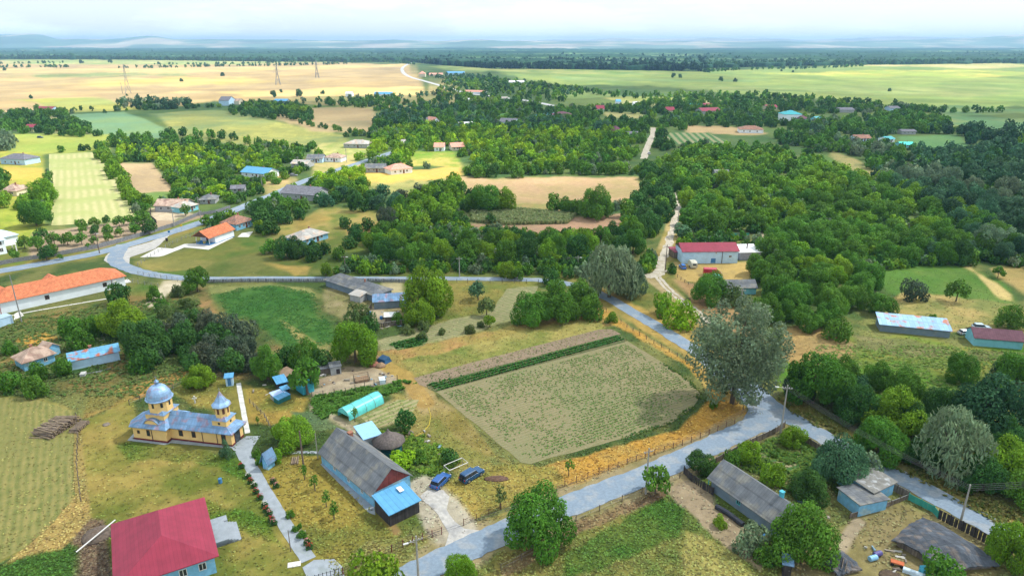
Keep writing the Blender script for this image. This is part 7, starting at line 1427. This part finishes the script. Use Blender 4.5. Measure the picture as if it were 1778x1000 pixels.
# ================================================================== vehicles
TYRE = mat('tyre_rubber', (.02, .02, .02)); RIM = mat('wheel_rim', (.45, .46, .48), rough=.3, metal=.6); LRED = mat('tail_lamp', (.35, .01, .01), rough=.3); LWH = mat('head_lamp', (.7, .72, .72), rough=.2)
def paint(n, c): return mat(n, c, rough=.25, var=.03, spec=.7)
def vehicle(name, label, cat, px, py, ang, L, W, H, m, prof, cab, roofm=None, spare=False, group=None):
    p = G(px, py); e = tag(empty(name, p, ang), label, cat, group); FOOT.append((p.x, p.y, ang, L / 2, W / 2))
    b = MB(); n = len(prof); w = W / 2; vs = []
    for s, k in ((-w, .9), (-w, 1), (w, 1), (w, .9)):
        pass
    pts = [(x * L, z * H) for x, z in prof]
    rings = [(-w, .93), (-w * .94, 1.0), (w * .94, 1.0), (w, .93)]; cx, cz_ = 0, .45 * H
    for yy, k in rings: vs += [(cx + (x - cx) * k, yy, cz_ + (z - cz_) * k) for x, z in pts]
    fs = [tuple(range(n)), tuple(range(4 * n - 1, 3 * n - 1, -1))] + [(r * n + i, r * n + (i + 1) % n, (r + 1) * n + (i + 1) % n, (r + 1) * n + i) for r in range(3) for i in range(n)]
    b.add(vs, fs).build('body', m, e)
    (x0, x1, x2, x3, z0, z1) = cab; g = MB(); wb, wt = w * .90, w * .74
    g.add([(x0 * L, -wb, z0 * H), (x3 * L, -wb, z0 * H), (x3 * L, wb, z0 * H), (x0 * L, wb, z0 * H), (x1 * L, -wt, z1 * H), (x2 * L, -wt, z1 * H), (x2 * L, wt, z1 * H), (x1 * L, wt, z1 * H)], [(3, 2, 1, 0), (4, 5, 6, 7), (0, 1, 5, 4), (1, 2, 6, 5), (2, 3, 7, 6), (3, 0, 4, 7)]); g.build('window', glass(), e)
    rf = MB(); rf.add([(x1 * L - .06, -wt - .04, z1 * H + .002), (x2 * L + .08, -wt - .04, z1 * H + .002), (x2 * L + .08, wt + .04, z1 * H + .002), (x1 * L - .06, wt + .04, z1 * H + .002), (x1 * L + .1, -wt + .1, H), (x2 * L - .1, -wt + .1, H), (x2 * L - .1, wt - .1, H), (x1 * L + .1, wt - .1, H)], [(3, 2, 1, 0), (4, 5, 6, 7), (0, 1, 5, 4), (1, 2, 6, 5), (2, 3, 7, 6), (3, 0, 4, 7)]); rf.build('roof', roofm or m, e)
    pl = MB()
    for s in (-1, 1):
        for xx in (x0 + (x1 - x0) * .5 if x0 != x1 else x0, (x1 + x2) / 2, x2 + (x3 - x2) * .5):
            zt = z1; pl.box(xx * L - .05, s * (wb + .002) - .02, z0 * H, xx * L + .05, s * (wb + .002) + .02, z0 * H + .02)
    pl.build('trim', m, e)
    R = .19 * H if H > 1.9 else .215 * H
    for sx_ in (-.31, .31):
        for sy_ in (-1, 1):
            t = MB().lathe([(R * .55, -.11), (R, -.10), (R, .10), (R * .55, .11)], (0, 0), 16); t.v = [(sx_ * L + a, sy_ * (w - .08) + c, R + b_) for a, b_, c in t.v]; wh = t.build('wheel', TYRE, e)
            t = MB().lathe([(R * .6, -.125), (R * .6, .125)], (0, 0), 12); t.v = [(sx_ * L + a, sy_ * (w - .08) + c, R + b_) for a, b_, c in t.v]; t.build('rim', RIM, wh)
    for s in (-1, 1):
        MB().box(L / 2 - .06, s * w * .72 - .16, .42 * H, L / 2 + .015, s * w * .72 + .16, .50 * H).build('headlight', LWH, e); MB().box(-L / 2 - .015, s * w * .78 - .1, .42 * H, -L / 2 + .06, s * w * .78 + .1, .56 * H).build('tail_light', LRED, e)
    if spare:
        t = MB().lathe([(.1, -.1), (.34, -.1), (.36, .1), (.1, .1)], (0, 0), 14); t.v = [(-L / 2 - .1 + c, a, .52 * H + b_) for a, b_, c in t.v]; t.build('spare_wheel', TYRE, e)
    return e
SUVP = [(-.5, .18), (-.5, .50), (-.46, .58), (.20, .58), (.46, .52), (.5, .42), (.5, .18), (.40, .15), (-.40, .15)]
vehicle('suv', 'dark blue off-roader with a spare wheel, parked nearer the golden verge', 'car', 819, 829, R_(47), 4.6, 1.8, 1.75, paint('navy_paint', (.012, .075, .19)), SUVP, (-.48, -.45, .08, .20, .56, .93), spare=True)
vehicle('car', 'blue estate car parked at the head of the gravel drive', 'car', 765, 839, R_(63), 4.3, 1.75, 1.55, paint('blue_paint_car', (.015, .10, .34)), SUVP, (-.46, -.40, .06, .22, .56, .94))
VANP = [(-.5, .14), (-.5, .94), (-.47, .98), (.24, .98), (.34, .62), (.47, .50), (.5, .40), (.5, .14), (.40, .12), (-.40, .12)]
vehicle('van', 'red delivery van parked in front of the crimson barn', 'van', 1236, 478, R_(-8), 5.6, 2.0, 2.4, paint('red_paint', (.45, .015, .035)), VANP, (.10, .16, .22, .325, .58, .90))
vehicle('car', 'bright blue small car parked by the barn lean-to', 'car', 1185, 466, R_(95), 3.6, 1.6, 1.5, paint('bright_blue_paint', (.02, .16, .55)), SUVP, (-.46, -.36, .10, .26, .56, .94))
cv = tag(empty('caravan', G(1202, 464), R_(95)), 'rounded cream caravan between the blue car and the red van', 'caravan')
MB().add([(x, y, z) for y in (-1.0, 1.0) for x, z in ((-1.9, .35), (-2.0, 1.2), (-1.7, 2.0), (-1.0, 2.35), (.9, 2.35), (1.7, 1.9), (2.0, 1.1), (1.8, .35))], [tuple(range(8)), tuple(range(15, 7, -1))] + [(i, (i + 1) % 8, 8 + (i + 1) % 8, 8 + i) for i in range(8)]).build('body', mat('cream_shell', (.55, .55, .45), rough=.4), cv)
MB().box(-2.05, -.6, 1.2, -1.75, .6, 1.75).build('window', glass(), cv)
for s in (-1, 1): t = MB().lathe([(.1, -.1), (.33, -.1), (.33, .1), (.1, .1)], (0, 0), 12); t.v = [(a, s * .95 + c, .33 + b_) for a, b_, c in t.v]; t.build('wheel', TYRE, cv)
vehicle('van', 'white and turquoise van half hidden behind the long grey shed', 'van', 1243, 487, R_(100), 4.6, 1.9, 2.0, paint('turquoise_paint', (.10, .45, .45)), VANP, (.10, .16, .22, .325, .58, .90), FR_W)
vehicle('car', 'white hatchback parked behind the purple-roofed cottage', 'car', 1703, 571, R_(-10), 4.2, 1.7, 1.5, paint('pale_blue_paint', (.42, .56, .66)), SUVP, (-.46, -.38, .06, .22, .56, .94)); vehicle('car', 'dusty white car beside the turquoise-walled cottage', 'car', 1677, 580, R_(8), 3.9, 1.6, 1.3, paint('dusty_white_paint', (.55, .58, .6)), SUVP, (-.46, -.38, .06, .22, .56, .94))
vehicle('car', 'grey car in the dusty yard past the blue roof', 'car', 510, 306, R_(5), 4.2, 1.7, 1.5, paint('grey_paint', (.3, .32, .35)), SUVP, (-.46, -.38, .06, .22, .56, .94)); vehicle('car', 'blue car in the dusty yard next to the grey one', 'car', 496, 302, R_(10), 4.2, 1.7, 1.5, paint('blue_paint_car', ()), SUVP, (-.46, -.38, .06, .22, .56, .94))
vehicle('car', 'dark blue car at the edge of the sunny yellow plot', 'car', 70, 240, R_(0), 4.3, 1.7, 1.6, paint('navy_paint', ()), SUVP, (-.46, -.38, .06, .22, .56, .94)); vehicle('car', 'white car on the upper dirt track', 'car', 1127, 268, R_(85), 4.2, 1.7, 1.5, paint('dusty_white_paint', ()), SUVP, (-.46, -.38, .06, .22, .56, .94))
# ================================================================== yard things
def barrel(px, py, m, label, up=True, r_=.32, h=.9, group=None):
    e = MB(); e.lathe([(r_ * .96, .02), (r_, .1), (r_ * .97, h * .33), (r_ * 1.04, h * .36), (r_ * .97, h * .40), (r_ * .97, h * .62), (r_ * 1.04, h * .66), (r_ * .97, h * .7), (r_, h - .06), (r_ * .9, h)], (0, 0), 14)
    if not up: e.v = [(z - h / 2, y, x + r_) for x, y, z in e.v]
    o = e.build('barrel', m); o.location = G(px, py); o.rotation_euler = (0, 0, rt.uniform(-.5, .5)); return tag(o, label, 'barrel', group)
PB = mat('blue_plastic', (.04, .20, .50), rough=.4); PV = mat('violet_plastic', (.10, .09, .28), rough=.4); PP = mat('pale_blue_plastic', (.25, .50, .75), rough=.4)
barrel(1515, 972, PP, 'pale blue barrel lying in the ruined barn yard', False, .4, 1.3); barrel(1523, 965, PV, 'violet barrel lying behind the pale blue one', False, .4, 1.3); barrel(643, 546, PB, 'upright blue barrel in the stony farmyard'); barrel(639, 549, PB, 'second upright blue barrel, partly behind the first'); barrel(662, 554, PB, 'blue drum leaning on the white-roofed shelter', True, .4, .8)
barrel(383, 838, D_BLUE, 'dark blue drum under the shrub beside the rain pipe', True); barrel(1325, 936, PB, 'blue drum beneath the spreading locust tree', True)
ct = tag(empty('cart', G(1557, 981), -.5), 'small rust-orange cart beside the ruined barn', 'cart'); MB().box(-.85, -.4, .45, .85, .4, .6).build('bed', mat('rust_orange', (.50, .14, .06)), ct)
for sx_ in (-.6, .6):
    for s in (-.42, .42): t = MB().lathe([(.05, -.04), (.24, -.04), (.24, .04), (.05, .04)], (0, 0), 10); t.v = [(sx_ + a, s + c, .24 + b_) for a, b_, c in t.v]; t.build('wheel', TYRE, ct)
b_ = MB().box(-1.5, -.35, .0, 1.5, .35, .55).box(-1.4, -.25, .5501, 1.4, .25, .62).build('trough', mat('white_trough', (.55, .68, .78))); b_.location = G(1588, 998); b_.rotation_euler = (0, 0, -.6); tag(b_, 'long white and blue trough beside the ruined barn', 'trough')
b_ = MB().box(-.5, -.5, 0, .5, .5, 1.1).box(-.35, -.35, 1.1001, .35, .35, 1.2).build('water_tank', mat('turquoise_tank', (.08, .42, .60))); b_.location = G(1604, 996); tag(b_, 'square turquoise tank next to the white trough', 'tank')
b_ = MB().box(-.6, -.9, .0, .6, .9, .95).box(-.66, -.96, .9501, .66, .96, 1.02).build('bin', mat('white_bin', (.62, .70, .78))); b_.location = G(664, 664); b_.rotation_euler = (0, 0, .3); tag(b_, 'white box with a lid at the end of the barnyard track', 'box')
tp = MB(); tp.add([(-1.4, -1.2, 0), (1.4, -1.2, 0), (1.5, 1.2, 0), (-1.4, 1.3, 0), (-1.0, -.8, 1.0), (1.0, -.7, .9), (1.0, .9, 1.2), (-.9, .9, 1.3)], [(3, 2, 1, 0), (4, 5, 6, 7), (0, 1, 5, 4), (1, 2, 6, 5), (2, 3, 7, 6), (3, 0, 4, 7)])
b_ = tp.build('tarpaulin_heap', mat('navy_tarpaulin', (.015, .07, .16), rough=.4, var=.2)); b_.location = G(666, 628); b_.rotation_euler = (0, 0, -.5); tag(b_, 'heap under a dark blue tarpaulin past the barnyard', 'heap')
HAY = mat('old_hay', (.27, .18, .11), var=.3, scale=3)
def heap(px, py, r_, h, m, label, name='heap', seed=0, cat='heap'):
    r = random.Random(seed); b = MB(); prof = [(r_, 0), (r_ * .92, h * .35), (r_ * .66, h * .72), (r_ * .3, h * .95), (.03, h)]; b.lathe(prof, (0, 0), 14); b.v = [(x * r.uniform(.86, 1.1), y * r.uniform(.86, 1.1), z * (r.uniform(.85, 1.1) if z > 0 else 1)) for x, y, z in b.v]
    o = b.build(name, m, None, True); o.location = G(px, py); return tag(o, label, cat)
heap(655, 626, 1.1, 1.3, HAY, 'upright brown hay heap beside the blue tarpaulin', 'haystack', 1); heap(650, 634, 1.3, 1.0, mat('rusty_heap', (.26, .11, .08), var=.3), 'reddish heap in front of the hay heap', 'heap', 2); heap(661, 636, 1.2, .9, HAY, 'low tan hay heap by the blue tarpaulin', 'haystack', 3); heap(862, 831, 1.8, .35, mat('dry_brush', (.12, .07, .05), var=.4, scale=3), 'pile of dark dry brushwood on the grass', 'brush_pile', 4).scale = (1.25, .5, 1); heap(1548, 1003, 1.7, .22, mat('manure', (.085, .06, .04), var=.3, scale=2), 'dark manure heap in the ruined barn yard', 'heap', 5)
heap(168, 930, 2.2, .9, mat('dry_twigs', (.13, .10, .08), var=.4, scale=2.5), 'tangled grey brushwood behind the crimson house', 'brush_pile', 6); heap(420, 737, .8, .4, mat('stone_heap', (.2, .17, .14), var=.3), 'small stone heap on the church lawn', 'heap', 7); heap(185, 737, .75, .35, mat('stone_heap', ()), 'small dark heap near the log piles', 'heap', 8)
b_ = MB(); b_.tube([(-2.6, -1.6, .6), (2.6, 1.8, 1.9)], .1); o = b_.build('white_pole', FR_W); o.location = G(170, 942); o.rotation_euler = (0, 0, .5); tag(o, 'white pole leaning on the brushwood behind the crimson house', 'pole')
# wood piles: logs laid side by side
def logs(px, py, ang, nx, nz, l, r_, label, splay=0.0, seed=0):
    e = tag(empty('log_pile', G(px, py), ang), label, 'log pile'); r = random.Random(seed); LM_ = [mat('log_a', (.26, .20, .14), var=.25, scale=2), mat('log_b', (.18, .14, .11), var=.25, scale=2)]; k = 0
    for z in range(nz):
        for i in range(nx - z):
            x = (i - (nx - z) / 2) * 2 * r_ * 1.04 + z * .0; a = r.uniform(-splay, splay); hl = l / 2 * r.uniform(.8, 1.05); zz = r_ + z * r_ * 1.75
            MB().tube([(x - math.sin(a) * hl, -hl, zz), (x + math.sin(a) * hl, hl, zz)], r_, 6, r_ * .75).build('log', LM_[k % 2], e); k += 1
logs(99, 744, R_(78), 26, 6, 4.6, .13, 'fan-shaped pile of long poles beside the mown field', .26, 1); logs(139, 742, R_(88), 15, 3, 1.9, .13, 'neat narrow stack of short logs beside the fallen fence', .03, 2); logs(514, 800, R_(10), 4, 1, 2.4, .16, 'few pale logs lying by the long house corner', .05, 3)
heap(1460, 1002, .01, .01, HAY, 'x') if False else None
# black rolled tarpaulin in the south-eastern yard
b_ = MB().tube([G(1243, 882) + Vector((0, 0, .35)), G(1262, 893) + Vector((0, 0, .4)), G(1290, 914) + Vector((0, 0, .35))], .42, 8).build('tarpaulin_roll', mat('black_film', (.03, .035, .05), rough=.4, var=.2)); tag(b_, 'long black covered roll lying in front of the slate-blue house', 'tarpaulin roll')
# garden frame by the cars, cross and bench in the churchyard, bins by the small white house
fr = tag(empty('clothes_frame', G(792, 818), R_(38)), 'pale metal frame standing next to the blue off-roader', 'frame')
for x, y in ((-1.9, -.9), (1.9, -.9), (1.9, .9), (-1.9, .9)): MB().tube([(x, y, 0), (x, y, 1.5)], .05, 5).build('leg', METAL, fr)
MB().tube([(-1.9, -.9, 1.5), (1.9, -.9, 1.5), (1.9, .9, 1.5), (-1.9, .9, 1.5), (-1.9, -.9, 1.5)], .06, 5).build('top_rail', FR_W, fr)
MB().tube([G(x, y) + Vector((0, 0, .05)) for x, y in ((705, 762), (722, 757), (735, 750), (745, 738), (748, 722), (744, 708))], .05, 5).build('hose', mat('yellow_hose', (.65, .50, .06))); tag(COL.objects['hose'], 'yellow garden hose curling over the grass', 'hose')
cr = tag(empty('grave_cross', G(339, 700), .3), 'white stone cross in the churchyard grass', 'cross'); MB().box(-.12, -.1, 0, .12, .1, 1.7).build('upright', FR_W, cr); MB().box(-.45, -.09, 1.05, .45, .09, 1.27).build('crossbar', FR_W, cr)
for x, y, m, lb in ((350, 423, D_BLUE, 'dark blue wheelie bin by the porch of the small white house'), (355.5, 424.5, mat('yellow_bin', (.70, .52, .03)), 'yellow wheelie bin by the porch of the small white house'), (361, 423.5, mat('green_bin', (.03, .16, .10)), 'dark green wheelie bin by the porch of the small white house'), (290, 419, W_PLANK, 'dark bin standing by the roadside fence of the small white house')):
    e = tag(empty('wheelie_bin', G(x, y)), lb, 'bin'); MB().prism([(-.27, -.3), (.27, -.3), (.27, .3), (-.27, .3)], .05, 1.1, [(-.34, -.38), (.34, -.38), (.34, .38), (-.34, .38)]).build('body', m, e); MB().box(-.36, -.4, 1.1001, .36, .42, 1.18).build('lid', m, e)
for x, y, tp_, m in ((295, 413, 395, mat('sign_blue', (.02, .18, .45))), (316, 402, 389, mat('sign_yellow', (.75, .50, .04)))):
    p = G(x, y); e = tag(empty('road_sign', p), ('blue' if y > 405 else 'yellow') + ' road sign at the verge by the bend', 'road sign'); MB().tube([(0, 0, 0), (0, 0, 2.4)], .04, 5).build('post', METAL, e); MB().box(-.4, -.03, 2.0, .4, .03, 2.8).build('plate', m, e)
b_ = MB().box(-.9, -.5, .02, .9, .5, .12).build('slab', pavewhite); b_.location = G(511, 980); b_.rotation_euler = (0, 0, .25); tag(b_, 'pale slab at the foot of the rusty post by the church path', 'slab')
b_ = MB().box(-.5, -.7, 0, .5, .7, .6).box(-.56, -.76, .6001, .56, .76, .68).build('crate', mat('grey_crate', (.45, .46, .46))); b_.location = G(145, 652); b_.rotation_euler = (0, 0, .3); tag(b_, 'small grey box in front of the rusty blue shed', 'crate')
for k in range(5):
    p = G(160 + k * 6, 648 - k * 1.2); o = MB().tube([(-1.3, 0, .1), (1.3, .3, .14)], .08, 5).build('plank', PLK); o.location = p; o.rotation_euler = (0, 0, .2 + k * .17); tag(o, 'loose grey plank on the weeds before the rusty blue shed', 'plank', 'loose planks before the rusty blue shed')
rr_ = random.Random(31)
BOARDS = [mat('board_a', (.30, .27, .23), var=.25), mat('board_b', (.16, .13, .11), var=.25), mat('board_blue', (.22, .36, .48), var=.2), mat('board_pale', (.48, .47, .45), var=.2)]
for (x0, x1, y0, y1, n, gp) in ((545, 690, 640, 672, 26, 'boards and scrap scattered about the barnyard'), (440, 545, 668, 700, 12, 'scrap around the hen house and hutches'), (636, 700, 540, 572, 14, 'scrap in the stony farmyard'), (1480, 1620, 950, 1000, 18, 'scrap in the ruined barn yard'), (1345, 1440, 870, 900, 6, 'scrap behind the slate-blue house'), (160, 300, 560, 600, 10, 'scrap sheets by the western scrub'), (690, 770, 745, 800, 10, 'stepping stones and boards in the long house garden')):
    for k in range(n):
        p = G(rr_.uniform(x0, x1), rr_.uniform(y0, y1)); l, w_, h_ = rr_.uniform(.3, 1.5), rr_.uniform(.12, .45), rr_.uniform(.04, .3)
        if any(abs((p.x - cx) * math.cos(rz) + (p.y - cy) * math.sin(rz)) < hl and abs(-(p.x - cx) * math.sin(rz) + (p.y - cy) * math.cos(rz)) < hd for cx, cy, rz, hl, hd in FOOT): continue
        b_ = MB().box(-l / 2, -w_ / 2, .03, l / 2, w_ / 2, .03 + h_).box(-l / 2 + .05, -w_ / 2 + .03, .0301 + h_, l / 2 - .1, w_ / 2 - .04, .07 + h_, .3, (0, 0)); o = b_.build('board', BOARDS[k % 4]); o.location = p; o.rotation_euler = (0, 0, rr_.uniform(0, 3.1)); tag(o, 'one of the ' + gp, 'board', gp)
# garden wire pen in the barnyard
pn = tag(empty('pen', G(628, 660), .35), 'square dark wire pen in the barnyard', 'pen'); c4 = [(-1.6, -1.2), (1.6, -1.2), (1.6, 1.2), (-1.6, 1.2)]
for x, y in c4: MB().box(x - .05, y - .05, 0, x + .05, y + .05, 1.2).build('post', W_WOOD, pn)
m = MB()
for z in (.3, .7, 1.15): m.tube([(*q, z) for q in c4 + c4[:1]], .04, 4)
m.build('rail', W_WOOD, pn); MB().box(-1.5, -1.1, .02, 1.5, 1.1, .5).build('straw', HAY, pn)
# flowering roses by the church path
FL = {'white': mat('white_rose', (.75, .72, .62)), 'red': mat('red_rose', (.55, .03, .04)), 'pink': mat('pink_rose', (.62, .25, .27))}
RB = TPL['bush'][0]
bushme = CM['small'][0]
def rose(px, py, c, r_=.62):
    p = G(px, py); o = bpy.data.objects.new('rose_bush', bushme); o.location = (p.x, p.y, -.05); o.scale = (r_, r_, 1.0); o.color = (.07, .17, .05, 1); link(o)
    tag(o, f'{c} flowering rose bush in the border of the church path', 'rose bush', f'{c} rose bushes along the church path'); b = MB(); r = random.Random(int(px * 7 + py))
    for _ in range(26):
        a = r.uniform(0, 6.28); d = r.uniform(0, .9); z = .55 + .5 * (1 - d * .5); s = .10; cx, cy = d * math.cos(a), d * math.sin(a); b.add([(cx - s, cy, z), (cx, cy - s, z), (cx + s, cy, z), (cx, cy + s, z), (cx, cy, z + s * .8), (cx, cy, z - s * .6)], [(0, 1, 4), (1, 2, 4), (2, 3, 4), (3, 0, 4), (1, 0, 5), (2, 1, 5), (3, 2, 5), (0, 3, 5)])
    b.build('blossom', FL[c], o)
for x, y, c in ((431, 829, 'white'), (436, 838, 'red'), (442, 845, 'white'), (445, 856, 'red'), (452, 866, 'red'), (460, 879, 'white'), (463, 887, 'red'), (468, 893, 'pink'), (472, 904, 'red'), (476, 910, 'pink'), (475, 838, 'pink'), (480, 846, 'pink'), (525, 930, 'white'), (534, 944, 'pink'), (538, 952, 'red'), (420, 812, 'red')): rose(x, y, c)
for o in list(COL.objects):
    if o.name.startswith('rose_bush') and o.parent is None: pass
